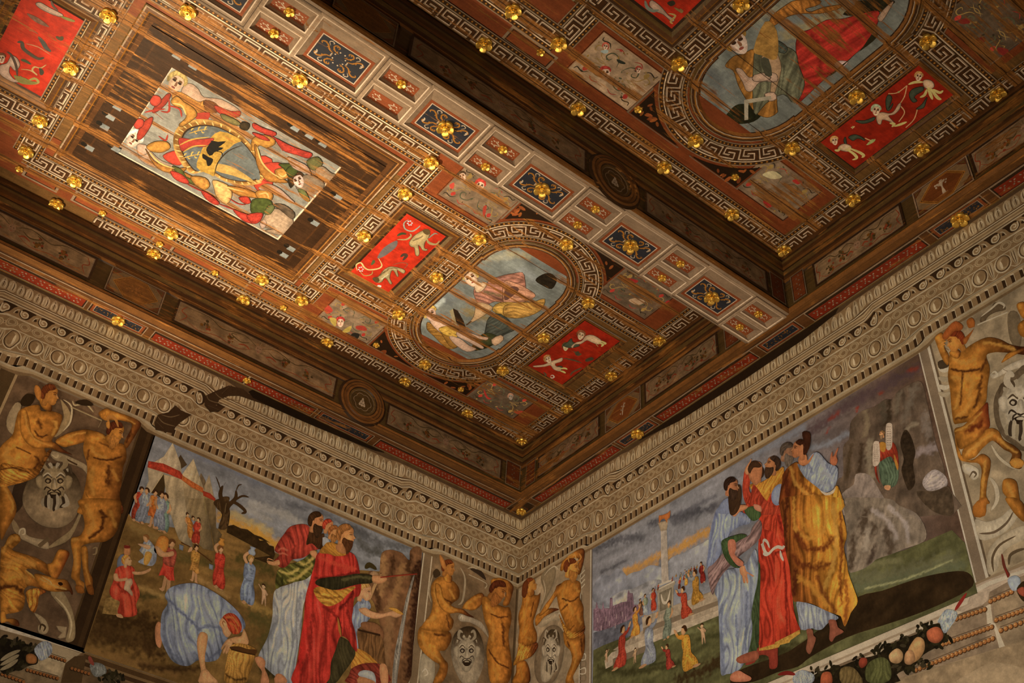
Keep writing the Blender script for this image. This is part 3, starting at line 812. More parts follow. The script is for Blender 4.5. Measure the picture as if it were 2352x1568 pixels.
# ------------------------------------------------------------------ flowers on the bays
SB = {1: 'left bay', 2: 'upper right bay'}
WH = {1: 'of the left bay', 2: 'of the upper right bay'}
NODES = [(.305, -1.39, 'at the inner corner by the room corner'), (1.0, -1.385, 'on outer key below the end grotesque'), (1.754, -1.385, 'on outer key behind the oval'),
         (2.63, -1.39, 'on outer key beside the large grotesque'), (3.51, -1.39, 'on outer key, first past the large grotesque'), (4.39, -1.39, 'on outer key, second past the large grotesque'), (5.275, -1.39, 'on dark bare boards at the outer edge'),
         (1.754, -1.04, 'on the curved key border, side of the outer edge'), (3.10, -1.045, 'at outer corner of large picture, red panel end'), (3.505, -1.045, 'on outer long side of large picture, beside its corner'),
         (4.376, -1.06, 'midway on the outer long side of the large picture'), (5.25, -1.04, 'on outer long side of large picture, left part'), (5.675, -1.0, 'at the left corner of the large picture'),
         (.308, -.66, 'by the wall at lower corner of the end red panel'), (1.14, -.62, 'at outer corner of oval, end red panel side'), (2.33, -.62, 'at outer corner of oval, large picture side'),
         (5.70, -.62, 'left of the large picture, outer side'), (.312, 0, 'midway on the wall side of the end red panel'), (1.14, 0, 'midway between oval and end red panel'), (2.34, 0, 'midway between oval and the next red panel'),
         (3.095, 0, 'midway on the near side of the large picture'), (5.70, .02, 'midway on the left side of the large picture'), (.31, .66, 'by the wall at upper corner of the end red panel'), (1.13, .62, 'at inner corner of oval, end red panel side'),
         (2.325, .61, 'at inner corner of oval, large picture side'), (3.09, .62, 'beside red panel on the short side of large picture, inner'), (5.656, .63, 'left of the large picture, inner side'), (1.73, 1.04, 'on the curved key border, inner side'),
         (3.11, 1.025, 'at the inner corner between large picture and red panel'), (4.31, 1.035, 'midway on the inner long side of the large picture'), (5.223, 1.03, 'on inner long side of large picture, left part')]
for bay in (1, 2):
    for x_, b, wh in NODES:
        if bay == 1 and b > 1.2: continue
        if bay == 2 and x_ > 3.9: continue
        if bay == 2 and abs(x_ - 3.505) < .01 and b > -1.2: x_ = 3.515
        rosette('C', X(bay, x_), BAY[bay][0] + b, f'gilded flower {wh}, {SB[bay]}', 'gilded flowers on the ' + BAY[bay][2], 1.0, 0.018)
for u, v, lab in ((865, 789, 'in the leaf triangle beside the left bay oval'), (1466, 248, 'in the leaf triangle beside the upper right oval'), (1059, 891, 'in the leaf triangle near the left wall by the end grotesque'), (1688, 403, 'in the leaf triangle right of the upper oval, by the end grotesque'),
                  (652, 703, 'in the red bar left of the grotesque with mask'), (1242, 117, 'in the red bar left of the pale grotesque'), (46, 385, 'on bare boards at the far left'), (237, 486, 'on bare boards beside the key border, left'), (368, 557, 'on the bare bar beside the key border, middle'), (495, 623, 'on the bare bar beside the key border, right')):
    p = px('C', [(u, v)])[0]
    rosette('C', p[0], p[1], 'small gilded flower ' + lab, 'small gilded flowers on the bays', 0.52, 0.012)
# ================================================================== painted cornices along both walls
TAU, LGT, HIL, DKT, SHD = W('775f3f'), W('8f7a59'), W('ac9a7a'), W('4a3722'), W('2e1f10')
def ramp(x, c, w): return np.clip((x - c) / w + 0.5, 0, 1)
def cornice(plane, side):
    smax = 5.95 if plane == 'L' else 6.3
    def wp(q):
        s, z = q[:, 0], q[:, 1].copy()
        a = 1.05 + (z - 7.25) * 0.72                       # the cornice breaks forward over the corner pier ...
        b = 3.82 - (z - 7.25) * 0.72 if plane == 'L' else 4.71 - (z - 7.25) * 0.72
        c = b + 1.2 if plane == 'L' else b + 1.5           # ... and over the far pier
        up = 1 - ramp(s, a, 0.05) + ramp(s, b, 0.05) - (ramp(s, c + (z - 7.25) * 1.4, 0.05))
        zz = z + 0.045 * np.clip(up, 0, 1) * np.clip((8.0 - z) / 0.12, 0, 1)
        return np.stack([s, np.minimum(zz, 7.9995)], 1)
    e = empty('painted_cornice', world(plane, 0.0, 7.14), f'painted stone cornice with egg and dart along the top of the {side} wall', 'cornice')
    def band(name, lv=2):
        return Art(plane, name, M_WALL, e, lv, 0, wp)
    rng = random.Random(5)
    def cuts(z0, z1, col, A):                              # long strip cut up so that it can follow the breaks
        n = int(smax / 0.09)
        for i in range(n): A.rect(i * smax / n, z0, (i + 1) * smax / n, z1, np.array(col) * (1 + 0.10 * (noise(np.array([i * .31]), np.array([z0 * 9]), 2)[0] - .5)))
    # wooden fillet and acanthus
    A = band('acanthus_band')
    cuts(7.945, 8.0, DKT, A); cuts(7.795, 7.945, TAU * .9, A)
    n = int(smax / 0.14); u = smax / n
    for i in range(n):
        x = (i + .5) * u
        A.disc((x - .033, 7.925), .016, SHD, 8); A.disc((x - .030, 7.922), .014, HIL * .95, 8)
        A.poly([(x - .062, 7.805), (x - .066, 7.86), (x - .05, 7.915), (x - .028, 7.93), (x - .006, 7.91), (x + .002, 7.86), (x - .01, 7.803)], LGT * 1.02, 3)
        A.poly([(x + .008, 7.803), (x + .004, 7.85), (x + .018, 7.90), (x + .04, 7.935), (x + .058, 7.90), (x + .066, 7.85), (x + .058, 7.803)], LGT * .86, 3)
        for q in ([(-.052, .82), (-.056, .86), (-.044, .90)], [(-.034, .812), (-.036, .86), (-.030, .905)], [(-.018, .815), (-.012, .86), (-.018, .90)], [(.02, .81), (.016, .85), (.03, .89)], [(.052, .81), (.056, .85), (.044, .89)]):
            A.line([(x + a, 7 + b) for a, b in q], .008, HIL * rng.uniform(.85, 1.08), 3)
        for q in ([(-.043, .812), (-.046, .86), (-.038, .90)], [(.004, .80), (0, .85), (.012, .92)], [(.036, .81), (.038, .86), (.04, .92)], [(-.024, .812), (-.02, .86)]):
            A.line([(x + a, 7 + b) for a, b in q], .007, DKT * 1.05, 3)
        A.line([(x + .024, 7.865), (x + .036, 7.88), (x + .048, 7.868), (x + .04, 7.852)], .007, HIL * .95, 3)
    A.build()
    A = band('fillet_moulding')
    for z0, z1, c in ((7.70, 7.712, HIL * .85), (7.712, 7.722, DKT * 1.5), (7.722, 7.738, LGT), (7.738, 7.752, TAU * .9), (7.752, 7.768, LGT), (7.768, 7.778, DKT * 1.3), (7.778, 7.787, HIL), (7.787, 7.795, DKT * 1.2)): cuts(z0, z1, c, A)
    A.build()
    A = band('scroll_band')
    cuts(7.592, 7.70, TAU * 1.0, A); cuts(7.578, 7.592, HIL * .9, A)
    n = int(smax / 0.153); u = smax / n
    fx = -1 if plane == 'L' else -1
    for i in range(n):
        x = (i + .5) * u; f = lambda a, b: (x - fx * a * 1.0, 7.645 + b)
        A.poly([f(-.066, .05), f(.028, .052), f(.052, .02), f(.045, -.022), f(.012, -.042), f(-.02, -.034), f(-.036, -.004), f(-.05, .028)], SHD * 1.25, 3)
        A.disc(f(.018, .004), .031, TAU * 1.05, 14)
        A.line([f(.046, .03), f(.044, -.012), f(.018, -.032), f(-.010, -.016), f(-.008, .016), f(.016, .024), f(.030, .008), f(.022, -.008), f(.008, -.002)], .0105, HIL * .92, 4, 0)
        A.line([f(.054, .03), f(.053, -.012), f(.022, -.042), f(-.014, -.03)], .008, SHD, 4)
        A.poly([f(.066, -.006), f(.092, .018), f(.088, -.022)], SHD * 1.2, 2)
        A.line([f(.060, .03), f(.085, .012), f(.10, -.03)], .009, HIL * .85, 3)
    A.build()
    A = band('guilloche_band')
    cuts(7.478, 7.578, TAU * .92, A)
    n = int(smax / 0.103); u = smax / n
    for i in range(n):
        x = (i + .5) * u; z = 7.532
        A.disc((x, z), .045, LGT * .98, 16, .040); A.disc((x, z), .037, TAU * .75, 16, .032); A.disc((x, z), .033, LGT * .9, 16, .028); A.disc((x, z), .022, TAU * .82, 14, .019)
        A.disc((x + u / 2, z), .011, LGT, 8); A.disc((x + u / 2, z), .005, DKT * 1.3, 6)
    A.build()
    A = band('egg_and_dart_band')
    cuts(7.30, 7.47, TAU * .9, A); cuts(7.470, 7.478, HIL * .85, A); cuts(7.288, 7.30, HIL * .6, A)
    n = int(smax / 0.182); u = smax / n
    for i in range(n):
        x = (i + .5) * u; z = 7.395
        A.disc((x, z), .066, HIL * .95, 20, .078); A.disc((x + .002, z + .004), .057, DKT * .9, 20, .070); A.disc((x + .0, z + .006), .049, TAU * .85, 18, .062)
        A.disc((x - .002, z + .0), .042, LGT * .92, 18, .054); A.disc((x + .012, z + .006), .026, TAU * .95, 14, .042)
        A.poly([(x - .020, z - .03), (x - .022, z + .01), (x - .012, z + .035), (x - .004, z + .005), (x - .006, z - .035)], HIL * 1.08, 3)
        d = x + u / 2
        A.poly([(d - .022, 7.466), (d - .026, 7.40), (d - .012, 7.33), (d, 7.31), (d + .012, 7.33), (d + .026, 7.40), (d + .022, 7.466)], LGT * .9, 2)
        for a, c in ((-.014, DKT), (-.007, HIL * .85), (.004, DKT), (.012, HIL * .8)): A.line([(d + a, 7.462), (d + a * .9, 7.39), (d + a * .3, 7.325)], .006, c, 3)
        A.line([(d - .045, 7.345), (d - .02, 7.318), (d, 7.312), (d + .02, 7.318), (d + .045, 7.345)], .007, HIL * .9, 3)
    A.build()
    A = band('dentil_band')
    cuts(7.19, 7.288, TAU * .95, A); cuts(7.262, 7.29, LGT * .95, A); cuts(7.172, 7.19, HIL * .72, A); cuts(7.15, 7.172, LGT * .85, A); cuts(7.128, 7.15, TAU * .75, A)
    n = int(smax / 0.0675); u = smax / n
    for i in range(n):
        x = i * u
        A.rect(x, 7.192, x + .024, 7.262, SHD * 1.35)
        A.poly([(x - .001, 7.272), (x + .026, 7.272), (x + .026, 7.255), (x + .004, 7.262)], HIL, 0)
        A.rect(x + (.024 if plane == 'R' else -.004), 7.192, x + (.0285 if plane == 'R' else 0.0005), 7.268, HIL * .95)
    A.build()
    # painted break shadows of the cornice
    if plane == 'L':
        A = Art('L', 'break_shadow', M_WALL, e, 3.4, 0)
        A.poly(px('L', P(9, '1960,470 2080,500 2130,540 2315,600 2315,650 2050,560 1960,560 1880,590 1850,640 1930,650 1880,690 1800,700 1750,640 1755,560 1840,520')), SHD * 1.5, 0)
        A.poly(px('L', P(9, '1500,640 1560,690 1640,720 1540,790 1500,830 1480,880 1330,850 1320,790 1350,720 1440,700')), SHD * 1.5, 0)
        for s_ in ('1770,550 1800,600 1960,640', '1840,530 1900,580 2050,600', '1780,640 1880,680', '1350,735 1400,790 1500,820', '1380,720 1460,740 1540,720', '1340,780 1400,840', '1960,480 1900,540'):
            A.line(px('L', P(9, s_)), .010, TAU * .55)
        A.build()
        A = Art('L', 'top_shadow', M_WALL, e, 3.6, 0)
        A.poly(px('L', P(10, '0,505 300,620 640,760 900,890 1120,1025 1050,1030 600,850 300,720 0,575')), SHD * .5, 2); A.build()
    else:
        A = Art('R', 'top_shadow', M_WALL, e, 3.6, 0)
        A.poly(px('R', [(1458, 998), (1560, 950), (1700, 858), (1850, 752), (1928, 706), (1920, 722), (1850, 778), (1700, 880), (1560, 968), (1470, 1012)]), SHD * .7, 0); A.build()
cornice('L', 'left'); cornice('R', 'right')
# ================================================================== wall paintings: small helpers
PXM = 0.0036                                   # metres of wall per photograph pixel, about
def q(A, tile, s, c, n=4, **k): return A.poly(px(A.plane, P(tile, s)), W(c), n, **k)
def ln(A, tile, s, w, c, taper=1, **k): return A.line(px(A.plane, P(tile, s)), w * PXM, W(c), 4, taper, **k)
def stk(plane, tile, s, w, c, a=0.8): return (px(plane, P(tile, s)), w * PXM, W(c), a)
def part(e, plane, name, lvl, s=0.013, label=None):
    s *= 0.6
    A = Art(plane, name, M_WALL, e, lvl, s); A.label = label; return A
def done(A):
    o = A.build()
    if getattr(A, 'label', None): o['label'] = A.label
    return o
SK, SKD, HR = 'b58a5e', '7c4f2c', '3a2412'
def tiny(e, plane, name, lvl, foot, head, pose, robe, robe2=None, flip=1, hair=HR, label=None):
    """a small painted figure standing (or kneeling) between two photograph points: ground contact and crown of the head"""
    f0, h0 = px(plane, [foot, head]); H = h0[1] - f0[1]; sx = (-1 if plane == 'L' else 1) * flip
    lean = (h0[0] - f0[0])
    A = part(e, plane, name, lvl, 0.02, label)
    def F(pts): return [(f0[0] + lean * b + sx * a * H, f0[1] + b * H) for a, b in pts]
    rb, r2 = W(robe), W(robe2 or robe); sk = W(SK)
    dk = dict(e=.5, f=.45, fa=88, fp=H * .09, seed=int(foot[0]) % 97)
    if pose == 'kneel':
        A.poly(F([(-.26, .02), (-.24, .16), (-.12, .34), (-.13, .55), (-.10, .74), (.06, .76), (.12, .60), (.10, .42), (.16, .22), (.14, .0), (-.05, -.02)]), rb, 3, **dk)
        A.poly(F([(-.34, .0), (-.20, .04), (-.10, .0), (-.22, -.03)]), sk * .8, 3)
        A.poly(F([(.02, .72), (.10, .70), (.22, .78), (.27, .92), (.22, .93), (.16, .82), (.04, .82)]), r2, 3, e=.4)
        A.poly(F([(.20, .88), (.26, .88), (.30, .99), (.25, .99)]), sk, 2)
        A.disc(F([(.02, .88)])[0], H * .075, sk, 10, H * .095, e=.4); A.poly(F([(-.07, .84), (-.07, .95), (.0, 1.0), (.07, .97), (.01, .93), (-.02, .85)]), W(hair), 3)
    elif pose == 'child':
        A.poly(F([(-.10, .0), (-.06, .0), (-.02, .30), (.06, .02), (.12, .02), (.10, .34), (.10, .62), (.20, .78), (.28, .88), (.24, .92), (.12, .78), (-.08, .76), (-.20, .60), (-.24, .62), (-.16, .48), (-.10, .56), (-.12, .36)]), W('c09a72'), 3, e=.5)
        A.disc(F([(.0, .88)])[0], H * .10, W('c09a72'), 10, H * .115, e=.4); A.poly(F([(-.10, .88), (-.06, .99), (.06, 1.0), (.10, .92), (.0, .94)]), W(hair), 3)
    else:
        A.poly(F([(-.06, .0), (-.10, .03), (-.05, .06), (-.04, .30), (.02, .30), (.0, .02)]), sk * .85, 2); A.poly(F([(.05, .0), (.13, .0), (.10, .05), (.08, .30), (.02, .30), (.04, .02)]), sk * .8, 2)
        lo = .05 if pose in ('robe', 'jug') else .26
        A.poly(F([(-.11, lo), (-.14, .25), (-.10, .45), (-.09, .52), (.09, .52), (.11, .42), (.16, .24), (.15, lo), (.05, lo - .03), (-.04, lo + .02)]), r2, 3, **dk)
        A.poly(F([(-.10, .50), (-.12, .66), (-.11, .78), (-.03, .83), (.05, .83), (.11, .78), (.12, .66), (.09, .49)]), rb, 3, **dk)
        if pose == 'jug':
            A.poly(F([(-.10, .79), (-.17, .90), (-.10, 1.02), (.0, 1.08), (.0, 1.03), (-.06, .98), (-.10, .91), (-.05, .82)]), sk, 3, e=.4)
            A.poly(F([(-.05, 1.0), (-.07, 1.06), (-.03, 1.12), (-.05, 1.16), (.07, 1.17), (.05, 1.12), (.08, 1.06), (.05, 1.0)]), W('a8742a') if robe[0] != '4' else W('7c8fa5'), 3, e=.5)
        elif pose == 'carry':
            A.poly(F([(-.30, .66), (-.26, .92), (-.16, 1.0), (-.06, .94), (-.08, .72), (-.18, .62)]), W('b8782c'), 3, e=.7); A.poly(F([(-.20, .60), (-.30, .72), (-.24, .76), (-.10, .70), (.04, .78), (.06, .70), (-.08, .62)]), sk, 3, e=.4)
        elif pose == 'yoke':
            A.line(F([(-.42, .88), (.0, .84), (.46, .68)]), H * .025, W('4a2f14'), 2, 0)
            for a, b in ((-.40, .76), (.44, .56)): A.poly(F([(a - .06, b + .06), (a - .05, b - .07), (a + .05, b - .07), (a + .06, b + .06)]), W('5d6c7c'), 0, e=.4)
            A.poly(F([(-.10, .78), (-.22, .70), (-.16, .86), (-.10, .86), (-.12, .76)]), sk, 3)
        else:
            A.poly(F([(.10, .78), (.17, .62), (.12, .48), (.06, .47), (.09, .56), (.08, .66)]), rb * .8, 3, e=.4); A.poly(F([(-.10, .78), (-.17, .64), (-.08, .50), (-.05, .54), (-.10, .64)]), sk, 3, e=.3)
        A.poly(F([(-.025, .80), (.03, .80), (.03, .87), (-.025, .87)]), sk * .8, 0)
        A.disc(F([(.0, .905)])[0], H * .055, sk, 10, H * .07, e=.4); A.poly(F([(-.065, .88), (-.06, .96), (.0, 1.0), (.06, .97), (.055, .93), (.0, .95), (-.03, .89)]), W(hair), 3)
    return done(A)
def face(A, tile, c, r, ang, look=1, skin=SK, hair=HR, beard=None, dark=0.5):
    """profile or three-quarter painted head: c and r in tile pixels, ang = tilt in degrees, look = +1 to the right of the photo"""
    ca, sa = math.cos(math.radians(ang)), math.sin(math.radians(ang)); cx, cy = c
    def T(pts): return px(A.plane, P(tile, ' '.join('%f,%f' % (cx + (a * look * ca - b * sa) * r, cy + (a * look * sa + b * ca) * r) for a, b in pts)))
    def Lw(pts, w, col, t=1): A.line(T(pts), w * r / 3.734 * PXM, W(col), 4, t)
    A.poly(T([(-.75, -.55), (-.35, -1.0), (.25, -1.05), (.62, -.75), (.66, -.38), (.70, -.18), (.92, .12), (.74, .22), (.78, .36), (.70, .46), (.72, .66), (.52, .92), (.2, .95), (-.15, .75), (-.3, 1.2), (-.8, 1.1), (-.8, .4), (-.95, -.1)]), W(skin), 3, e=dark, g=.25, ga=200)
    if beard: A.poly(T([(-.28, .15), (.10, .30), (.45, .36), (.66, .40), (.72, .62), (.66, 1.1), (.40, 1.65), (.05, 1.75), (-.30, 1.2), (-.42, .6)]), W(beard), 3, e=.4, f=.35, fa=70, fp=.02); Lw([(.40, .55), (.68, .52)], .09, '6b3a24')
    A.poly(T([(.42, -.85), (.1, -1.22), (-.5, -1.18), (-1.0, -.75), (-1.12, -.1), (-.95, .45), (-.62, .5), (-.55, .1), (-.40, -.05), (-.30, -.45), (.1, -.62)]), W(hair), 3, e=.5, f=.45, fa=40, fp=.03)
    A.poly(T([(-.52, -.15), (-.35, -.2), (-.30, .05), (-.42, .22), (-.55, .1)]), W(skin), 3, e=.3)
    Lw([(.18, -.36), (.42, -.44), (.62, -.36)], .10, hair); Lw([(.26, -.20), (.44, -.27), (.60, -.20)], .09, '2a170c'); Lw([(.30, -.16), (.44, -.12), (.58, -.17)], .05, '5c3620')
    Lw([(.60, -.30), (.72, -.02), (.84, .14)], .06, 'd2a878'); Lw([(.62, .22), (.82, .20)], .07, '6e3f22')
    if not beard: Lw([(.50, .47), (.74, .44)], .09, '7d3c28'); Lw([(.46, .62), (.66, .62)], .05, '8a5a38')

# ================================================================== the painting on the left wall
eF = empty('wall_fresco', (2.46, 0, 5.2), 'fresco of a bearded man in red holding a rod to a waterfall', 'fresco')
A = part(eF, 'L', 'sky', 1, 0.03)
A.rect(1.115, 5.2, 3.81, 7.125, W('676a6e'), m=.38, mp=.07, ms=6, ma=4, c2=W('84827a'), c2a=-90, c2k=.5, st=[
    stk('L', 13, '1900,150 2100,240 2315,360', 34, 'bd8f33', .95), stk('L', 14, '0,265 120,330 240,410', 34, 'bd8f33', .9), stk('L', 13, '1980,110 2315,270', 22, '9d8a58', .7),
    stk('L', 9, '1480,960 1700,1060 2000,1180 2315,1330', 24, '5a6880', .7), stk('L', 10, '0,1290 300,1370 700,1540', 26, '56616f', .7), stk('L', 14, '300,30 600,110 1000,330', 20, '43474d', .6),
    stk('L', 14, '0,40 300,140 450,250', 26, '9a968c', .6), stk('L', 14, '860,230 1100,370 1350,400', 26, '4a4a48', .7), stk('L', 14, '900,330 1000,440 1100,430', 30, '44423a', .7), stk('L', 13, '2050,60 2315,170', 16, '9c978b', .55)])
A.build()
A = part(eF, 'L', 'land', 2, 0.022)
A.poly(np.concatenate([[(3.81, 6.36)], px('L', P(13, '1150,180 1500,240 1850,250 1960,225')), px('L', P(14, '0,330 190,450 450,560 900,600 1440,640')), [(1.118, 6.2), (1.118, 5.2), (3.81, 5.2)]]), W('6c5228'), 0, m=.55, mp=.07, ms=3.2, ma=-6, seed=4, st=[
    stk('L', 13, '850,1010 1100,1020 1330,1110 1330,1250', 60, '36240f', .85), stk('L', 13, '800,1150 1000,1190 1300,1260', 50, '3c2912', .8), stk('L', 13, '1400,820 1250,830 1150,790', 20, '37351a', .7), stk('L', 13, '1500,480 1800,560 2315,760', 26, '4b4420', .6),
    stk('L', 13, '2080,850 2315,960', 22, '8d7138', .7), stk('L', 13, '1200,740 1400,830', 14, '917440', .7), stk('L', 13, '1700,680 1950,820', 14, '8f7040', .7), stk('L', 13, '2050,500 2315,600', 30, '3c3a18', .7), stk('L', 14, '0,1000 150,1080 100,1250', 40, '454420', .6),
    stk('L', 13, '780,1300 1100,1380 1500,1490', 18, '7b5c30', .6), stk('L', 13, '1200,1430 1500,1450 1700,1440', 16, '3a2712', .8), stk('L', 14, '100,1450 330,1560', 30, '2f2a14', .8), stk('L', 13, '1130,240 1300,300 1450,420', 24, '7d6638', .6)])
A.build()
A = part(eF, 'L', 'distant_wood', 3, 0.02)
A.poly(np.concatenate([px('L', P(13, '1950,225 2000,215 2060,245 2120,255 2180,300 2240,320 2315,370')), px('L', P(14, '0,315 40,320 60,350 110,350 140,390 180,400 190,470 160,560 60,520 0,500')), px('L', P(13, '2315,480 2150,390 2000,310 1940,280'))]), W('33240f'), 0, m=.5, mp=.03)
A.build()
A = part(eF, 'L', 'tents', 4, 0.016, 'row of pale pointed tents with a red fringe band')
tent = dict(e=.25, g=.35, ga=20, f=.22, fa=88, fp=.10)
q(A, 9, '1545,1065 1515,1110 1545,1190 1600,1150', '453622', 0)
q(A, 9, '1720,1220 1690,1290 1760,1420 1760,1290', '5d4e38', 0, **tent); q(A, 9, '1790,1235 1750,1330 1745,1480 1840,1460', '86765a', 0, **tent)
q(A, 9, '1655,1098 1560,1230 1560,1300 1760,1440 1750,1370 1710,1260', '8f8062', 0, **tent)
q(A, 9, '1478,962 1400,1080 1268,1155 1262,1175 1560,1275 1545,1140', '998a6e', 0, **tent)
q(A, 9, '1262,1170 1272,1290 1225,1395 1290,1385 1400,1245 1395,1215', '95866a', 0, e=.3)
q(A, 9, '1400,1225 1290,1390 1400,1440 1415,1300', '3f3018', 0)
ln(A, 9, '1400,1225 1290,1390', 1.2, 'a8946a', 0)
q(A, 9, '1400,1230 1560,1270 1640,1320 1600,1570 1440,1580', '8a7a5c', 0, **tent)
q(A, 13, '1425,-10 1610,-10 1650,430 1530,340 1480,200', '87785c', 0, **tent)
q(A, 9, '1560,1280 1740,1370 1760,1580 1600,1580', '7a6a4d', 0, **tent); q(A, 13, '1610,-10 1760,-10 1830,440 1740,420 1650,330', '6d5d40', 0, **tent)
q(A, 9, '1735,1370 1842,1450 1845,1580 1755,1580', '72623f', 0, **tent); q(A, 13, '1750,-10 1845,-10 1850,240 1900,300 1840,430', '5f4f33', 0, **tent)
q(A, 9, '1268,1118 1400,1140 1540,1205 1565,1240 1555,1278 1430,1225 1262,1172', '8e3019', 0, e=.5, f=.3, fa=80, fp=.03)
q(A, 9, '1560,1240 1640,1290 1740,1350 1740,1392 1640,1345 1555,1280', '9a5320', 0, e=.4, f=.3, fa=80, fp=.03); q(A, 9, '1735,1372 1800,1395 1845,1440 1840,1462 1740,1415', '8a3018', 0, e=.4)
done(A)
A = part(eF, 'L', 'dead_tree', 5, 0.012, 'bare broken tree trunk')
q(A, 13, '1868,245 1900,130 1850,70 1838,20 1870,-5 1920,-25 1965,-15 1950,50 1968,110 1945,245', '43311a', 3, e=.6, f=.5, fa=80, fp=.04)
for s, w in (('1905,1575 1900,1480 1885,1400 1905,1330', 11), ('1930,1575 1960,1500 2015,1440 2020,1370', 10), ('1990,1470 2070,1420 2130,1430', 5), ('1895,1400 1870,1310 1845,1250', 3), ('2018,1380 2040,1330 2070,1320', 3), ('1905,1350 1930,1300', 3)): ln(A, 9, s, w, '3a2914')
for s, w in (('1930,30 2000,25 2060,60 2100,105 2065,120', 9), ('1860,60 1840,30 1870,0', 8)): ln(A, 13, s, w, '3d2b16')
ln(A, 9, '1925,1560 1935,1480', 4, '8a744c')
done(A)
# small figures in the camp
for a in ((13, 1155, 190, 1215, -110, 'robe', '8a3018', '6e2a18', 1), (13, 1200, 205, 1262, -100, 'robe', '6e7680', '5a6470', -1), (13, 1290, 240, 1330, -85, 'walk', '9a5a1c', '8a4a18', 1), (13, 1350, 260, 1385, -70, 'robe', '6d7684', '5d6878', 1), (13, 1390, 285, 1420, -55, 'robe', '5f7560', '4d6a58', -1),
          (13, 1640, 350, 1600, 110, 'robe', '8a5a20', '8a5a20', 1), (13, 1660, 360, 1650, 140, 'robe', '55606a', '4a5560', 1), (13, 1670, 385, 1700, 155, 'robe', '8a2f1c', '7a2a18', -1)):
    pt = P(a[0], f'{a[1]},{a[2]} {a[3]},{a[4]}'); tiny(eF, 'L', 'painted_figure', 6 + (a[1] % 7) * .2, pt[0], pt[1], a[5], a[6], a[7], a[8])
pt = P(13, '1400,790 1475,340'); tiny(eF, 'L', 'painted_figure', 7, pt[0], pt[1], 'carry', '7a3a28', 'a02f1c', 1, '5a3a1c', 'figure carrying a big yellow jar')
pt = P(13, '1650,705 1680,385'); tiny(eF, 'L', 'painted_figure', 7.2, pt[0], pt[1], 'yoke', '8a6428', '86602a', 1, HR, 'figure with two pails on a pole')
pt = P(13, '1860,765 1890,395'); tiny(eF, 'L', 'painted_figure', 7, pt[0], pt[1], 'jug', '8e2a18', '8a2a18', 1, '6a4420', 'woman in red with a jar on her head')
pt = P(13, '2100,900 2150,475'); tiny(eF, 'L', 'painted_figure', 7, pt[0], pt[1], 'jug', '4f6580', '4d6480', 1, '8a6a34', 'woman in blue with a jar on her head')
pt = P(13, '2255,905 2255,725'); tiny(eF, 'L', 'painted_child', 7.3, pt[0], pt[1], 'child', 'c09a72', None, -1)
A = part(eF, 'L', 'seated_mother', 7, 0.014, 'seated mother in pale blue with a baby')
q(A, 13, '1240,345 1275,350 1330,430 1335,520 1300,570 1230,560 1190,545 1180,530 1230,490 1190,440 1200,420', '7b8796', 3, e=.5, f=.4, fp=.05); q(A, 13, '1245,450 1300,470 1260,560 1225,545', 'b58a3c', 3, e=.4)
q(A, 13, '1225,310 1265,310 1270,345 1250,370 1225,350', 'b58a5e', 3, e=.4); q(A, 13, '1222,312 1250,300 1275,325 1262,350 1250,325', '7a5228', 3); q(A, 13, '1175,380 1240,385 1285,400 1270,430 1215,410', 'c09a72', 3, e=.4)
done(A)
A = part(eF, 'L', 'seated_woman', 8, 0.012, 'seated woman in red with a naked baby')
q(A, 13, '1000,520 1050,470 1090,560 1010,640', '4d5f76', 3, e=.4); q(A, 13, '1060,400 1105,400 1110,470 1060,480', '9a6a40', 3, e=.4); q(A, 13, '1060,395 1105,400 1105,420 1060,420', '6a2418', 2)
q(A, 13, '900,850 1060,810 1060,1000 870,980', '7a6032', 0, m=.6, mp=.015)
q(A, 13, '985,600 1040,570 1120,575 1150,610 1140,680 1180,760 1190,830 1160,900 1165,990 1060,1010 1000,970 1020,880 960,850 930,790 965,700', 'a03820', 3, e=.65, f=.5, fa=70, fp=.07, st=[stk('L', 13, '1000,730 1060,790 1130,760', 10, '5a1a0e', .7), stk('L', 13, '1080,860 1100,990', 9, 'bb5430', .6), stk('L', 13, '1010,870 1050,960', 8, '6a200f', .6)])
q(A, 13, '970,640 1000,640 1015,680 1080,672 1085,695 1010,705 970,690', 'b58a5e', 3, e=.4); q(A, 13, '1130,620 1200,620 1250,605 1285,590 1280,615 1215,645 1140,645', 'b58a5e', 3, e=.4)
q(A, 13, '1075,690 1120,680 1130,720 1110,760 1130,800 1125,830 1085,790 1055,770 1065,720', 'c8a680', 3, e=.5); q(A, 13, '990,985 1030,985 1050,1018 1000,1010', 'b58a5e', 2)
face(A, 13, (1085, 530), 45, -8, 1, 'b98f60', 'a5702c')
done(A)

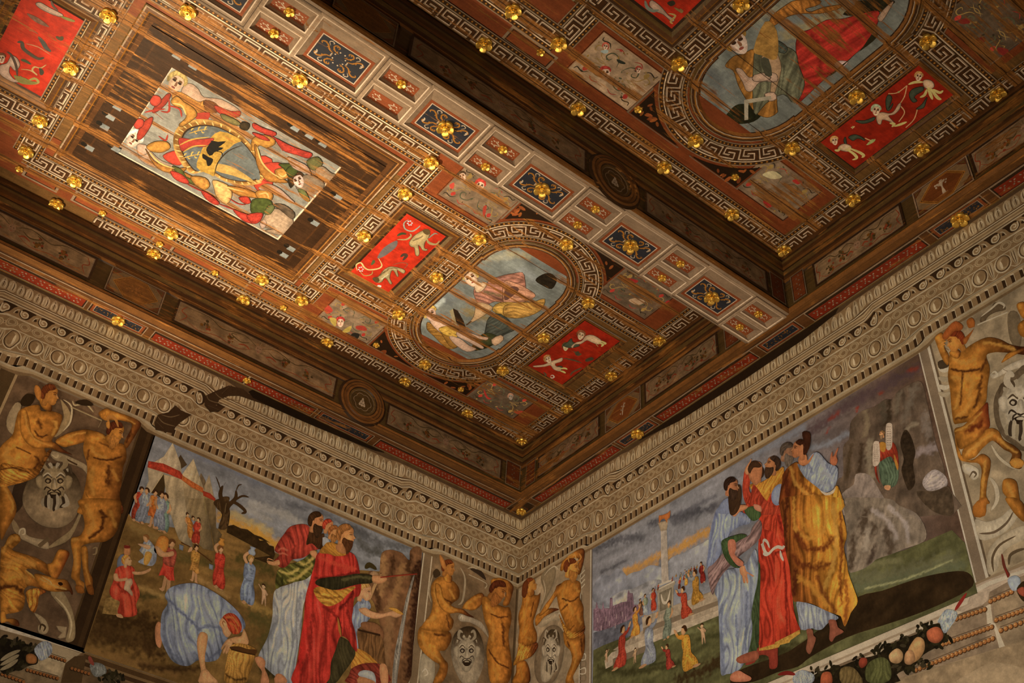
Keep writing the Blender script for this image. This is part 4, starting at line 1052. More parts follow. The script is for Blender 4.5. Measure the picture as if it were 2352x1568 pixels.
# the woman bending over a tub
A = part(eF, 'L', 'bending_woman', 9, 0.010, 'woman in blue bending over a wooden tub')
q(A, 13, '1340,1055 1370,1060 1385,1130 1370,1270 1330,1240 1320,1120', 'a5714a', 3, e=.5)
q(A, 13, '1405,830 1450,760 1560,725 1680,725 1800,780 1920,860 2020,950 2080,1030 2095,1090 2060,1140 1990,1130 1950,1180 1900,1280 1860,1370 1770,1395 1690,1380 1600,1430 1480,1395 1410,1290 1370,1180 1370,1080 1380,980 1430,890', '5f7089', 4, e=.6, w=.10, g=.25, ga=60, f=.42, fa=62, fp=.085, seed=12, st=[
    stk('L', 13, '1420,850 1560,980 1700,1110', 9, '3f5172', .75), stk('L', 13, '1480,820 1640,790 1800,860', 12, '8d99a6', .6), stk('L', 13, '1700,1120 1800,1080 1900,1120', 9, '475874', .7), stk('L', 13, '1450,1100 1560,1250 1640,1400', 10, '7f8c9c', .5), stk('L', 13, '1880,1290 1780,1380', 8, '3a4a68', .7),
    stk('L', 13, '1740,870 1760,990 1850,1060', 14, '8f9aa4', .5), stk('L', 13, '2000,960 2070,1060', 8, '3f5fa0', .6), stk('L', 13, '1400,1180 1440,1290 1560,1410', 10, '41536f', .6)])
q(A, 13, '1710,1140 1770,1160 1765,1250 1750,1340 1755,1440 1790,1500 1800,1575 1710,1575 1715,1480 1690,1340 1680,1220', 'b08152', 4, e=.6, w=.02)
q(A, 13, '1720,1470 1760,1455 1800,1500 1860,1575 1700,1575 1705,1510', 'b98a5a', 3, e=.5)
q(A, 13, '2080,1110 2115,1180 2120,1240 2060,1260 1990,1230 1960,1240 1930,1210 2000,1180 2060,1170', 'b58656', 4, e=.6, w=.02)
q(A, 13, '1940,1200 1985,1215 1975,1270 1935,1325 1925,1310 1945,1260 1915,1320 1900,1310 1925,1250 1895,1290 1890,1270', 'bb8c5c', 3, e=.5)
q(A, 13, '1870,1065 1890,1020 1920,1010 1960,1100 1975,1150 1940,1185 1905,1150 1895,1110', 'bd8d60', 3, e=.5, w=.015)
q(A, 13, '1900,1010 1950,975 2010,990 2055,1050 2065,1110 2040,1150 1990,1155 1950,1110 1935,1060 1925,1040', '8e3517', 3, e=.5, f=.55, fa=50, fp=.035, st=[stk('L', 13, '1930,1010 1990,1020 2040,1080', 5, 'c07a34', .8), stk('L', 13, '1960,1060 2010,1090 2030,1140', 4, 'c07a34', .7)])
ln(A, 13, '1925,1065 1910,1045 1900,1060 1915,1095', 2, '7a4a2a')
done(A)
A = part(eF, 'L', 'tub', 9.8, 0.012, 'wooden stave tub')
q(A, 13, '1965,1265 2030,1235 2120,1250 2190,1290 2185,1340 2160,1400 2130,1500 2090,1575 1930,1575 1915,1500 1930,1400', '8a6428', 3, e=.6, f=.45, fa=82, fp=.035, g=.5, ga=20, st=[stk('L', 13, '1930,1500 2000,1545 2100,1540', 6, '33200c', .8)])
q(A, 13, '1965,1265 2040,1262 2120,1285 2190,1290 2180,1330 2110,1320 2030,1300 1970,1285', '4a2f12', 3); ln(A, 13, '1970,1285 2060,1310 2180,1335', 3, '3a240e', 0)
done(A)

# the group on the right
A = part(eF, 'L', 'painted_rock', 5, 0.014, 'brown rock face with a thin waterfall')
q(A, 14, '990,640 1020,610 1080,630 1090,520 1110,450 1180,430 1260,450 1290,470 1340,520 1345,440 1400,400 1445,430 1440,560 1410,900 1370,1300 1330,1575 1100,1575 1110,1200 1040,900 1000,830', '65462a', 3, m=.5, mp=.06, e=.3, w=.06, st=[
    stk('L', 14, '1110,500 1120,640 1090,800', 22, '8d6a40', .7), stk('L', 14, '1200,500 1190,640', 16, '3a2412', .8), stk('L', 14, '1280,560 1240,760 1150,960', 20, '8a673c', .6), stk('L', 14, '1050,760 1080,900 1040,980', 14, '3f2814', .8), stk('L', 14, '1200,900 1160,1150 1140,1400', 26, '80603c', .6), stk('L', 14, '1350,480 1330,620 1400,600', 14, '3f2713', .8),
    stk('L', 14, '1430,560 1400,900 1340,1500', 30, '2c150b', .85), stk('L', 14, '1380,640 1350,760', 12, '301a0e', .8)])
q(A, 14, '1370,660 1385,655 1350,800 1320,950 1280,1200 1240,1500 1230,1575 1190,1575 1215,1300 1270,1050 1310,850', '6d6558', 2, e=.2, f=.5, fa=80, fp=.04, st=[stk('L', 14, '1350,760 1290,1050 1230,1400', 3, 'a39a88', .7)])
ln(A, 14, '960,590 1000,560 1060,600', 14, '3a3014'); ln(A, 14, '1100,640 1050,720 1000,860', 8, '9a784c'); q(A, 14, '1000,640 1040,610 1080,650 1060,720 1010,700', '8a6c4a', 3, e=.4)
done(A)
A = part(eF, 'L', 'bearded_man', 10, 0.011, 'bearded man in dark red, green sash and grey skirt')
q(A, 14, '195,770 330,720 470,640 520,600 500,720 430,900 410,1100 380,1300 350,1500 330,1575 250,1575 200,1530 140,1480 60,1400 40,1340 120,1180 160,1010 165,860', '8b8a86', 4, e=.5, w=.08, f=.42, fa=80, fp=.075, c2=W('767a7c'), c2a=-90, st=[
    stk('L', 14, '260,940 230,1080 200,1300', 8, '9fb0bb', .7), stk('L', 14, '330,880 290,1050 240,1200', 7, 'b3b6b4', .7), stk('L', 14, '200,1000 150,1200', 8, '5f6670', .6), stk('L', 14, '400,800 380,1000 330,1250', 10, '6a6c6e', .7), stk('L', 14, '190,1250 180,1450', 6, 'aab4ba', .6)])
q(A, 14, '10,1360 60,1350 100,1390 95,1450 120,1510 130,1575 60,1575 70,1480 30,1420', 'a5714a', 3, e=.5); q(A, 14, '190,1500 240,1500 280,1540 280,1575 180,1575', '9a6844', 2, e=.4)
q(A, 14, '215,600 300,560 420,520 520,430 545,470 530,600 500,640 440,690 330,715 250,740 195,770 185,720 195,650', '4d4a1e', 4, e=.4, f=.7, fa=30, fp=.085, seed=3, st=[stk('L', 14, '225,620 300,640 380,600', 7, 'a38f4a', .8), stk('L', 14, '300,700 400,660 500,560', 8, 'a08c48', .8), stk('L', 14, '380,530 440,560 510,500', 7, 'b09a50', .8), stk('L', 14, '240,680 250,740', 8, '23260f', .8)])
q(A, 14, '310,240 400,215 470,230 490,300 560,360 590,420 520,440 430,500 330,520 300,560 250,590 190,560 165,540 220,480 180,440 210,370 260,300', '7a2a1c', 4, e=.55, w=.06, f=.42, fa=65, fp=.07, g=.2, ga=150, st=[stk('L', 14, '215,440 250,420 290,440', 5, 'a05a40', .7), stk('L', 14, '205,480 250,460 285,480', 5, 'a05a40', .7), stk('L', 14, '300,290 350,400 330,500', 9, '44120c', .6)])
q(A, 14, '165,535 215,520 225,560 180,570 125,555 115,525', 'a0744a', 3, e=.4); ln(A, 14, '170,525 130,510 115,520', 3, 'a0744a'); q(A, 14, '480,450 520,440 545,465 540,510 500,490', '9a6c44', 3, e=.4)
q(A, 14, '490,250 560,300 605,300 600,400 560,430 500,380 450,390 470,300', '3a2410', 3, e=.4, f=.4, fa=80, fp=.03)
face(A, 14, (545, 200), 75, 6, 1, '96653c', '33200e', '352312', .6)
done(A)
A = part(eF, 'L', 'onlookers', 10.5, 0.010, 'two heads between the two big men')
q(A, 14, '590,330 640,340 660,420 600,440', '9a9a98', 2, e=.3)
face(A, 14, (645, 235), 52, 5, 1, '9c6c40', '8a3018', None, .5); face(A, 14, (690, 290), 52, 15, 1, 'a0703e', '7a4a20', '7a5226', .5)
done(A)
A = part(eF, 'L', 'boy', 10, 0.010, 'boy in light blue holding a bowl to the water')
q(A, 14, '890,880 940,850 990,880 1005,930 970,960 1000,1010 960,1060 900,1110 890,1200 915,1280 860,1290 830,1100 840,960', '62728a', 4, e=.55, f=.4, fa=75, fp=.05, st=[stk('L', 14, '900,900 950,930 990,900', 6, '8a98a6', .6)])
q(A, 14, '900,940 960,930 1010,960 1100,980 1180,960 1230,965 1270,990 1220,1015 1160,1000 1060,1025 980,1010 920,975', 'b5855a', 4, e=.5, w=.02)
q(A, 14, '1155,930 1220,935 1285,985 1250,985 1200,960', 'a87a2c', 3, e=.4)
face(A, 14, (955, 800), 70, 12, 1, 'bb8c60', 'a0763c')
q(A, 14, '920,1060 980,1050 1060,1070 1110,1130 1115,1200 1080,1190 1000,1140 930,1110', '6e4a2c', 3, e=.5); q(A, 14, '890,1110 1000,1140 1080,1160 1115,1250 1120,1575 900,1575 900,1300', '5c4022', 3, e=.3, f=.5, fa=85, fp=.05)
ln(A, 14, '895,1120 1000,1145 1085,1165', 5, '33200f', 0)
done(A)
A = part(eF, 'L', 'man_with_rod', 12, 0.011, 'man in a red cloak stretching a rod to the rock')
q(A, 14, '720,1190 780,1200 840,1250 870,1330 820,1420 760,1500 700,1575 610,1575 650,1400 690,1280', '39321c', 4, e=.5, f=.3, fa=70, fp=.06)
q(A, 14, '545,470 640,430 760,440 850,470 890,540 910,650 920,760 900,830 860,850 850,950 840,1040 870,1150 885,1300 850,1280 800,1200 740,1180 700,1290 660,1400 620,1575 330,1575 370,1400 400,1200 430,1000 440,850 480,700 520,560', '8e2418', 4, e=.5, w=.09, f=.5, fa=78, fp=.10, seed=7, g=.22, ga=0, st=[
    stk('L', 14, '560,500 700,560 860,600', 12, 'b8432a', .7), stk('L', 14, '520,640 470,900 420,1250 360,1560', 14, 'b01c12', .6), stk('L', 14, '540,680 640,680 880,630', 10, '5a120e', .8), stk('L', 14, '600,930 700,1000 750,1100', 10, '5e140e', .7), stk('L', 14, '500,1000 480,1250 420,1500', 12, '6a1812', .7), stk('L', 14, '640,1000 600,1250 560,1500', 12, '6a1a12', .6), stk('L', 14, '740,940 800,880 850,800', 10, '4a0f0c', .8), stk('L', 14, '570,1100 540,1300 480,1560', 8, 'b8402a', .5), stk('L', 14, '800,960 830,1060 870,1200', 10, '561510', .7)])
q(A, 14, '600,400 640,370 720,390 760,430 790,480 700,490 640,470 560,460', '95661f', 3, e=.5, f=.3, fa=20, fp=.04)
q(A, 14, '510,780 560,750 640,770 740,780 840,750 870,760 800,820 740,880 650,920 590,900 540,850', '9c6e22', 3, e=.5, f=.5, fa=10, fp=.06, st=[stk('L', 14, '540,800 640,850 740,840', 8, '5a3a10', .7)])
q(A, 14, '545,690 640,670 760,660 880,640 1000,650 1020,680 1010,720 900,730 820,750 700,780 600,760 530,730', '2f2a17', 4, e=.5, f=.35, fa=80, fp=.05, st=[stk('L', 14, '760,690 900,670 1000,680', 7, '56502e', .7)])
q(A, 14, '1015,660 1060,655 1130,670 1140,695 1100,720 1050,725 1015,705', 'a8784c', 3, e=.5); ln(A, 14, '1060,665 1130,685', 2, '6a4428'); ln(A, 14, '1085,672 1250,655 1400,642', 3.2, '7a2c18', 0)
q(A, 14, '715,1010 740,1080 750,1180 725,1130', '8a5a20', 2); ln(A, 14, '720,1000 745,1100 755,1190', 2, '3a0e0a')
face(A, 14, (795, 320), 85, 6, 1, 'a57240', '7a5024', '4a2c14', .55)
q(A, 14, '700,400 760,380 790,470 720,450', '95653a', 2, e=.3)
done(A)
A = part(eF, 'L', 'kneeling_drinker', 11, 0.011, 'kneeling figure with a grey cap at the bottom edge')
q(A, 14, '870,1290 940,1300 1020,1360 1060,1420 960,1440 880,1480 830,1440', '96661f', 3, e=.5, f=.4, fa=30, fp=.05)
q(A, 14, '840,1450 930,1410 1050,1405 1110,1440 1150,1490 1150,1575 800,1575 815,1510', '6a2a1c', 3, e=.5, f=.5, fa=20, fp=.05); q(A, 14, '1080,1420 1140,1430 1150,1575 1090,1575', 'a5744a', 3, e=.4)
q(A, 14, '905,1480 960,1465 1030,1490 1045,1575 1000,1545 900,1515', 'a3a39c', 3, e=.4); q(A, 14, '905,1520 1000,1545 1040,1575 890,1575', '96673f', 2, e=.3)
done(A)
# ================================================================== the painting on the right wall
eF = empty('wall_fresco', (0, 2.9, 5.2), 'fresco of robed men before a crowd kneeling around a tall column', 'fresco')
A = part(eF, 'R', 'sky', 1, 0.03)
A.rect(1.112, 5.2, 4.69, 7.125, W('6f7074'), m=.42, mp=.08, ms=7, ma=-3, seed=8, c2=W('56402f'), c2a=0, c2k=.75, c2o=-.25, st=[
    stk('R', 15, '770,420 1000,330 1170,320', 26, '45464c', .8), stk('R', 15, '1250,200 1500,130 1800,60', 22, '45464e', .8), stk('R', 15, '820,620 940,570 1040,520', 9, '4a4b50', .8), stk('R', 15, '1450,190 1650,110', 24, '42434b', .7),
    stk('R', 15, '1020,620 1200,540 1340,470', 22, 'a67c36', .9), stk('R', 15, '1400,470 1600,350 1760,260', 26, 'a67c36', .9), stk('R', 15, '1050,650 1300,560', 16, 'a87e3a', .7),
    stk('R', 15, '780,380 900,300 1100,240 1400,60', 20, '8f8f90', .6), stk('R', 11, '1700,1500 1900,1380 2100,1240 2315,1120', 18, '8b8c90', .6), stk('R', 11, '1500,1560 1800,1420', 14, '555660', .7), stk('R', 12, '0,1060 200,960 420,830', 24, '66707f', .7),
    stk('R', 12, '520,1000 650,960 800,880', 16, '6c7480', .7), stk('R', 12, '500,850 800,640 1100,480 1400,330', 34, '4d3c3c', .8), stk('R', 12, '650,760 720,700', 12, '6e2a1c', .7), stk('R', 12, '880,690 890,650', 7, '7a2a18', .7), stk('R', 12, '620,880 650,830', 6, '7a2a18', .7), stk('R', 12, '1340,330 1400,320', 12, '7a3018', .7), stk('R', 12, '1080,540 1100,530', 8, '7a3018', .7)])
A.build()
A = part(eF, 'R', 'cloud_hills', 2, 0.02, 'pale billowing clouds')
cl = dict(e=.3, m=.45, mp=.07, g=.3, ga=60, b=.08)
q(A, 15, '765,870 775,720 830,640 900,650 960,590 1000,600 1050,660 1060,720 1100,850 1000,930', '757a84', 3, **cl)
q(A, 15, '1040,680 1080,630 1150,610 1190,590 1250,560 1320,570 1350,600 1350,740 1200,800 1100,850', '7c8088', 3, **cl); q(A, 15, '1395,560 1440,490 1520,460 1600,420 1700,370 1760,350 1755,560 1600,620 1420,690', '828488', 3, **cl)
q(A, 15, '900,860 1000,780 1100,760 1250,690 1345,690 1345,760 1200,830 1000,960', '8e8d8c', 3, e=.3, m=.6, mp=.05)
done(A)
A = part(eF, 'R', 'painted_city', 3, 0.014, 'hazy violet city with spires')
q(A, 15, '762,1120 762,940 780,930 790,870 805,930 835,940 845,870 855,930 900,930 905,840 925,840 930,910 980,890 1000,880 1050,870 1055,800 1065,770 1075,800 1100,800 1110,900 1150,900 1180,1000 1050,1090 900,1140', '665058', 0, m=.5, mp=.03, f=.4, fa=88, fp=.03)
q(A, 15, '762,1140 900,1100 1050,1040 1180,960 1200,1040 1060,1180 970,1200 840,1250 762,1290', '565a68', 0, m=.5, mp=.04)
for x, y in ((800, 1010), (870, 1000), (900, 1040), (960, 980), (1010, 960), (1040, 1000), (830, 1080), (950, 1060)): ln(A, 15, f'{x},{y} {x},{y + 40}', 3, '8f7a7a', 0)
done(A)
A = part(eF, 'R', 'meadow', 2.5, 0.018)
A.poly(np.concatenate([px('R', P(15, '762,1290 860,1240 960,1190 1200,1130 1840,860 2200,760')), px('R', P(16, '200,700 700,620 820,560 1300,430 1700,260')), [(4.69, 5.55), (4.69, 5.2), (1.112, 5.2)]]), W('525030'), 0, m=.6, mp=.05, ms=3, ma=8, seed=5, st=[
    stk('R', 15, '800,1440 1100,1480 1500,1400', 16, '333018', .7), stk('R', 15, '1500,1540 1750,1440 1850,1380', 36, '33220f', .85), stk('R', 15, '1450,1190 1800,1060', 12, '6a6a44', .6), stk('R', 15, '1250,1420 1450,1370', 8, '2f2e18', .7), stk('R', 15, '1650,1200 1850,1150', 10, '38381c', .6),
    stk('R', 16, '820,660 1200,640 1700,500', 30, '5c5a40', .8), stk('R', 16, '830,760 1100,720 1400,640 1800,560', 22, '56583f', .8), stk('R', 16, '960,760 1300,680 1700,520', 4, '8d8a60', .7), stk('R', 16, '900,580 1100,540 1250,520', 16, '6e6a48', .7), stk('R', 16, '60,1330 400,1300 600,1200', 40, '2f2812', .7)])
q(A, 16, '900,830 1100,780 1300,710 1500,650 1750,610 1860,640 1880,740 1700,850 1400,980 1100,1080 800,1180 500,1340 380,1430 200,1480 0,1560 -200,1575 -100,1450 300,1300 700,1000', '2f2110', 3, m=.5, mp=.06, ms=2, ma=20)
done(A)
A = part(eF, 'R', 'painted_cliff', 4, 0.014, 'grey-mauve cliff with clefts')
q(A, 12, '820,930 830,800 870,740 930,690 1040,650 1130,590 1190,590 1240,520 1340,460 1440,440 1490,620 1560,950 1630,1150 1660,1330 1720,1568 720,1568 720,1290 770,1240 770,1000', '574839', 3, m=.4, mp=.07, f=.16, fa=80, fp=.16, st=[
    stk('R', 12, '960,680 980,800 950,900', 14, '75664e', .7), stk('R', 12, '1100,620 1130,760', 16, '4a4234', .7), stk('R', 12, '1170,600 1160,760 1140,800', 14, '352a1c', .8), stk('R', 12, '1250,540 1220,700', 14, '6d6250', .6), stk('R', 12, '1380,500 1330,650 1300,760', 22, '6a5f50', .6), stk('R', 12, '1470,720 1500,900', 18, '766a5e', .6),
    stk('R', 12, '930,980 920,1150 900,1210', 12, '392b1c', .8), stk('R', 12, '840,1000 800,1250', 14, '40321f', .7), stk('R', 12, '1000,960 990,1180 1020,1300', 18, '80745e', .6), stk('R', 12, '1400,800 1340,820 1300,900', 10, '8a7c66', .6), stk('R', 12, '1420,1040 1560,1000', 20, '887a76', .6)])
q(A, 12, '1300,850 1260,960 1290,1100 1270,1200 1310,1330 1340,1370 1390,1300 1370,1150 1390,1040 1350,900', '33271a', 3, m=.6, mp=.02); q(A, 12, '1450,1310 1480,1240 1560,1190 1650,1250 1660,1330 1560,1370 1490,1370', '8a7e76', 3, e=.5, f=.3, fa=10, fp=.03)
q(A, 12, '740,1568 760,1400 860,1320 880,1230 1000,1240 1100,1400 1180,1500 1300,1540 1320,1580 1000,1600', '7a6c60', 3, m=.35, mp=.05, f=.16, fa=75, fp=.10); q(A, 12, '1400,1380 1550,1380 1680,1340 1720,1568 1600,1575 1480,1500', '4a3c2c', 3, m=.6, mp=.03)
q(A, 16, '760,-10 1150,-10 1250,50 1400,120 1480,260 1460,360 1300,420 1180,470 1060,510 1000,560 900,610 810,600 800,300 780,100', '716454', 3, m=.35, mp=.05, f=.18, fa=62, fp=.11, seed=9, st=[
    stk('R', 16, '960,110 940,250 1040,250', 24, '46382a', .85), stk('R', 16, '860,320 840,580', 18, '46382a', .85), stk('R', 16, '1150,260 1180,440', 20, '4a3c2e', .85), stk('R', 16, '1040,400 1000,540', 14, '42342a', .8), stk('R', 16, '980,260 960,420', 16, '958876', .6), stk('R', 16, '1160,60 1300,200 1330,360', 10, 'a0938a', .6), stk('R', 16, '1020,90 1150,180 1230,330', 10, 'a0938a', .6), stk('R', 16, '1300,60 1420,160', 8, '6a5d52', .6)])
done(A)
for i, s in enumerate(('1060,560 1100,510 1190,530 1100,590', '1280,590 1290,520 1340,560', '1480,500 1500,460 1550,490')):
    pass
A = part(eF, 'R', 'figure_with_tablets', 6, 0.010, 'distant bearded figure lifting two white tablets')
q(A, 12, '1080,1140 1160,1060 1200,1120 1250,1200 1230,1320 1150,1350 1100,1300', '44503c', 3, e=.5, f=.5, fa=85, fp=.03)
q(A, 12, '1060,960 1120,980 1200,960 1240,1040 1250,1180 1220,1140 1180,1080 1100,1120 1060,1160 1080,1290 1110,1330 1060,1270 1040,1140', '7a2a16', 3, e=.5, f=.4, fp=.03); q(A, 12, '1090,960 1140,970 1130,1040 1095,1030', '96691f', 3)
q(A, 12, '1210,1060 1245,1150 1240,1200 1215,1130', '9a6a24', 3); q(A, 12, '1130,1330 1180,1330 1170,1370 1130,1360', 'b08058', 2)
face(A, 12, (1105, 890), 26, 0, -1, 'a5744a', '6a5030', '6a5238')
fo = done(A)
for s, (x0, x1, y0, y1) in (('1040,955 1065,950 1085,970 1088,1130 1030,1160 1030,1000', (1040, 1078, 985, 1120)), ('1140,830 1160,795 1190,800 1197,840 1192,1000 1145,1015', (1148, 1188, 830, 985))):
    A = part(fo, 'R', 'tablet', 6.6, 0.010, 'white tablet covered with rows of dark marks'); q(A, 12, s, 'b3a08a', 3, e=.25)
    for r in range(9):
        y = y0 + (y1 - y0) * r / 8
        for k_ in range(3): ln(A, 12, f'{x0 + (x1 - x0) * (k_ + .1) / 3:.0f},{y:.0f} {x0 + (x1 - x0) * (k_ + .65) / 3:.0f},{y - 3:.0f}', 1.2, '4a382a', 0)
    done(A)
A = part(eF, 'R', 'painted_steps', 4, 0.014, 'pale stone steps around the pedestal')
q(A, 15, '1180,1010 1820,770 1850,860 1845,975 1500,1090 1000,1290 930,1290 1000,1240 1190,1120', '8f806a', 0, e=.15, m=.3, mp=.04); q(A, 15, '1190,1100 1845,860 1845,900 1190,1150', '6f604c', 0)
q(A, 15, '920,1310 1850,940 1850,990 940,1360 930,1420 870,1450 860,1380', '9a8b74', 0, m=.3, mp=.04); q(A, 15, '930,1365 1240,1240 1240,1290 935,1420', '6a5c48', 0)
done(A)
A = part(eF, 'R', 'painted_column', 5, 0.011, 'tall column with a golden calf on top')
q(A, 15, '1343,260 1395,250 1412,700 1350,735', '94897a', 0, g=.5, ga=180, m=.2, mp=.03); q(A, 15, '1318,200 1345,190 1400,180 1412,150 1400,230 1395,262 1342,270', '8a7a62', 0, e=.4)
q(A, 15, '1326,140 1350,135 1400,115 1425,95 1420,150 1400,170 1395,200 1375,165 1345,175 1330,205', '985a28', 3, e=.4)
q(A, 15, '1300,770 1460,690 1470,715 1455,740 1450,940 1320,990 1315,800', '857a66', 0, e=.2); q(A, 15, '1330,800 1440,750 1436,920 1336,960', '6a614e', 0, e=.3)
ln(A, 15, '1345,810 1365,880 1400,870 1425,770', 7, 'a09580'); ln(A, 15, '1310,775 1460,700', 4, 'b0a48e', 0); ln(A, 15, '1320,735 1440,690', 5, 'a89c88', 0)
done(A)
# the crowd: far row first
rowc = ('6a2a1a', '7a5a20', '4e5a50', '8a3520', '5a6474', '9a6c24', '5a3020')
for i, (x, y, h) in enumerate(((1440, 700, 45), (1470, 690, 55), (1510, 700, 75), (1500, 770, 100), (1545, 690, 90), (1580, 660, 70), (1600, 650, 75), (1625, 640, 70), (1650, 620, 60), (1560, 740, 130), (1320, 780, 60), (1290, 790, 50), (1690, 640, 90))):
    pt = P(15, f'{x},{y} {x + 6},{y - h}'); tiny(eF, 'R', 'painted_figure', 5 + i * .11, pt[0], pt[1], 'robe', rowc[i % 7], rowc[(i + 3) % 7], 1 if i % 2 else -1)
for i, (s, pose, rb, r2, fl, lab) in enumerate((('1180,1000 1168,850', 'robe', '4a3624', '5a3a2a', 1, None), ('1215,1000 1210,810', 'robe', '6a705a', '707a80', 1, None), ('1285,960 1278,760', 'jug0', '8a3018', '8a3018', 1, 'figure in red raising both arms'), ('1140,1160 1120,920', 'kneel', 'a06c22', 'a06c22', 1, 'kneeling figure in yellow on the steps'),
        ('1650,890 1640,600', 'kneel', '8a6420', '7a7a74', -1, None), ('1715,715 1690,535', 'robe', '6a1e16', '6a1e16', -1, 'cloaked figure in dark red'), ('1400,1195 1420,865', 'robe', '666a58', '5c6252', -1, 'figure in grey green before the pedestal'), ('1560,1010 1535,745', 'kneel', '8a341c', '8a341c', -1, 'kneeling figure in rust red facing the column'),
        ('1010,1430 1020,1080', 'kneel', '86301e', '86301e', 1, 'kneeling figure in red at the corner of the steps'), ('1260,1400 1240,1005', 'kneel', '66707e', '66707e', 1, 'figure in grey blue with raised arms'), ('1590,1455 1545,1080', 'kneel', 'a8741f', 'a8741f', -1, 'kneeling figure in bright yellow'), ('1425,1450 1400,1240', 'kneel', '7a2a1e', '7a2a1e', -1, 'small kneeling figure in red'))):
    pt = P(15, s); tiny(eF, 'R', 'painted_figure', 7 + i * .14, pt[0], pt[1], 'robe' if pose == 'jug0' else pose, rb, r2, fl, HR, lab)
for i, s in enumerate(('1720,1235 1700,1065', '1128,1405 1130,1275', '885,1400 885,1285')):
    pt = P(15, s); tiny(eF, 'R', 'painted_child', 9 + i * .2, pt[0], pt[1], 'child', 'c09a72', None, -1 if i == 0 else 1)

# the four men in front
A = part(eF, 'R', 'man_in_red', 10, 0.011, 'man in a long red robe with a knotted white belt')
q(A, 16, '60,1270 150,1280 215,1260 220,1330 215,1440 150,1450 140,1350 60,1340 20,1400 -60,1420 -40,1330', '7a3020', 3, e=.4)
q(A, 16, '75,60 270,40 280,320 290,440 330,640 350,900 380,1040 412,1130 330,1180 250,1220 150,1270 60,1275 55,900 60,600 50,430 60,300', '9e2f16', 3, e=.4, w=.08, f=.55, fa=88, fp=.085, seed=4, st=[
    stk('R', 16, '100,100 170,200 260,330', 10, 'c25026', .7), stk('R', 16, '200,80 240,200 270,320', 8, '5a140c', .7), stk('R', 16, '110,500 90,800 90,1240', 9, 'b8431f', .6), stk('R', 16, '160,500 150,800 150,1240', 7, '5a130c', .75), stk('R', 16, '220,520 230,820 220,1200', 8, 'b8431f', .6), stk('R', 16, '270,540 290,800 300,1180', 7, '5a130c', .75), stk('R', 16, '80,430 170,470 280,440', 8, '4a100a', .7)])
q(A, 16, '60,1250 150,1250 250,1200 330,1160 405,1120 415,1150 330,1210 320,1230 240,1250 230,1270 150,1290 60,1300', 'a0782e', 0, m=.6, mp=.01)
q(A, 11, '2060,1568 2090,1480 2160,1420 2315,1400 2315,1580', '8a2f16', 3, e=.3, f=.4, fa=40, fp=.04); q(A, 15, '2080,-10 2330,-10 2330,380 2260,300 2220,240 2210,120 2120,60', '8a2c14', 3, e=.3, f=.5, fa=75, fp=.05)
q(A, 15, '2190,250 2330,280 2330,1240 2200,1280 2190,900', '902a14', 0, f=.55, fa=88, fp=.07, e=.2)
q(A, 12, '20,1340 120,1280 220,1200 270,1180 260,1330 200,1350 160,1400 120,1470 60,1440 20,1400', '9c6a1e', 3, e=.4, f=.45, fa=40, fp=.04, st=[stk('R', 12, '30,1400 120,1350 220,1230', 5, 'c08a34', .6)]); q(A, 12, '0,1340 40,1350 130,1470 250,1490 260,1568 0,1568', '86301a', 3, e=.3, f=.4, fa=60, fp=.04)
q(A, 12, '165,1400 200,1340 250,1320 268,1400 265,1470 210,1505 170,1470', '5d6f92', 3, e=.5)
face(A, 12, (165, 1160), 68, 14, -1, '8a5c38', '33241a', '3a281a', .5)
q(A, 12, '-30,1180 30,1130 80,1150 80,1250 40,1330 0,1310 -30,1260', '8a5a38', 3, e=.4); q(A, 12, '-40,1190 -10,1130 40,1125 80,1160 60,1180 10,1180 -20,1230', '3a2616', 3, e=.4); ln(A, 12, '0,1210 30,1205', 2, '2a170c'); ln(A, 12, '40,1205 62,1200', 2, '2a170c'); ln(A, 12, '35,1210 38,1250', 2, '6a4028'); ln(A, 12, '22,1275 50,1272', 2.4, '6a2a1c')
ro = done(A)
A = part(ro, 'R', 'belt', 10.6, 0.01, 'knotted white cloth belt')
ln(A, 16, '85,380 110,450 140,470 180,430 220,410 260,420 275,400', 7, 'b3a894', 0); ln(A, 16, '95,390 100,350 130,370 150,420', 6, 'a79c8a'); ln(A, 16, '240,440 250,490 270,530', 6, 'a79c8a'); ln(A, 16, '110,440 100,470 130,480 160,450', 5, 'b5ac98')
done(A)
A = part(eF, 'R', 'pointing_man', 9, 0.011, 'man behind pointing a finger upward')
q(A, 11, '2050,1380 2060,1240 2075,1190 2100,1170 2110,1200 2115,1290 2110,1380 2160,1440 2140,1500 2080,1490', '8f331c', 4, e=.5, f=.3, fp=.04); q(A, 11, '2075,1180 2110,1130 2120,1105 2128,1110 2115,1160 2120,1200 2095,1240 2070,1220', 'a5714a', 3, e=.4)
q(A, 11, '2110,1330 2180,1310 2280,1300 2315,1330 2315,1450 2200,1460 2150,1400', '9a6c1e', 3, e=.4, f=.4, fa=30, fp=.04)
face(A, 11, (2165, 1230), 62, 6, -1, '8f5f3c', '2f2016')
done(A)
A = part(eF, 'R', 'grey_bearded_man', 9.5, 0.010, 'grey bearded head behind the man in yellow')
face(A, 12, (310, 1050), 70, 10, 1, '75543c', '453a30', '5a4e42', .5)
done(A)
A = part(eF, 'R', 'man_in_blue', 11, 0.011, 'dark bearded man wrapped in pale blue with a mauve sash')
q(A, 15, '2150,620 2205,560 2200,1000 2190,1260 2120,1360 2060,1400 2100,1000', '39452a', 3, e=.3, f=.4, fa=88, fp=.04)
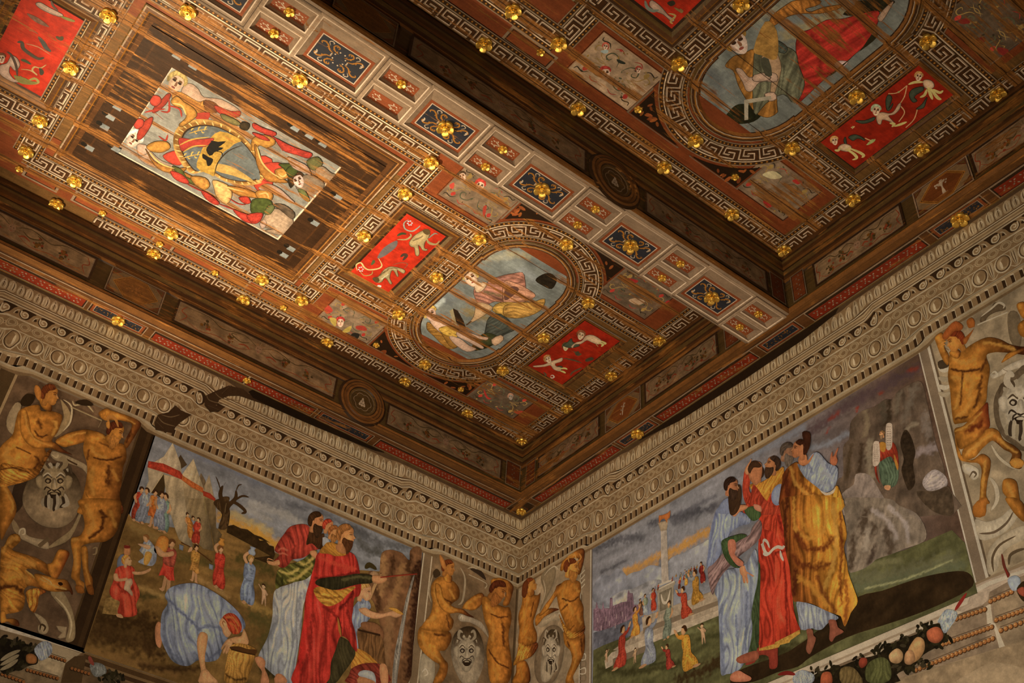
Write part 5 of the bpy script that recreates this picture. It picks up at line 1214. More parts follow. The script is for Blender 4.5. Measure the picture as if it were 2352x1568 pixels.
q(A, 15, '1860,620 1950,600 2080,560 2160,430 2190,560 2180,720 2150,860 2130,1000 2140,1100 2120,1250 2080,1380 2040,1450 1980,1490 1920,1500 1870,1500 1862,1300 1850,1000 1840,860 1815,800 1830,680', '667791', 4, e=.55, w=.09, f=.45, fa=82, fp=.085, seed=21, st=[
    stk('R', 15, '1880,900 1880,1200 1890,1480', 9, '4a5c7c', .7), stk('R', 15, '1950,700 1930,900 1960,1200 1950,1450', 9, '9fa9b2', .6), stk('R', 15, '2060,760 2020,950 2040,1200', 9, '93a0ae', .6), stk('R', 15, '2100,800 2090,1000 2080,1300', 8, '3f5070', .7), stk('R', 15, '2000,1000 2010,1250', 8, '485a78', .7), stk('R', 15, '1850,700 1860,850', 7, '4a5a76', .6)])
q(A, 15, '1800,180 1830,90 1880,50 1930,50 1960,120 2040,110 2120,160 2110,210 2040,230 1960,280 1900,380 1860,480 1820,560 1770,600 1745,560 1760,440 1770,300', '5f76a0', 4, e=.5, w=.06, f=.4, fa=75, fp=.06, st=[stk('R', 15, '1830,120 1790,300 1770,500', 8, '44598a', .7), stk('R', 15, '1900,120 1850,280 1810,500', 8, '90a2bc', .6), stk('R', 15, '1960,160 2050,150 2100,190', 7, '8fa0b8', .6)])
q(A, 11, '1840,1568 1870,1480 1930,1440 1960,1500 1960,1568', '5f76a0', 3, e=.3)
q(A, 15, '1755,600 1800,560 1880,470 1960,400 2040,340 2110,310 2140,240 2200,180 2222,240 2200,340 2120,420 2040,480 1960,560 1880,650 1830,740 1800,820 1775,760', '6d5752', 4, e=.5, w=.04, f=.5, fa=35, fp=.05, st=[stk('R', 15, '1800,640 1960,480 2150,340', 7, '9a8078', .6), stk('R', 15, '1790,740 1900,600 2060,460', 6, '45322e', .7)])
q(A, 15, '1870,380 1900,340 1960,320 2040,300 2090,320 1990,380 1960,470 1990,560 2040,590 1970,580 1900,500', '38482a', 3, e=.5, f=.3, fp=.03); q(A, 15, '1930,360 1985,350 2000,420 1990,480 2060,540 2050,575 2000,560 1940,470', 'a86a50', 3, e=.4)
q(A, 15, '2030,590 2070,570 2090,620 2150,655 2140,665 2095,640 2105,710 2090,720 2075,660 2080,715 2060,715 2050,660 2035,640', 'ab744e', 3, e=.5, w=.012)
q(A, 15, '2070,90 2150,60 2200,90 2210,150 2150,190 2100,150', '3c4c2c', 3, e=.5, f=.3, fp=.03); q(A, 15, '2150,45 2210,60 2215,110 2160,90', 'a86e54', 3, e=.4)
q(A, 15, '1960,130 1985,80 2040,50 2100,60 2080,90 2030,110 1990,150', 'aa734c', 3, e=.5)
q(A, 11, '1930,1420 1950,1350 2030,1330 2045,1420 2030,1520 1990,1580 1945,1575', '3a2818', 3, e=.3, f=.4, fa=80, fp=.03); q(A, 15, '1938,-10 2020,-10 2000,60 1955,120 1940,60', '3a2818', 3, e=.3)
face(A, 11, (1965, 1345), 68, 4, 1, '8a5a3a', '2b1c14', '36261a', .5)
q(A, 16, '20,1300 60,1330 40,1380 -100,1410 -130,1360', '7c4630', 3, e=.4); q(A, 15, '1960,1500 2020,1470 2080,1500 2130,1530 2110,1560 2000,1568 1950,1550', 'a5684a', 3, e=.5)
done(A)
A = part(eF, 'R', 'man_in_yellow', 12, 0.011, 'man seen from behind in a great yellow cloak and blue sleeve')
q(A, 16, '385,880 500,900 620,950 740,1010 720,1040 660,1060 600,1120 540,1120 520,1110 420,1120 400,1000', '6b7688', 3, e=.4, f=.4, fa=88, fp=.04)
q(A, 16, '470,1120 520,1120 530,1170 550,1190 540,1240 500,1330 465,1290 480,1200', '7a4a34', 3, e=.4); q(A, 16, '660,1040 720,1040 740,1100 790,1140 720,1180 690,1225 665,1200 670,1110', '7a4632', 3, e=.4)
q(A, 12, '260,1290 270,1230 330,1160 400,1140 440,1250 560,1330 600,1390 680,1390 720,1340 750,1370 760,1568 265,1568', 'a0701c', 3, e=.5, w=.06, f=.55, fa=70, fp=.09, seed=2, c2=W('5a2c0c'), c2a=180, c2k=.6, st=[stk('R', 12, '330,1180 400,1350 560,1450', 9, 'c6913a', .7), stk('R', 12, '290,1240 300,1400 330,1560', 12, '4a1e0a', .8), stk('R', 12, '420,1280 520,1400 650,1440', 8, '5f340e', .7)])
q(A, 16, '268,-10 745,-10 770,100 815,300 790,420 815,540 830,640 880,780 910,880 870,950 850,980 800,1095 770,1020 750,1000 640,960 520,900 400,880 350,860 330,620 290,450 272,250', 'a8741c', 3, e=.45, w=.10, f=.6, fa=80, fp=.12, seed=6, c2=W('60300e'), c2a=180, c2k=.55, c2o=-.05, st=[
    stk('R', 16, '300,0 290,200 300,440', 12, '3f1a0a', .8), stk('R', 16, '360,0 370,240 460,330 600,300 650,100', 10, 'c08a30', .8), stk('R', 16, '400,120 470,260 580,280', 14, 'b98228', .7), stk('R', 16, '380,300 480,430 620,420 700,330', 16, '5a270c', .8), stk('R', 16, '360,480 420,560 560,580 700,560', 16, '54240b', .75),
    stk('R', 16, '700,60 720,400 680,620 620,760', 14, 'c99a40', .7), stk('R', 16, '760,120 770,400 760,640 770,900', 10, '5c2a0c', .75), stk('R', 16, '400,680 500,740 640,900', 14, 'bb842c', .7), stk('R', 16, '380,620 360,820', 12, '44190a', .8), stk('R', 16, '560,660 600,780 720,960', 9, '5a2a0e', .7), stk('R', 16, '840,740 870,860 850,960', 9, 'c08c34', .7), stk('R', 16, '800,700 820,860 800,1060', 10, '6a300e', .7)])
q(A, 12, '390,1150 450,1170 480,1110 530,1055 580,1060 650,1140 700,1160 735,1190 730,1290 690,1370 620,1395 560,1350 470,1280 430,1230', '66768e', 4, e=.5, w=.05, f=.35, fa=50, fp=.05, st=[stk('R', 12, '560,1070 620,1180 600,1260', 10, 'a3a8ac', .8), stk('R', 12, '600,1230 660,1250 700,1300', 8, '9ea4aa', .8), stk('R', 12, '580,1300 660,1340', 7, 'a3a8ac', .7), stk('R', 12, '480,1130 520,1240', 8, '465674', .7), stk('R', 12, '640,1160 690,1240', 6, '4a5a78', .6)])
q(A, 12, '580,1370 640,1400 700,1370 720,1345 700,1400 630,1420', 'a89a84', 2)
q(A, 12, '668,1130 680,1060 690,1050 695,1090 730,1020 742,1018 725,1080 735,1120 720,1160 690,1160', '965a3a', 3, e=.4)
q(A, 12, '400,1100 440,1060 470,1080 480,1120 530,1060 500,1130 450,1165 405,1150', '9c663e', 3, e=.4)
face(A, 12, (400, 1030), 72, 4, -1, '94603a', '3a1e10', None, .5)
q(A, 12, '430,880 490,880 505,930 490,1020 460,1040 450,980', '3a1e10', 3, e=.5); q(A, 12, '418,990 438,985 440,1020 425,1030', 'a06c44', 2)
done(A)
# ================================================================== painted piers with satyrs
BD, BL, BS = '9a651c', 'c8923a', '42200a'
def body(A, tile, s, n=4, st=(), **k):
    k = dict(dict(e=.95, w=.045, g=.3, ga=200 if A.plane == 'L' else 20, m=.5, mp=.045, c2=W(BS), c2a=0 if A.plane == 'R' else 180, c2k=.55, c2o=-.14), **k)
    return q(A, tile, s, BD, n, st=[stk(A.plane, tile, p, w, c, min(.95, a * 1.3)) for p, w, c, a in st], **k)
def mask(A, tile, c, rx, ry, lite, dark, beard=True):
    """grey carved grotesque face painted on an oval shield"""
    cx, cy = c
    f = lambda a, b: f'{cx + a * rx:.0f},{cy + b * ry:.0f}'
    S = lambda pts: ' '.join(f(a, b) for a, b in pts)
    q(A, tile, S([(-.62, -.5), (-.30, -.85), (.25, -.85), (.60, -.5), (.62, .1), (.40, .55), (.15, .85), (-.2, .85), (-.5, .5), (-.66, .05)]), lite, 4, e=.5, m=.4, mp=.02)
    for sx in (-1, 1):
        q(A, tile, S([(sx * .62, -.45), (sx * .95, -.35), (sx * .85, .05), (sx * .60, .10)]), lite, 3, e=.6)
        q(A, tile, S([(sx * .15, -.28), (sx * .35, -.36), (sx * .50, -.22), (sx * .35, -.10), (sx * .18, -.14)]), dark, 3); q(A, tile, S([(sx * .24, -.24), (sx * .36, -.28), (sx * .42, -.20), (sx * .30, -.14)]), lite, 2)
        ln(A, tile, S([(sx * .10, -.34), (sx * .32, -.50), (sx * .56, -.34)]), rx * .024, '4a3c2a'); ln(A, tile, S([(sx * .14, -.42), (sx * .34, -.58), (sx * .58, -.42)]), rx * .018, '9a8d74')
        ln(A, tile, S([(sx * .14, .18), (sx * .40, .05), (sx * .52, .20)]), rx * .02, dark); ln(A, tile, S([(sx * .12, .16), (sx * .30, .26), (sx * .34, .44)]), rx * .02, dark)
        for j in range(4): ln(A, tile, S([(sx * (.1 + .15 * j), -.78), (sx * (.2 + .2 * j), -1.0 + .05 * j), (sx * (.32 + .2 * j), -.82 + .1 * j)]), rx * .04, ('8d8068', '4a3c2a')[j % 2])
    q(A, tile, S([(-.10, -.30), (.10, -.30), (.16, .12), (.0, .22), (-.16, .12)]), lite, 3, e=.5, g=.5); ln(A, tile, S([(.03, -.28), (.05, .08)]), rx * .03, 'c8bca4'); ln(A, tile, S([(-.14, .16), (0, .22), (.14, .16)]), rx * .022, dark)
    q(A, tile, S([(-.30, .34), (0, .26), (.30, .34), (.22, .52), (0, .58), (-.22, .52)]), '2a1e12', 3); ln(A, tile, S([(-.18, .36), (0, .34), (.18, .36)]), rx * .03, lite)
    if beard:
        for j in range(9):
            a = -.55 + 1.1 * j / 8; ln(A, tile, S([(a, .45 + .1 * math.cos(j * 2)), (a * 1.15 + .06, .8), (a * .8 - .05, 1.15 - abs(a) * .4)]), rx * .055, ('7d7058', dark, '8d8068')[j % 3])
    for sx in (-1, 1): ln(A, tile, S([(sx * .3, -.72), (sx * .58, -.95), (sx * .50, -1.25), (sx * .28, -1.15)]), rx * .07, lite)
def pier(plane, label, s0, s1, z0, z1, ground, strips):
    e = empty('satyr_pier', world(plane, (s0 + s1) / 2, z0), label, 'painted pier')
    A = part(e, plane, 'ground', 1, 0.03); A.rect(s0, z0, s1, z1, W(ground), m=.45, mp=.10, seed=int(s0 * 10) + 2)
    for a, b, c in strips: A.rect(a, z0, b, z1, W(c))
    A.build(); return e
# ---- left wall, far pier
e = pier('L', 'painted pier with two tawny satyrs and an eagle at the left edge', 3.80, 6.0, 5.19, 7.16, '5b4630', [(3.80, 3.83, '2c1d0d'), (3.83, 3.865, '3d2b16'), (3.865, 3.93, '332312'), (3.93, 3.945, '4a371e'), (4.965, 4.985, '8a7350'), (4.985, 5.10, '4a3820'), (5.10, 5.12, '7a6444'), (5.12, 6.0, '3a2a16')])
A = part(e, 'L', 'cartouche', 3, 0.013, 'oval grey shield with a grinning bearded mask')
q(A, 9, '180,590 230,540 300,560 260,640 180,640', '2e200f', 3); q(A, 9, '130,620 60,740 60,840 120,890 140,760 180,640', '8a7656', 3, e=.3); q(A, 9, '520,590 600,700 580,820 480,910 460,880 540,760 530,650', '86704c', 3, e=.3); ln(A, 9, '540,590 610,650 600,780 540,860', 4, 'a89672')
ln(A, 9, '620,600 640,640 720,620 760,650 800,700', 5, '98855f'); ln(A, 9, '610,655 800,740 870,770', 3, '8d7a56', 0); ln(A, 9, '870,770 840,830', 4, '8d7a56'); q(A, 9, '640,610 740,590 800,640 700,640', '2c1f10', 3)
q(A, 9, '100,1400 160,1250 260,1180 330,1290 200,1400 190,1500 110,1568', '35271a', 3); q(A, 9, '430,1060 480,1035 720,1140 745,1190 770,1280 760,1260 700,1180 560,1130 470,1110', '8d7a5a', 3, e=.5); ln(A, 9, '440,1060 480,1090 500,1060', 4, 'a89570'); ln(A, 9, '550,1090 600,1120 660,1150', 4, '43301a', 0)
q(A, 9, '440,1140 560,1160 660,1260 692,1370 680,1500 640,1600 560,1670 470,1690 360,1670 260,1600 200,1500 195,1400 250,1260 340,1170', '806c4e', 4, e=.5, w=.09, m=.3, mp=.04, c2=W('3a2c1a'), c2a=70, c2k=.5, c2o=-.05)
mask(A, 9, (462, 1330), 165, 190, '7d6b4c', '35281a')
q(A, 13, '95,160 110,250 150,300 180,290 140,200', '7a6646', 3); q(A, 13, '690,140 700,60 660,150 600,260 480,350 410,410 470,400 600,330', '86724f', 3, e=.3)
q(A, 13, '155,290 170,245 215,245 225,300 300,330 400,350 415,420 340,410 230,360 180,335', '8a7758', 3, e=.5); ln(A, 13, '160,300 170,260 205,250 210,290 185,300', 3.5, 'b09e7c'); ln(A, 13, '330,400 415,330', 8, '5d4b32', 0)
q(A, 13, '430,790 520,770 600,900 640,1050 640,1180 600,1220 560,1200 590,1080 560,960 490,880', '85714f', 3, e=.4); ln(A, 13, '470,830 560,930 610,1060 590,1190', 4, 'a4916c')
q(A, 13, '290,970 380,1020 415,1100 390,1150 330,1140 325,1080 350,1060', '8d7a5a', 3, e=.4); ln(A, 13, '340,1120 350,1070 385,1090 370,1130', 4, '3f2e1a'); q(A, 13, '480,1080 570,1090 560,1180 510,1190 490,1180 530,1140 500,1120', '8a7656', 0, e=.3)
ln(A, 13, '790,420 825,410 820,460 790,470', 4, '7a6646')
done(A)
A = part(e, 'L', 'satyress', 5, 0.010, 'tawny female satyr turning her head to the right')
body(A, 9, '0,1330 60,1340 130,1480 130,1575 60,1700 0,1780', st=[('40,1360 100,1480 90,1560', 6, BL, .6)])
body(A, 9, '130,780 160,690 240,650 330,640 350,690 430,690 520,720 530,760 490,870 440,940 480,985 440,1000 380,1010 400,1080 340,1150 310,1240 200,1290 0,1340 -60,1200 0,1000 100,900', w=.06, st=[('200,700 180,800 230,960', 10, BL, .5), ('330,780 350,830', 12, BS, .6), ('460,780 480,830 450,890', 9, BL, .6), ('60,1020 40,1080 120,1120', 12, BL, .6), ('140,1000 200,1030 260,1060', 4, BS, .7), ('290,860 330,910 400,900', 5, BS, .7), ('300,1080 330,1130 300,1180', 7, BS, .6)])
body(A, 9, '170,690 220,680 250,780 270,880 340,940 460,960 540,1020 615,1065 590,1060 500,1040 420,1010 300,1010 220,960 170,860', w=.02, st=[('210,720 240,850 320,950 440,985', 5, BL, .6)])
body(A, 9, '0,1150 100,1150 220,1180 320,1170 400,1040 440,1030 380,1140 310,1250 200,1300 80,1330 0,1340', f=.6, fa=10, fp=.03, st=[('0,1190 120,1180 240,1220', 4, BS, .8)])
body(A, 9, '330,560 350,650 400,690 440,690 430,620', w=.02)
face(A, 9, (430, 560), 80, 12, 1, '8f5f22', '5a2c0e', None, .6); q(A, 9, '300,470 330,480 350,530 340,600 310,580 290,520', '9a6424', 3, e=.5)
done(A)
A = part(e, 'L', 'satyr', 5.6, 0.010, 'bearded horned male satyr with his arm over his head')
body(A, 9, '470,950 560,890 660,860 740,850 790,880 760,940 680,970 600,990 540,1000', w=.02, st=[('520,950 640,890 740,880', 5, BL, .6)])
body(A, 9, '840,720 860,690 910,670 960,690 1060,720 1160,760 1205,800 1180,860 1120,960 1080,1010 1060,960 1110,860 1120,800 1020,770 950,770 890,770', w=.025, st=[('960,720 1080,760 1150,800', 5, BL, .5), ('1120,860 1080,960', 8, BS, .7)])
body(A, 9, '740,860 790,860 880,890 960,960 1060,980 1080,1090 1050,1180 1040,1300 1020,1420 1030,1575 680,1575 690,1480 720,1360 740,1240 740,1140 710,1040 715,960', w=.07, st=[('780,1000 820,1060 900,1090', 8, BL, .5), ('800,1090 930,1110 1040,1080', 5, BS, .8), ('850,960 960,1010', 6, BS, .5), ('930,1160 920,1320', 14, BS, .6), ('790,1180 780,1300 800,1400', 12, BL, .5), ('960,1200 1000,1280', 8, BL, .4), ('760,1020 740,1100', 6, BS, .6), ('850,900 930,940', 8, BL, .5)])
body(A, 9, '715,1330 760,1440 860,1470 960,1500 1030,1480 1040,1575 820,1600 760,1500', f=.8, fa=20, fp=.03, w=.02)
body(A, 13, '680,0 1000,0 1035,80 1020,200 980,300 900,360 800,370 720,390 690,420 690,560 680,680 720,720 700,800 660,770 640,700 605,660 625,520 605,400 610,330 680,310 720,230 700,100', w=.045, st=[('740,60 800,200 760,290', 12, BL, .5), ('880,150 860,260 760,330', 8, BS, .7), ('940,100 980,220', 9, BL, .4), ('640,420 650,600', 6, BL, .5), ('860,100 900,140', 10, BS, .7), ('620,350 660,340', 8, BL, .5)])
body(A, 13, '690,420 730,400 750,450 755,600 790,680 790,760 800,810 765,800 740,770 720,700 700,560', w=.02, c2o=0, st=[('720,450 740,620 770,720', 4, BL, .4)])
q(A, 13, '640,740 700,740 720,800 660,800', '7a4a14', 2, e=.5); q(A, 13, '740,740 790,740 800,815 750,805', '6a3e10', 2, e=.5)
face(A, 9, (990, 880), 80, 25, 1, '90601f', '4a220c', '8a5c22', .7); ln(A, 9, '930,790 920,750 960,740 990,770 1010,830', 8, '96662a'); q(A, 9, '905,790 935,780 935,840 910,830', '9a6826', 3, e=.5)
ln(A, 9, '845,720 850,750', 2, BS); ln(A, 9, '870,700 880,750', 2, BS); ln(A, 9, '895,690 905,740', 2, BS)
done(A)
A = part(e, 'L', 'eagle', 6.2, 0.010, 'tawny eagle with a hooked beak bending down')
body(A, 13, '0,460 30,400 80,310 150,300 172,350 130,400 100,430 170,460 300,500 400,560 430,640 400,650 300,600 220,600 280,650 340,720 440,760 500,770 420,790 330,760 250,740 200,780 210,850 180,950 60,980 0,960', w=.06, f=.35, fa=20, fp=.05, st=[('20,440 80,350 140,330', 9, BL, .5), ('60,560 160,520 280,560', 12, BL, .5), ('0,760 120,740 180,800', 10, BS, .7), ('40,640 160,640 240,700', 10, BL, .4), ('220,610 330,700 440,750', 4, 'c8a050', .6)])
body(A, 13, '400,560 440,540 490,440 540,430 590,460 560,540 520,620 480,680 430,660', c2=W('5a200a'), c2k=.8, w=.02); body(A, 13, '220,790 300,760 390,790 330,830 320,900 290,970 250,940 225,860', f=.7, fa=80, fp=.03, c2=W('5a200a'), w=.02)
body(A, 13, '290,640 380,650 480,680 560,690 600,740 620,800 610,820 590,790 540,790 440,790 360,760 310,710', w=.02, st=[('340,680 460,740 560,770', 4, 'c8a050', .6), ('470,770 560,780 600,790', 3, BS, .8)]); q(A, 13, '490,715 520,708 535,730 510,740', '2a1608', 2); ln(A, 13, '350,660 420,700 440,730', 3, 'c8a460')
body(A, 13, '0,960 40,960 50,1020 100,1020 150,1040 160,1085 110,1080 60,1050 20,1060 0,1050', w=.01)
done(A)
# ---- left wall, corner pier
e = pier('L', 'painted pier with two tawny satyrs left of the room corner', 0.0, 1.118, 5.19, 7.20, '6a553a', [(0, .02, '4a3822'), (1.005, 1.018, 'a8977a'), (1.018, 1.095, '6e5a40'), (1.095, 1.108, 'b5a688'), (1.108, 1.118, '5a4630')])
A = part(e, 'L', 'cartouche', 3, 0.012, 'oval grey shield with a curly laughing mask')
q(A, 14, '1545,620 1580,590 1610,640 1560,670', '3a2b18', 3); ln(A, 14, '1780,580 1820,680 1800,860 1760,900', 6, '8d7c60'); ln(A, 14, '1545,640 1510,780 1530,880', 4, '8d7c60'); ln(A, 14, '1840,590 1900,580 1950,640 1990,690', 4, '96866a'); ln(A, 14, '1850,640 2000,715 1990,760', 2.5, '96866a', 0); q(A, 14, '1860,590 1960,610 2000,690 1930,640', '33261a', 3)
q(A, 14, '1760,1000 1790,975 1850,1000 1960,1050 2010,1140 2020,1180 1950,1100 1860,1050 1780,1040', '8d7e66', 3, e=.5); ln(A, 14, '1775,1020 1795,990 1800,1030', 3, 'b0a288')
q(A, 14, '1830,1085 1920,1110 1975,1230 1985,1360 1950,1500 1880,1600 1800,1575 1730,1450 1700,1300 1730,1150', '85765e', 4, e=.5, w=.07, m=.3, mp=.04, c2=W('3a2c1a'), c2a=80, c2k=.5, c2o=-.02)
mask(A, 14, (1835, 1330), 120, 165, '80735c', '332820', False)
q(A, 14, '1440,1340 1500,1330 1560,1400 1540,1575 1430,1575', '857860', 3, e=.4); ln(A, 14, '1450,1480 1480,1450 1500,1490 1470,1510', 4, 'b0a288')
done(A)
A = part(e, 'L', 'satyress', 5, 0.010, 'tawny female satyr with pointed ears')
body(A, 14, '1420,1110 1460,1080 1560,1100 1680,1130 1700,1200 1650,1290 1600,1300 1640,1370 1670,1410 1660,1500 1610,1575 1540,1575 1600,1430 1540,1380 1470,1320 1420,1250 1408,1180', w=.05, st=[('1450,1150 1480,1260 1600,1380', 9, BL, .5), ('1560,1150 1640,1160', 10, BS, .6)])
body(A, 14, '1535,720 1600,660 1680,680 1740,720 1770,780 1760,850 1700,900 1690,990 1720,1040 1690,1120 1580,1130 1450,1110 1460,1060 1520,980 1540,880 1525,800', w=.05, st=[('1570,720 1560,800 1590,900', 8, BL, .5), ('1690,780 1720,840', 8, BL, .5), ('1500,1040 1560,1010', 10, BL, .5), ('1660,1000 1680,1090', 7, BS, .6), ('1640,850 1700,880', 5, BS, .7)])
body(A, 14, '1560,720 1610,740 1640,850 1720,920 1800,940 1850,980 1895,1010 1840,1000 1760,970 1680,975 1610,930 1570,840', w=.018, st=[('1600,760 1640,890 1740,945', 4, BL, .6)])
body(A, 14, '1630,620 1650,700 1700,710 1700,650', w=.015)
face(A, 14, (1680, 590), 62, 10, 1, '8a5a22', '5a2c0e', None, .6); q(A, 14, '1600,470 1640,520 1655,600 1630,590 1605,540', '96622a', 3, e=.5)
done(A)
A = part(e, 'L', 'satyr', 5.6, 0.010, 'curly bearded satyr looking down beside the corner')
body(A, 14, '1790,930 1830,870 1900,820 1960,800 1985,850 1940,920 1880,950 1830,940', w=.018, st=[('1820,920 1900,850 1950,830', 4, BL, .5)])
body(A, 14, '2040,690 2100,670 2180,690 2230,740 2225,800 2190,900 2140,900 2170,800 2120,750 2050,750', w=.02)
body(A, 14, '1960,860 2000,830 2050,880 2150,920 2200,930 2215,1030 2190,1150 2200,1280 2220,1440 2180,1575 2040,1575 2010,1400 2000,1280 2020,1150 1980,1020', w=.06, st=[('2000,900 2060,970', 9, BL, .5), ('2040,980 2110,1010 2180,1000', 5, BS, .7), ('2060,1080 2050,1200', 10, BL, .4), ('2140,1060 2150,1250', 10, BS, .6), ('2020,1290 2100,1400 2190,1440', 6, BS, .7), ('2060,1420 2090,1540', 8, BL, .4)])
face(A, 14, (2105, 790), 80, 30, 1, '84551f', '4a220c', '7a4c1c', .7)
done(A)
# ---- right wall, corner pier
e = pier('R', 'painted pier with two golden satyrs right of the room corner', 0.0, 1.112, 5.19, 7.20, '8a785c', [(0, .02, '5f4d34'), (.945, .958, 'b8aa90'), (.958, .975, '5f4e38'), (.975, 1.085, '7c6a52'), (1.085, 1.10, 'c8bca2'), (1.10, 1.112, '5a4a38')])
A = part(e, 'R', 'cartouche', 3, 0.011, 'oval grey shield with a wild bearded mask beside golden satyrs')
q(A, 15, '310,680 340,610 420,570 440,640 400,760 330,900 300,960 340,800', '77674c', 3, e=.4); ln(A, 15, '330,680 350,780 320,900', 4, '9a8b70'); ln(A, 15, '340,650 380,600 430,570 460,600', 4, 'a4957a'); q(A, 15, '650,560 690,580 650,660 640,760 670,820 660,720', '8d7d62', 3, e=.3)
q(A, 15, '290,1080 340,1000 440,960 490,990 470,1030 400,1040 330,1090', '948468', 3, e=.5); ln(A, 15, '450,1000 470,970 490,1010', 4, 'b8aa8c'); ln(A, 15, '350,1030 400,1000', 4, '43341f')
q(A, 15, '400,1075 470,1090 510,1160 510,1300 480,1450 420,1560 330,1590 270,1530 255,1400 280,1250 330,1130', '6b5b44', 4, e=.4, w=.05); q(A, 15, '400,1110 460,1130 480,1220 470,1330 440,1450 380,1550 320,1550 310,1430 330,1270 360,1160', '8f8168', 4, e=.4, w=.05, c2=W('453824'), c2a=80, c2k=.6)
mask(A, 15, (398, 1320), 85, 160, '93866e', '352a1e')
for j, y in enumerate((1340, 1400, 1460, 1520)): ln(A, 15, f'640,{y} 690,{y - 20} 690,{y + 30} 640,{y + 30}', 4, ('b5a88e', '6f6048')[j % 2])
for y in (640, 680, 720, 760): ln(A, 15, f'655,{y} 690,{y - 40}', 4, 'a4967c', 0)
done(A)
A = part(e, 'R', 'satyress', 5, 0.009, 'golden female satyr seen from behind beside the corner')
body(A, 15, '160,820 200,800 280,820 310,800 300,880 270,980 250,1060 280,1150 270,1230 180,1270 120,1230 130,1120 120,1000 150,900', w=.045, st=[('200,850 180,1000 160,1150', 8, BL, .6), ('250,880 230,1000', 6, BS, .6), ('180,1180 230,1200', 8, BL, .5)])
body(A, 15, '270,1000 330,960 400,930 470,940 430,960 400,975 340,1010 300,1060 270,1080', w=.015, st=[('300,1010 380,950', 3, BL, .6)])
body(A, 15, '130,1230 200,1250 270,1220 290,1260 240,1340 160,1380 90,1420 80,1400 110,1320', f=.8, fa=50, fp=.03, w=.02); body(A, 15, '110,1400 180,1380 220,1470 210,1575 70,1575 100,1480', w=.03, st=[('140,1440 160,1540', 6, BL, .5)])
body(A, 15, '200,750 240,740 260,810 210,830', w=.01)
face(A, 15, (235, 730), 52, -8, 1, 'a5712c', '6a3410', None, .6); q(A, 15, '160,720 200,690 200,780 180,840 150,820', '5e3010', 3, e=.4)
done(A)
A = part(e, 'R', 'satyr', 5.6, 0.009, 'golden bearded satyr with curly horns')
body(A, 15, '440,770 450,740 500,720 480,800 430,850 390,920 340,980 300,990 360,890 400,840', w=.015, st=[('430,800 380,900 330,970', 4, BL, .6)])
body(A, 15, '480,600 500,530 570,470 650,420 690,440 680,540 650,640 620,620 640,520 600,500 540,560 500,610', w=.02, st=[('520,540 580,490', 4, BL, .5)])
body(A, 15, '450,780 490,720 540,690 640,700 660,760 650,840 680,920 680,1000 690,1100 650,1140 560,1160 520,1060 480,960 460,880', w=.055, st=[('520,740 500,820 540,880', 9, BL, .6), ('600,740 640,790', 8, BL, .5), ('500,850 580,870 640,830', 5, BS, .7), ('560,900 590,980', 12, BL, .5), ('540,900 500,940', 7, BS, .6), ('630,1000 660,1060', 8, BL, .4), ('600,1080 560,1120', 6, BS, .5)])
body(A, 15, '470,980 500,1040 560,1120 640,1130 690,1080 690,1130 650,1190 560,1200 510,1120', f=.8, fa=15, fp=.03, w=.02)
body(A, 15, '510,1130 560,1190 650,1170 690,1150 690,1290 660,1380 620,1460 590,1520 600,1575 530,1575 540,1500 580,1390 570,1300 520,1240', w=.04, st=[('580,1230 620,1330 590,1450', 8, BL, .5), ('660,1200 670,1300', 8, BS, .6), ('560,1260 540,1220', 6, BS, .6)])
face(A, 15, (585, 590), 70, 5, 1, 'a5722c', '5a2c0e', '8a5c22', .6); ln(A, 15, '560,540 550,490 600,470 620,510', 6, 'b08038'); ln(A, 15, '620,540 660,500 640,460', 6, '9a6828')
done(A)
# ---- right wall, far pier
e = pier('R', 'painted pier with a golden horned satyr and grey mask at the right edge', 4.69, 6.4, 5.27, 7.20, '86755a', [(4.69, 4.70, 'b5a892'), (4.70, 4.765, '705f4a'), (4.765, 4.785, 'c8baa0'), (4.785, 4.80, '5a4a36')])
A = part(e, 'R', 'cartouche', 3, 0.012, 'grey shield with a shouting curly mask and scrolls')
q(A, 8, '1940,1340 1960,1290 2040,1240 2060,1180 2140,1190 2160,1240 2080,1260 2010,1300 1980,1350', '5a4a34', 3, e=.4); ln(A, 8, '1950,1300 2040,1230 2100,1180 2150,1200 2140,1230', 5, 'a89a80'); ln(A, 8, '1920,1370 2010,1330 2180,1260', 3, 'a89a80', 0); q(A, 8, '2180,1280 2260,1260 2300,1400 2280,1568 2200,1500', '6a5a42', 3, e=.3)
for j, y in enumerate((320, 400, 470, 530)): ln(A, 12, f'1585,{y} 1640,{y + 20} 1690,{y}', 10, ('b0a38a', '8d7f66')[j % 2])
q(A, 12, '1580,270 1640,250 1680,300 1600,330', '3f3222', 3); q(A, 12, '2030,370 2080,370 2160,310 2260,260 2352,240 2352,300 2240,330 2150,370 2090,400 2050,410', 'a0927a', 3, e=.4); ln(A, 12, '2040,370 2070,350 2090,385 2060,405', 4, 'c0b296'); ln(A, 12, '2140,330 2180,350', 5, '5a4a36')
q(A, 12, '2352,330 2240,360 2140,440 2070,560 2060,700 2100,850 2200,960 2352,990', '594a36', 4, e=.3, w=.05); q(A, 12, '2352,400 2260,420 2160,500 2110,620 2110,740 2160,870 2250,940 2352,960', '8c7e66', 4, e=.4, w=.06)
mask(A, 12, (2290, 670), 200, 240, '988b74', '372c20')
q(A, 12, '1790,1150 1840,1140 1930,1190 1925,1260 1880,1280 1850,1240 1800,1210', 'a89a80', 3, e=.5); ln(A, 12, '1850,1260 1880,1210 1910,1230 1890,1260', 4, '5a4b36'); ln(A, 12, '2040,980 2100,1080 2200,1160 2300,1190', 5, '9a8c72'); ln(A, 12, '2030,1260 2080,1340 2090,1450 2040,1540', 8, '9d8f76')
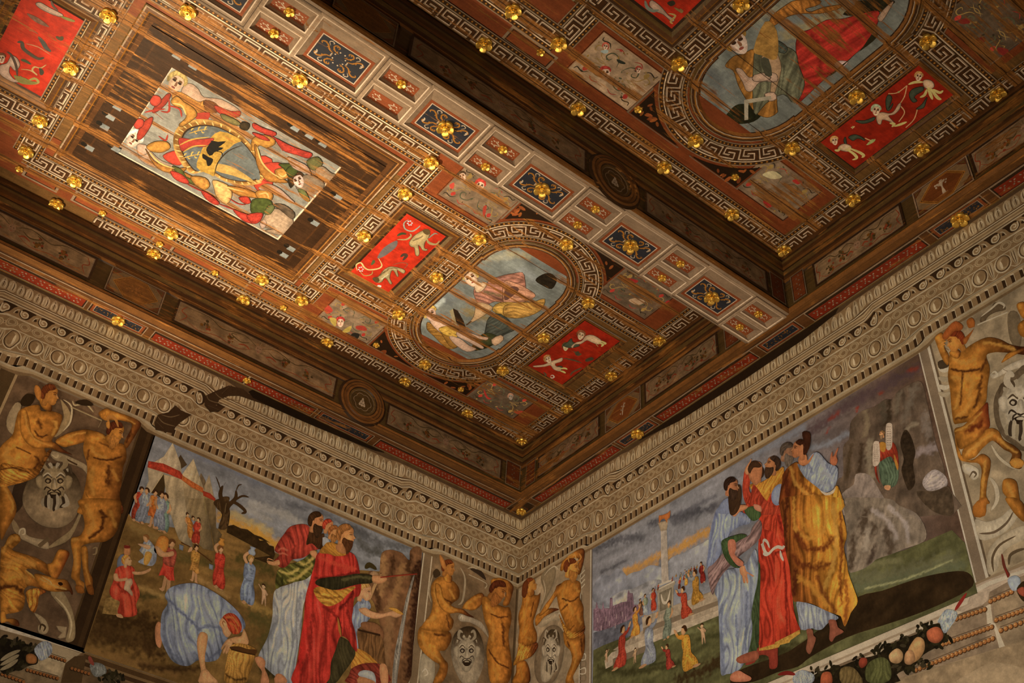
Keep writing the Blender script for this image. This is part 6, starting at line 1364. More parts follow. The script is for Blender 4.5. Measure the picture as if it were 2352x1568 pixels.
q(A, 16, '1900,170 2000,190 2120,150 2200,80 2280,110 2200,240 2080,320 1940,340', '9b8d74', 3, e=.3); ln(A, 16, '1935,290 2060,280 2170,200 2230,100', 5, '5c4c38'); q(A, 16, '2020,640 2000,520 2040,400 2140,300 2330,220 2330,330 2200,400 2120,480 2090,600', '95866c', 3, e=.3); ln(A, 16, '2060,620 2050,500 2110,390 2250,310', 5, '54442f'); ln(A, 16, '2190,560 2200,480 2260,440 2330,420', 6, '4f402c'); q(A, 16, '2125,470 2140,480 2170,590 2200,640 2180,670 2160,620 2135,560', '5a2a1c', 3)
done(A)
A = part(e, 'R', 'satyr', 5.4, 0.010, 'golden satyr with goat legs and his arm stretched right')
body(A, 12, '1570,110 1560,60 1610,20 1650,60 1640,140 1680,220 1670,300 1620,240', w=.02, st=[('1600,80 1640,180', 5, BL, .5)])
body(A, 12, '1690,190 1760,200 1860,130 1950,80 2030,60 2120,80 2200,120 2290,140 2352,150 2352,210 2250,200 2150,190 2060,190 2000,220 2030,330 2010,480 2000,600 1960,700 1880,770 1760,800 1720,790 1700,660 1690,520 1670,400 1680,300', w=.075, st=[
    ('1980,110 2100,120 2250,170', 7, BL, .6), ('1720,230 1800,280 1900,250', 10, BL, .6), ('1700,330 1800,350 1940,330', 6, BS, .8), ('1720,400 1790,430 1780,520', 10, BL, .6), ('1830,400 1880,450 1850,560', 12, BL, .6), ('1800,360 1790,500 1780,640', 6, BS, .6), ('1760,560 1740,660', 9, BL, .5), ('1880,580 1820,680 1760,740', 10, BL, .5), ('1960,400 1930,560 1900,660', 10, BS, .6), ('2000,250 1960,340', 8, BS, .6), ('1740,760 1840,740', 6, BS, .6)])
body(A, 12, '2150,240 2180,200 2260,170 2352,140 2352,160 2270,200 2200,240 2130,280', w=.01)
body(A, 12, '1725,850 1800,820 1880,740 1960,660 2010,620 2020,720 2030,820 1990,880 1940,960 1860,980 1780,1020 1750,960', c2=W('5a220a'), c2k=.6, w=.05, st=[('1740,860 1840,820 1960,700', 5, BL, .6), ('1840,860 1950,800', 14, '5a220a', .7)])
body(A, 12, '1800,1020 1880,960 1960,900 2000,850 2060,840 2110,870 2150,940 2240,990 2300,1050 2300,1110 2320,1140 2290,1190 2220,1170 2200,1130 2220,1060 2150,1020 2080,960 2040,950 1960,1020 1900,1090 1800,1110', w=.04, st=[('1840,1050 1960,950 2050,890', 9, BL, .7), ('2100,920 2180,990 2260,1050', 5, BL, .6), ('2080,960 2140,1020', 6, BS, .7)])
body(A, 12, '1730,900 1760,1000 1800,1090 1880,1110 1960,1060 2030,1100 2035,1180 2010,1300 2000,1420 2030,1480 1990,1500 1960,1580 1890,1580 1900,1520 1940,1450 1950,1300 1960,1200 1930,1140 1840,1130 1760,1090', w=.035, st=[('1770,1040 1860,1110', 5, BL, .5), ('1990,1120 1975,1280 1960,1420', 6, BL, .6)])
q(A, 16, '1885,60 1960,-10 2010,-10 2000,60 1990,140 1900,150', '8a5618', 2, e=.5); q(A, 12, '2200,1130 2250,1090 2320,1120 2310,1170 2240,1180', 'b07a2c', 2, e=.5)
body(A, 12, '1680,190 1740,160 1780,190 1760,240 1710,230', w=.015)
face(A, 12, (1730, 100), 85, -20, -1, 'a06a26', '6a2c0c', None, .7); q(A, 8, '1800,1500 1860,1440 1900,1390 1850,1400 1830,1340 1870,1310 1900,1340 1895,1400 1860,1470 1820,1540', '8a5018', 3, e=.5); q(A, 8, '1620,1470 1680,1380 1740,1340 1800,1380 1780,1420 1720,1430 1660,1500', '8a4a18', 3, e=.5)
ln(A, 12, '1660,90 1620,110 1650,125', 4, 'b0782e'); ln(A, 12, '1640,150 1680,170', 3, '4a200c')
done(A)
A = part(e, 'R', 'eagle', 6, 0.011, 'golden wing tip at the right edge')
body(A, 12, '2145,1290 2200,1270 2260,1300 2280,1400 2300,1568 2240,1568 2180,1440 2140,1380', w=.03, st=[('2180,1310 2230,1420 2260,1540', 8, BL, .6)]); body(A, 16, '2165,-10 2260,-10 2330,60 2330,190 2260,140 2200,60', w=.03); body(A, 8, '2260,1200 2330,1180 2352,1260 2352,1330 2300,1300', w=.02); body(A, 8, '2270,1380 2330,1330 2352,1400 2352,1480 2290,1460', w=.02)
done(A)

# ================================================================== painted ledges, beads and garlands under the pictures
def leaves(A, tile, pts, spread, n, rng, size=14):
    for i in range(n):
        x, y = pts[i % len(pts)]; x += rng.gauss(0, spread); y += rng.gauss(0, spread * .8)
        c = px(A.plane, P(tile, f'{x:.0f},{y:.0f}'))[0]
        A.disc(c, size * PXM * rng.uniform(.6, 1.2) * .5, W(rng.choice(('241f10', '2e2815', '1a150b', '3a3220'))), 7, size * PXM * .22, rng.uniform(0, 3.1))
def ledge(plane, side, z0):
    return empty('painted_ledge', world(plane, 2.5, z0), f'painted stone ledge with beads and fruit garland under the {side} wall pictures', 'ledge')
e = ledge('R', 'right', 5.0)
A = part(e, 'R', 'moulding', 1, 0.03); A.rect(0.0, 4.2, 6.4, 5.205, W('7a6750'), m=.5, mp=.08); 
for z0, z1, c in ((5.19, 5.205, 'a4937a'), (5.16, 5.19, 'b0a086'), (5.145, 5.16, '8a7860'), (5.12, 5.145, 'a8977e'), (5.10, 5.12, '6a5842'), (5.085, 5.10, '94836a')): A.rect(1.0, z0, 4.66, z1, W(c))
q(A, 16, '1880,740 1990,690 2320,560 2330,640 2180,700 2020,790 2010,860 1960,900 1800,960 1740,950 1830,890', '92806a', 0, m=.3, mp=.03); q(A, 16, '1890,760 2010,700 2330,590 2330,620 2030,730 1900,800', 'b5a78e', 0); q(A, 16, '2050,860 2330,770 2330,1400 2130,1300 2100,1200 2060,1050', '7d6a50', 0, m=.4, mp=.05)
q(A, 16, '1990,910 2030,890 2050,1050 2070,1060 2160,1270 2110,1290 2060,1100 2000,1060', 'a8997f', 0); q(A, 16, '1220,1540 1900,1330 2330,1200 2330,1575 1100,1575', '806c50', 0, m=.4, mp=.05); q(A, 16, '1750,1575 1860,1480 2000,1410 2150,1400 2330,1460 2330,1575', '8f7a5c', 3, e=.2)
A.build()
A = part(e, 'R', 'bead_row', 3, 0)
for a, b, n in (((1740, 1020), (1980, 940), 8), ((2030, 870), (2210, 790), 6), ((1620, 1240), (2040, 1090), 14), ((2080, 1030), (2330, 940), 8), ((1390, 1460), (2050, 1190), 20), ((2120, 1120), (2330, 1040), 6)):
    for i in range(n):
        t = i / (n - 1); c = px('R', P(16, f'{a[0] + (b[0] - a[0]) * t:.0f},{a[1] + (b[1] - a[1]) * t:.0f}'))[0]
        A.disc((c[0] + .003, c[1] - .004), .017, W('4a3018'), 9); A.disc(c, .0135, W('8a5a2c'), 9); A.disc((c[0] - .003, c[1] + .004), .005, W('c09a60'), 6)
    pa, pb = px('R', P(16, f'{a[0]},{a[1]} {b[0]},{b[1]}')); A.line([pa + (0, .02), pb + (0, .02)], .005, W('5a4630'), 0, 0)
done(A)
A = part(e, 'R', 'garland', 4, 0.012, 'dark garland with apples, melons and a grey ribbon')
rng = random.Random(4)
q(A, 16, '1500,1080 1620,1070 1660,1180 1580,1260 1460,1330 1380,1430 1300,1460 1230,1500 1200,1575 500,1575 560,1480 720,1440 900,1370 1060,1330 1160,1250 1300,1190 1430,1140', '221b0e', 3, m=.7, mp=.02)
leaves(A, 16, [(1500, 1090), (1630, 1180), (1440, 1140), (1300, 1200), (1160, 1270), (1080, 1290), (900, 1380), (700, 1450), (560, 1480), (1560, 1250), (1460, 1400), (1340, 1450), (1250, 1440)], 26, 150, rng)
for s, c in (('1560,1090 1610,1110 1630,1170 1600,1220 1550,1230 1500,1200 1490,1130', '8a4a2c'), ('1400,1180 1460,1200 1470,1280 1430,1360 1360,1400 1320,1340 1340,1260', '9a7448'), ('1330,1290 1370,1300 1390,1370 1350,1415 1300,1400 1300,1330', '96704a'), ('1230,1275 1280,1310 1280,1370 1240,1405 1180,1390 1165,1330', '9a7a52'), ('920,1360 970,1360 975,1410 930,1445 905,1410', '7a3420'), ('590,1490 660,1480 680,1560 640,1600 580,1590', '8a4828')):
    q(A, 16, s, c, 4, e=.7, w=.03, g=.4, ga=120)
q(A, 16, '1000,1390 1100,1350 1170,1400 1180,1530 1100,1575 980,1560 960,1470', '4a4a28', 4, e=.5, f=.4, fa=80, fp=.04); q(A, 16, '750,1450 860,1440 940,1575 760,1575', '5a4a2a', 3, e=.4, f=.4, fa=60, fp=.03)
q(A, 16, '1610,990 1660,940 1740,960 1745,1010 1700,1080 1650,1145 1620,1120 1600,1060 1580,1050', '7f8a90', 3, e=.4, f=.5, fa=70, fp=.02); ln(A, 16, '1730,950 1770,890 1830,800', 7, '7a2018'); q(A, 16, '350,1500 420,1460 520,1500 500,1575 350,1575', '7f8890', 3, e=.4, f=.5, fp=.02); ln(A, 16, '210,1500 290,1485 360,1500', 8, '6a1c14')
q(A, 16, '2180,690 2240,650 2290,680 2280,760 2220,780', '7f8a90', 3, e=.4); ln(A, 16, '2160,590 2190,660', 8, '7a1c14'); q(A, 16, '2260,760 2330,700 2330,870 2280,830', '30220f', 3); q(A, 16, '2265,770 2320,750 2330,830 2280,810', '7a3a24', 3, e=.5)
done(A)
e = ledge('L', 'left', 5.0)
A = part(e, 'L', 'moulding', 1, 0.03); A.rect(0.0, 4.2, 6.0, 5.2, W('5f4a30'), m=.5, mp=.08)
for z0, z1, c in ((5.185, 5.2, '6a5230'), (5.15, 5.185, '4a351c'), (5.13, 5.15, '6b5434'), (5.10, 5.13, '3f2c18')): A.rect(.0, z0, 3.80, z1, W(c))
q(A, 13, '0,1045 160,1090 440,1180 720,1270 705,1310 600,1400 560,1420 540,1568 0,1568', '6a573c', 0, m=.4, mp=.05); q(A, 13, '0,1045 160,1090 440,1180 720,1270 700,1310 440,1230 0,1110', 'a4947a', 0, f=.4, fa=-15, fp=.03, e=.1); q(A, 13, '440,1230 690,1315 580,1400 430,1330', '8a795c', 0); q(A, 13, '230,1440 520,1520 560,1400 420,1340 300,1400', '8d7b5c', 0, m=.4, mp=.03); q(A, 13, '560,1400 640,1340 740,1330 700,1568 520,1568', '4a371f', 0)
A.build()
A = part(e, 'L', 'bead_row', 3, 0)
for a, b, n in (((425, 1335), (555, 1378), 6), ((235, 1458), (490, 1530), 10), ((615, 1445), (760, 1490), 6), ((20, 1495), (200, 1560), 7)):
    for i in range(n):
        t = i / (n - 1); c = px('L', P(13, f'{a[0] + (b[0] - a[0]) * t:.0f},{a[1] + (b[1] - a[1]) * t:.0f}'))[0]
        A.disc((c[0] + .003, c[1] - .004), .014, W('33200f'), 9); A.disc(c, .011, W('7a4c22'), 9)
    pa, pb = px('L', P(13, f'{a[0]},{a[1]} {b[0]},{b[1]}')); A.line([pa + (0, .016), pb + (0, .016)], .004, W('43301a'), 0, 0)
done(A)
A = part(e, 'L', 'garland', 4, 0.012, 'dark leafy garland with a grey ribbon')
q(A, 13, '0,1190 60,1190 180,1230 260,1250 310,1300 320,1400 260,1420 180,1440 90,1480 0,1470', '1c160c', 3, m=.7, mp=.02)
leaves(A, 13, [(40, 1210), (140, 1230), (240, 1270), (290, 1310), (200, 1420), (60, 1470)], 24, 70, rng)
for s in ('0,1380 80,1330 170,1290', '0,1420 90,1370 160,1330', '0,1460 80,1420 150,1370'): ln(A, 13, s, 8, '7a6c50')
q(A, 13, '225,1330 270,1320 310,1350 305,1400 250,1405 220,1380', '7a4f26', 4, e=.7); q(A, 13, '290,1280 360,1215 430,1230 445,1300 410,1350 350,1380 320,1350', '70757a', 3, e=.4, f=.5, fa=60, fp=.02)
q(A, 13, '765,1420 820,1395 890,1420 910,1480 860,1515 800,1510', '62625a', 3, e=.4, f=.4, fp=.02); ln(A, 13, '760,1340 775,1380 800,1420', 8, '7a3a2c'); leaves(A, 13, [(900, 1520), (960, 1500), (1020, 1540), (930, 1560)], 22, 50, rng)
done(A)
# ================================================================== pictures on the ceiling boards
EC = [0.6]
def Cc(c):
    c = lin(c); m = c.mean(); c = c * 0.9 + 0.1 * m
    bl = np.clip((c[2] / (c[0] + 1e-4) - 0.75) / 0.6, 0, 1); c = c * (1 - 0.6 * bl) + 0.6 * bl * m * np.array((1.12, 1.0, 0.82))
    c = c ** 1.1 * (0.74 if EC[0] >= 1 else 0.66)
    return np.clip(c / (EC[0] * np.array((1.0, 0.80, 0.62))), 0.004, 0.86) / max(1.0, (c / (EC[0] * np.array((1.0, 0.80, 0.62)))).max() / .8)
def cq(A, tile, s, c, n=4, **k):
    p = px('C', P(tile, s))
    if 'e' in k: A.line(np.concatenate([spline(p, 3), spline(p, 3)[:1]]), .0085, Cc(c) * .16, 0, 0)
    return A.poly(p, Cc(c), n, **k)
def cl(A, tile, s, w, c, taper=1, **k): return A.line(px('C', P(tile, s)), w * 0.0033, Cc(c), 4, taper, **k)
def cs(tile, s, w, c, a=.8): return (px('C', P(tile, s)), w * .0033, Cc(c), a)
def cpart(e, name, lvl, mat=None, s=.007, label=None):
    A = Art('C', name, mat or (M_ARMS if EC[0] >= 1 else M_PIC), e, lvl, s); A.label = label; return A
def cface(A, tile, c, r, ang, flip=1, skin='b99474', hair='8a6a3a', front=True):
    ca, sa = math.cos(math.radians(ang)), math.sin(math.radians(ang))
    T = lambda pts: px('C', P(tile, ' '.join('%f,%f' % (c[0] + (a * flip * ca - b * sa) * r, c[1] + (a * flip * sa + b * ca) * r) for a, b in pts)))
    A.poly(T([(-.7, -.5), (-.3, -1), (.3, -1), (.7, -.55), (.72, .1), (.45, .75), (.05, 1.0), (-.4, .75), (-.7, .15)]), Cc(skin), 3, e=.45, g=.25)
    A.poly(T([(.75, -.2), (.6, -.6), (.2, -.75), (-.35, -.7), (-.65, -.2), (-.72, .3), (-1.05, .1), (-1.05, -.6), (-.6, -1.2), (.1, -1.3), (.75, -1.0), (1.0, -.5)]), Cc(hair), 3, e=.5, f=.4, fp=.02)
    for sx in (-.32, .32):
        A.line(T([(sx - .18, -.12), (sx, -.2), (sx + .18, -.1)]), r * .03 * .0033 * 3, Cc('3a2214')); A.line(T([(sx - .2, -.34), (sx, -.42), (sx + .2, -.33)]), r * .02 * .0033 * 3, Cc('6a4628'))
    A.line(T([(.02, -.2), (.10, .2), (-.05, .26)]), r * .022 * .0033 * 3, Cc('8a5a3c')); A.line(T([(-.2, .52), (.02, .48), (.22, .52)]), r * .024 * .0033 * 3, Cc('8a4434'))
# ---------------------------------------------------------------- the coat of arms
EC[0] = 1.0
e = empty('arms_panel', (4.37, 1.735, ZP), 'large painted coat of arms on an oval shield between putti', 'ceiling picture')
yc = 1.735
fr = [(-.435, .014, OLV * .8), (-.425, .02, LIL), (-.412, .02, BRN), (-.385, .022, OCH * .6), (-.375, .018, DARK * 1.6), (-.355, .016, BRN * .9), (-.31, .014, DARK * 1.0), (-.265, .013, DARK * 1.6), (-.21, .012, DARK * .8), (-.185, .012, DARK * 1.8), (-.15, .011, BRN * .5), (-.115, .010, DARK * 1.0), (-.05, .009, OLV * .6), (-.03, .009, LIL * .7), (-.012, .006, WHT * .9), (0, .003, WHT)]
frame(e, 'C', 3.64, 1.20, 5.10, 2.235, [(o_ * .895, h_, c_) for o_, h_, c_ in fr], M_PANELW, 'frame')
A = cpart(e, 'chequers', 11, M_PANELW, 0)
A.rect(3.36, .96, 5.38, 2.48, DARK * 1.1); A.rect(3.44, 1.04, 5.30, 2.40, BRN * .55); A.rect(3.455, 1.055, 5.285, 2.385, DARK * 1.25); A.rect(3.63, 1.19, 5.11, 2.245, (np.nan,) * 3)
for tl, pts in ((1, '1525,465 1665,553 1015,905 955,990 905,1075 775,1255 1000,1265'), (2, '370,1085 495,1150 610,1220'), (6, '735,260 540,480 335,700 275,755')):
    for c_ in px('C', P(tl, pts)):
        A.rect(c_[0] - .033, c_[1] - .026, c_[0] + .033, c_[1] + .026, Cc('93918a')); A.disc((c_[0] + .05, c_[1] + .01), .026, Cc('241b12'), 8)
A.build()
A = cpart(e, 'ground', 2, M_ARMS, .02); A.rect(3.64, 1.20, 5.10, 2.235, Cc('968b7c'), m=.35, mp=.08); A.build()
A = cpart(e, 'putto', 3, None, .007, 'fair haired putto leaning at the top edge')
cq(A, 1, '1580,730 1640,715 1700,760 1750,830 1900,850 2050,940 1980,960 1850,960 1700,900 1560,830', 'c49a7c', 3, e=.55); cq(A, 1, '1480,800 1560,790 1700,870 1760,860 1740,960 1600,940 1500,880', 'b8792a', 3, e=.5, f=.5, fp=.03); cq(A, 1, '1750,860 1830,870 1880,920 1850,960 1770,940', '6a3a1c', 3, e=.4); cq(A, 1, '1840,900 1980,950 2060,950 2040,1000 1900,980', 'b5341c', 3, e=.5)
cface(A, 1, (1510, 710), 85, 35, 1, 'c9a080', 'b09050'); done(A)
A = cpart(e, 'red_hats', 3.5, M_PICL, .007, 'two red hats with crossed cords')
cq(A, 1, '1440,800 1465,815 1420,890 1350,950 1310,960 1330,910 1390,850', 'a82f16', 3, e=.5); cq(A, 1, '1290,850 1320,815 1370,825 1380,870 1340,905 1300,890', 'c23a20', 3, e=.5)
cq(A, 1, '1310,1000 1290,1080 1220,1180 1180,1185 1190,1120 1240,1040', 'b03418', 3, e=.5); cq(A, 1, '1150,1050 1180,1015 1230,1025 1225,1075 1180,1100 1155,1080', 'c23a20', 3, e=.5)
for s in ('1450,840 1450,950 1380,950', '1440,900 1540,930 1560,1000', '1240,960 1330,940 1420,930', '1360,1160 1420,1200 1440,1150', '1330,960 1400,1020'): cl(A, 1, s, 5, 'b0321a')
done(A)
A = cpart(e, 'putto', 3.2, None, .007, 'white haired putto at the left edge')
cq(A, 1, '1190,1330 1280,1290 1340,1340 1400,1380 1500,1420 1380,1440 1250,1400', 'b09078', 3, e=.5); cq(A, 1, '1180,1240 1250,1240 1290,1290 1200,1330', 'c09a80', 3, e=.4); cface(A, 1, (1145, 1195), 75, 40, 1, 'd0ae94', 'd6cab4'); done(A)
A = cpart(e, 'shield', 4, M_PICL, .007, 'oval shield with a black eagle on yellow')
cq(A, 5, '2150,-60 2330,-60 2330,200 2250,240 2170,140', 'c23a1c', 3, e=.3); cq(A, 1, '1400,1330 1530,1290 1560,1400 1480,1400', 'c23a1c', 3, e=.3); cq(A, 6, '100,-20 260,-20 220,80 120,130 60,60', 'c23a1c', 3, e=.3); cq(A, 1, '1640,980 1800,960 1760,1040', 'b5361c', 3)
oval = px('C', P(1, '1500,1130 1570,1050 1720,1015 1900,1050 2090,1170 2230,1340 2300,1500')); oval = np.concatenate([oval, px('C', P(6, '110,-10 120,60 80,130')), px('C', P(5, '2230,150 2100,165 1930,130 1780,50')), px('C', P(1, '1640,1480 1540,1370 1490,1250'))])
A.poly(spline(oval, 5), Cc('8a5a1c'), 0, e=.5, w=.05, st=[(oval, .05, Cc('d09a48'), .8)])
cen = oval.mean(0); inn = cen + (oval - cen) * .86; A.poly(inn, Cc('3a2410'), 4)
f2 = cen + (oval - cen) * .83; A.poly(f2, Cc('686a68'), 4, m=.3, mp=.04)
for t in np.linspace(0, 1, 40, endpoint=False):                    # rope of the rim
    i = t * len(oval); a = oval[int(i)]; b = oval[(int(i) + 1) % len(oval)]; p0 = a + (b - a) * (i % 1)
    A.line([cen + (p0 - cen) * .88, cen + (p0 - cen) * .93, cen + (p0 - cen) * .985], .012, Cc('e0b468'), 3); 
cq(A, 1, '1890,1120 2070,1195 2010,1230 1930,1310 1870,1400 1840,1500 1800,1490 1690,1430 1720,1310 1770,1220', 'c2902e', 3, m=.4, mp=.03)
cq(A, 1, '1540,1180 1640,1190 1730,1190 1820,1180 1830,1195 1760,1250 1640,1250 1570,1290 1545,1250', 'b83420', 3, e=.3); cl(A, 1, '1540,1240 1650,1190 1800,1170', 4, 'c89a3c'); cl(A, 1, '1570,1300 1660,1250 1780,1240', 4, 'c89a3c')
cq(A, 1, '1900,1320 1990,1260 2080,1290 2180,1400 2230,1490 2210,1540 2080,1420 1980,1400 1900,1380', '70706a', 3, m=.3); cq(A, 1, '1850,1400 1980,1420 2120,1500 2180,1560 2000,1500 1860,1460', 'c89a4a', 3, m=.4); cl(A, 1, '1840,1500 1870,1390 1960,1290 2080,1240', 3, '3a2814')
for cx_, cy_ in ((1700, 1115), (1640, 1330)):
    cl(A, 1, f'{cx_ - 80},{cy_ + 25} {cx_},{cy_} {cx_ + 85},{cy_ - 15}', 3, 'c89a3c')
    for dx_, dy_ in ((-50, -15), (-20, 25), (10, -28), (40, 18), (65, -30)): cl(A, 1, f'{cx_ + dx_ - 10},{cy_} {cx_ + dx_},{cy_ + dy_} {cx_ + dx_ + 14},{cy_ + dy_ - 4}', 3, 'd8aa48')
so = done(A)
A = cpart(so, 'eagle', 4.4, M_PICL, .007, 'black eagle with spread wings')
for s in ('1810,1200 1870,1210 1940,1205 1900,1240 1860,1270 1900,1270 1840,1300 1830,1260', '1820,1210 1840,1300 1800,1330 1770,1280 1790,1240', '1740,1310 1790,1340 1830,1360 1810,1410 1780,1415 1770,1370 1740,1350', '1840,1260 1920,1260 1870,1290'): cq(A, 1, s, '17120c', 2)
for s in ('1830,1230 1880,1240 1930,1215', '1790,1350 1800,1390 1780,1410', '1850,1290 1900,1300 1910,1330'): cl(A, 1, s, 3, '100c08')
done(A)
A = cpart(e, 'gilt_scrolls', 4.6, M_PICL, .007, 'painted gilt scrollwork around the shield')
sc_ = dict(e=.7, w=.02, m=.4, mp=.02)
for tl, s, c in ((1, '1470,860 1520,820 1580,870 1660,920 1690,980 1640,1030 1560,1080 1540,1060 1600,1000 1580,930 1500,900', 'b57a26'), (1, '1260,1250 1330,1210 1430,1210 1460,1260 1390,1300 1300,1290', 'b57a26'), (1, '1250,1270 1320,1370 1420,1420 1520,1440 1600,1430 1560,1470 1430,1470 1330,1410', 'a86c22'), (1, '1480,1440 1600,1480 1700,1540 1640,1568 1540,1530', 'a5681f'),
                 (5, '1480,0 1560,30 1600,90 1680,120 1700,160 1620,140 1540,80', '5a5a24'), (5, '1640,90 1760,100 1800,160 1760,200 1680,160', 'b0762a'), (5, '1830,120 1950,160 1990,230 1970,300 1930,320 1860,260 1840,190', 'c99a58'), (5, '1950,170 2120,200 2260,270 2180,270 2050,250', 'a86c22'),
                 (2, '0,1190 80,1150 180,1180 190,1230 120,1260 60,1240 0,1290', 'b57a26'), (2, '20,1230 60,1300 90,1400 170,1480 250,1520 300,1560 150,1550 90,1500 40,1400', 'a86c22'), (6, '200,30 290,20 310,90 240,115 205,80', 'b0762a'), (6, '30,220 130,200 175,250 150,300 60,280', 'b0762a'), (6, '0,290 130,280 170,330 120,400 0,410', '4c5220'), (6, '230,-20 380,-10 400,60 330,90 270,20', '4c5220'), (1, '2080,1040 2140,1060 2120,1110 2060,1090', '3a2a14'), (1, '1900,970 2000,1010 2060,1050 2030,1070 1920,1020', '7a6a3a')):
    cq(A, tl, s, c, 3, **sc_)
for tl, s in ((1, '1480,880 1560,900 1600,980'), (1, '1280,1290 1370,1390 1500,1440'), (2, '40,1250 80,1380 160,1470 260,1530'), (5, '1860,130 1950,180 2100,220'), (6, '60,240 120,230 140,270'), (6, '220,60 260,90 300,60')): cl(A, tl, s, 5, 'e0b060')
done(A)
A = cpart(e, 'tassels', 5, M_PICL, .007, 'red ribbons and tassels')
for tl, s in ((5, '1470,40 1560,70 1620,130 1600,150 1520,120 1480,80'), (5, '1730,210 1800,240 1880,310 1850,330 1770,280'), (5, '2000,370 2080,400 2200,440 2170,490 2080,460'), (5, '2050,270 2120,260 2150,310 2100,320'), (1, '2200,1070 2300,1110 2330,1160 2250,1130'), (2, '10,1050 90,1090 200,1130 180,1160 80,1130 10,1090'), (2, '200,1180 300,1230 420,1280 510,1310 480,1350 380,1320 280,1290 230,1240'), (2, '0,1130 100,1160 150,1200 60,1180'), (5, '2120,420 2250,400 2230,470 2170,490')): cq(A, tl, s, 'b4301a', 3, e=.6, f=.35, fa=-40, fp=.02)
for tl, s in ((5, '1600,150 1700,200 1740,215'), (5, '1870,320 1950,350 2010,375'), (5, '1960,270 2040,320 2110,330'), (2, '160,1160 220,1200 260,1290')): cl(A, tl, s, 4, 'a82c18')
done(A)
A = cpart(e, 'putto', 5.2, None, .007, 'green capped putto looking out at the right end')
cq(A, 6, '60,180 130,150 230,190 330,280 360,310 320,310 220,250 130,210 70,200', 'c49c84', 3, e=.5); cq(A, 6, '390,120 480,70 600,130 610,180 560,210 450,210 380,190', '8a7058', 3, e=.5); cq(A, 6, '390,200 450,210 490,300 440,280', '6a6a3a', 3, e=.4); cq(A, 6, '300,100 350,60 390,50 380,110 330,190', '2e2414', 3)
cface(A, 6, (395, 125), 62, -25, 1, 'd2b0a0', '4a3018'); cq(A, 6, '290,40 330,0 390,20 370,70 320,90', '4c5220', 3, e=.4)
cq(A, 2, '300,1340 400,1380 470,1420 500,1490 440,1470 350,1430', 'c09a84', 3, e=.5); cq(A, 2, '470,1370 560,1340 600,1400 540,1450 490,1430', '6a6236', 3, e=.4); cq(A, 2, '540,1460 600,1420 680,1480 760,1500 700,1560 600,1540', '9a7a5c', 3, e=.4, m=.4, mp=.02)
cq(A, 6, '80,480 150,380 240,370 340,440 340,540 280,585 190,580 110,550 180,540 100,520', 'b08e70', 3, e=.6, m=.3, mp=.02); cq(A, 6, '180,330 270,330 360,400 340,450 250,380', '6a5440', 3, e=.4, m=.5); cq(A, 6, '100,400 150,330 190,350 150,410', '6a6a3c', 3, e=.4); cq(A, 6, '65,490 95,460 120,480 110,520 80,530', 'c09c86', 3, e=.4)
done(A)
# ---------------------------------------------------------------- red panels
def red_panel(bay, xa, xb, b0, b1, label, col, fs=1.0):
    yc = BAY[bay][0]
    e = empty('red_panel', ((xa + xb) / 2, yc, ZP), label, 'ceiling picture')
    frame(e, 'C', xa, yc + b0, xb, yc + b1, [(o_ * fs, h_, c_) for o_, h_, c_ in PF_RED], M_PANEL, 'frame')
    A = cpart(e, 'ground', 2, M_PICL, .02); A.rect(xa, yc + b0, xb, yc + b1, RED * col * .9, m=.35, mp=.06); A.build(); return e
EC[0] = .62
e = red_panel(1, 2.55, 2.945, -.462, .428, 'vivid red panel with two long-legged animals and scrolls', .9)
A = cpart(e, 'animal', 3, M_PICL, .006, 'tan monkey-like animal reaching up')
cq(A, 6, '1400,590 1450,560 1500,545 1520,570 1510,610 1480,650 1470,690 1480,710 1500,715 1490,725 1460,720 1440,690 1420,680 1430,740 1420,770 1400,760 1390,700 1360,690 1345,660 1370,620', 'a58a5c', 3, e=.6, st=[cs(6, '1380,640 1460,600', 5, '4a3418', .7)]); cq(A, 6, '1490,570 1510,640 1570,665 1600,640 1605,650 1570,680 1500,660', '9a8052', 3); cl(A, 6, '1510,620 1560,580 1590,585', 4, '7a7a6a'); cq(A, 6, '1460,550 1500,540 1525,560 1510,590 1475,580', '5a4424', 3); done(A)
A = cpart(e, 'animal', 3, M_PICL, .006, 'tan animal bending to a white flower')
cq(A, 6, '1035,960 1080,950 1130,890 1180,865 1240,870 1300,890 1305,910 1290,920 1240,890 1250,940 1240,945 1215,900 1190,900 1175,960 1195,1005 1180,1010 1155,970 1130,960 1110,990 1080,1000 1045,985', 'a98f62', 3, e=.6, st=[cs(6, '1090,940 1180,880 1240,880', 5, '4a3418', .7), cs(6, '1110,970 1160,930', 4, 'd6c8a0', .7)]); cq(A, 6, '1030,965 1075,955 1090,985 1060,1000', '5a4424', 3); cq(A, 6, '1080,1020 1105,1025 1100,1040 1070,1030', 'b5b0a8', 2); done(A)
A = cpart(e, 'scrolls', 2.6, M_PICL, 0, 'pale painted scrolls and tail feathers')
cq(A, 6, '1110,720 1170,670 1240,640 1235,690 1180,740 1120,780 1070,790', '6a5c58', 3)
for s, w, c in (('1340,460 1300,490 1310,540 1370,560 1420,530 1440,510', 4, '8a9080'), ('1240,630 1320,630 1360,600 1350,580', 5, 'a08a5a'), ('900,900 890,850 930,830 960,870 1000,890 1080,880 1110,850 1080,790', 5, 'c0a468'), ('920,900 960,940 1020,930 1030,900', 3, 'a0884a'), ('1020,850 1040,820 1030,810', 8, '4a5630'), ('1240,600 1280,580 1320,585', 8, '3a4428'), ('1270,780 1300,760 1320,770 1290,810', 10, '4a3428'), ('1300,880 1330,840 1270,830 1200,850', 3, '8a4a30')): cl(A, 6, s, w, c)
for cx_, cy_ in ((1350, 490), (930, 885)):
    for a in range(6): A.disc(px('C', P(6, f'{cx_ + 18 * math.cos(a):.0f},{cy_ + 18 * math.sin(a):.0f}'))[0], .008, Cc('b8b0b8'), 7)
done(A)
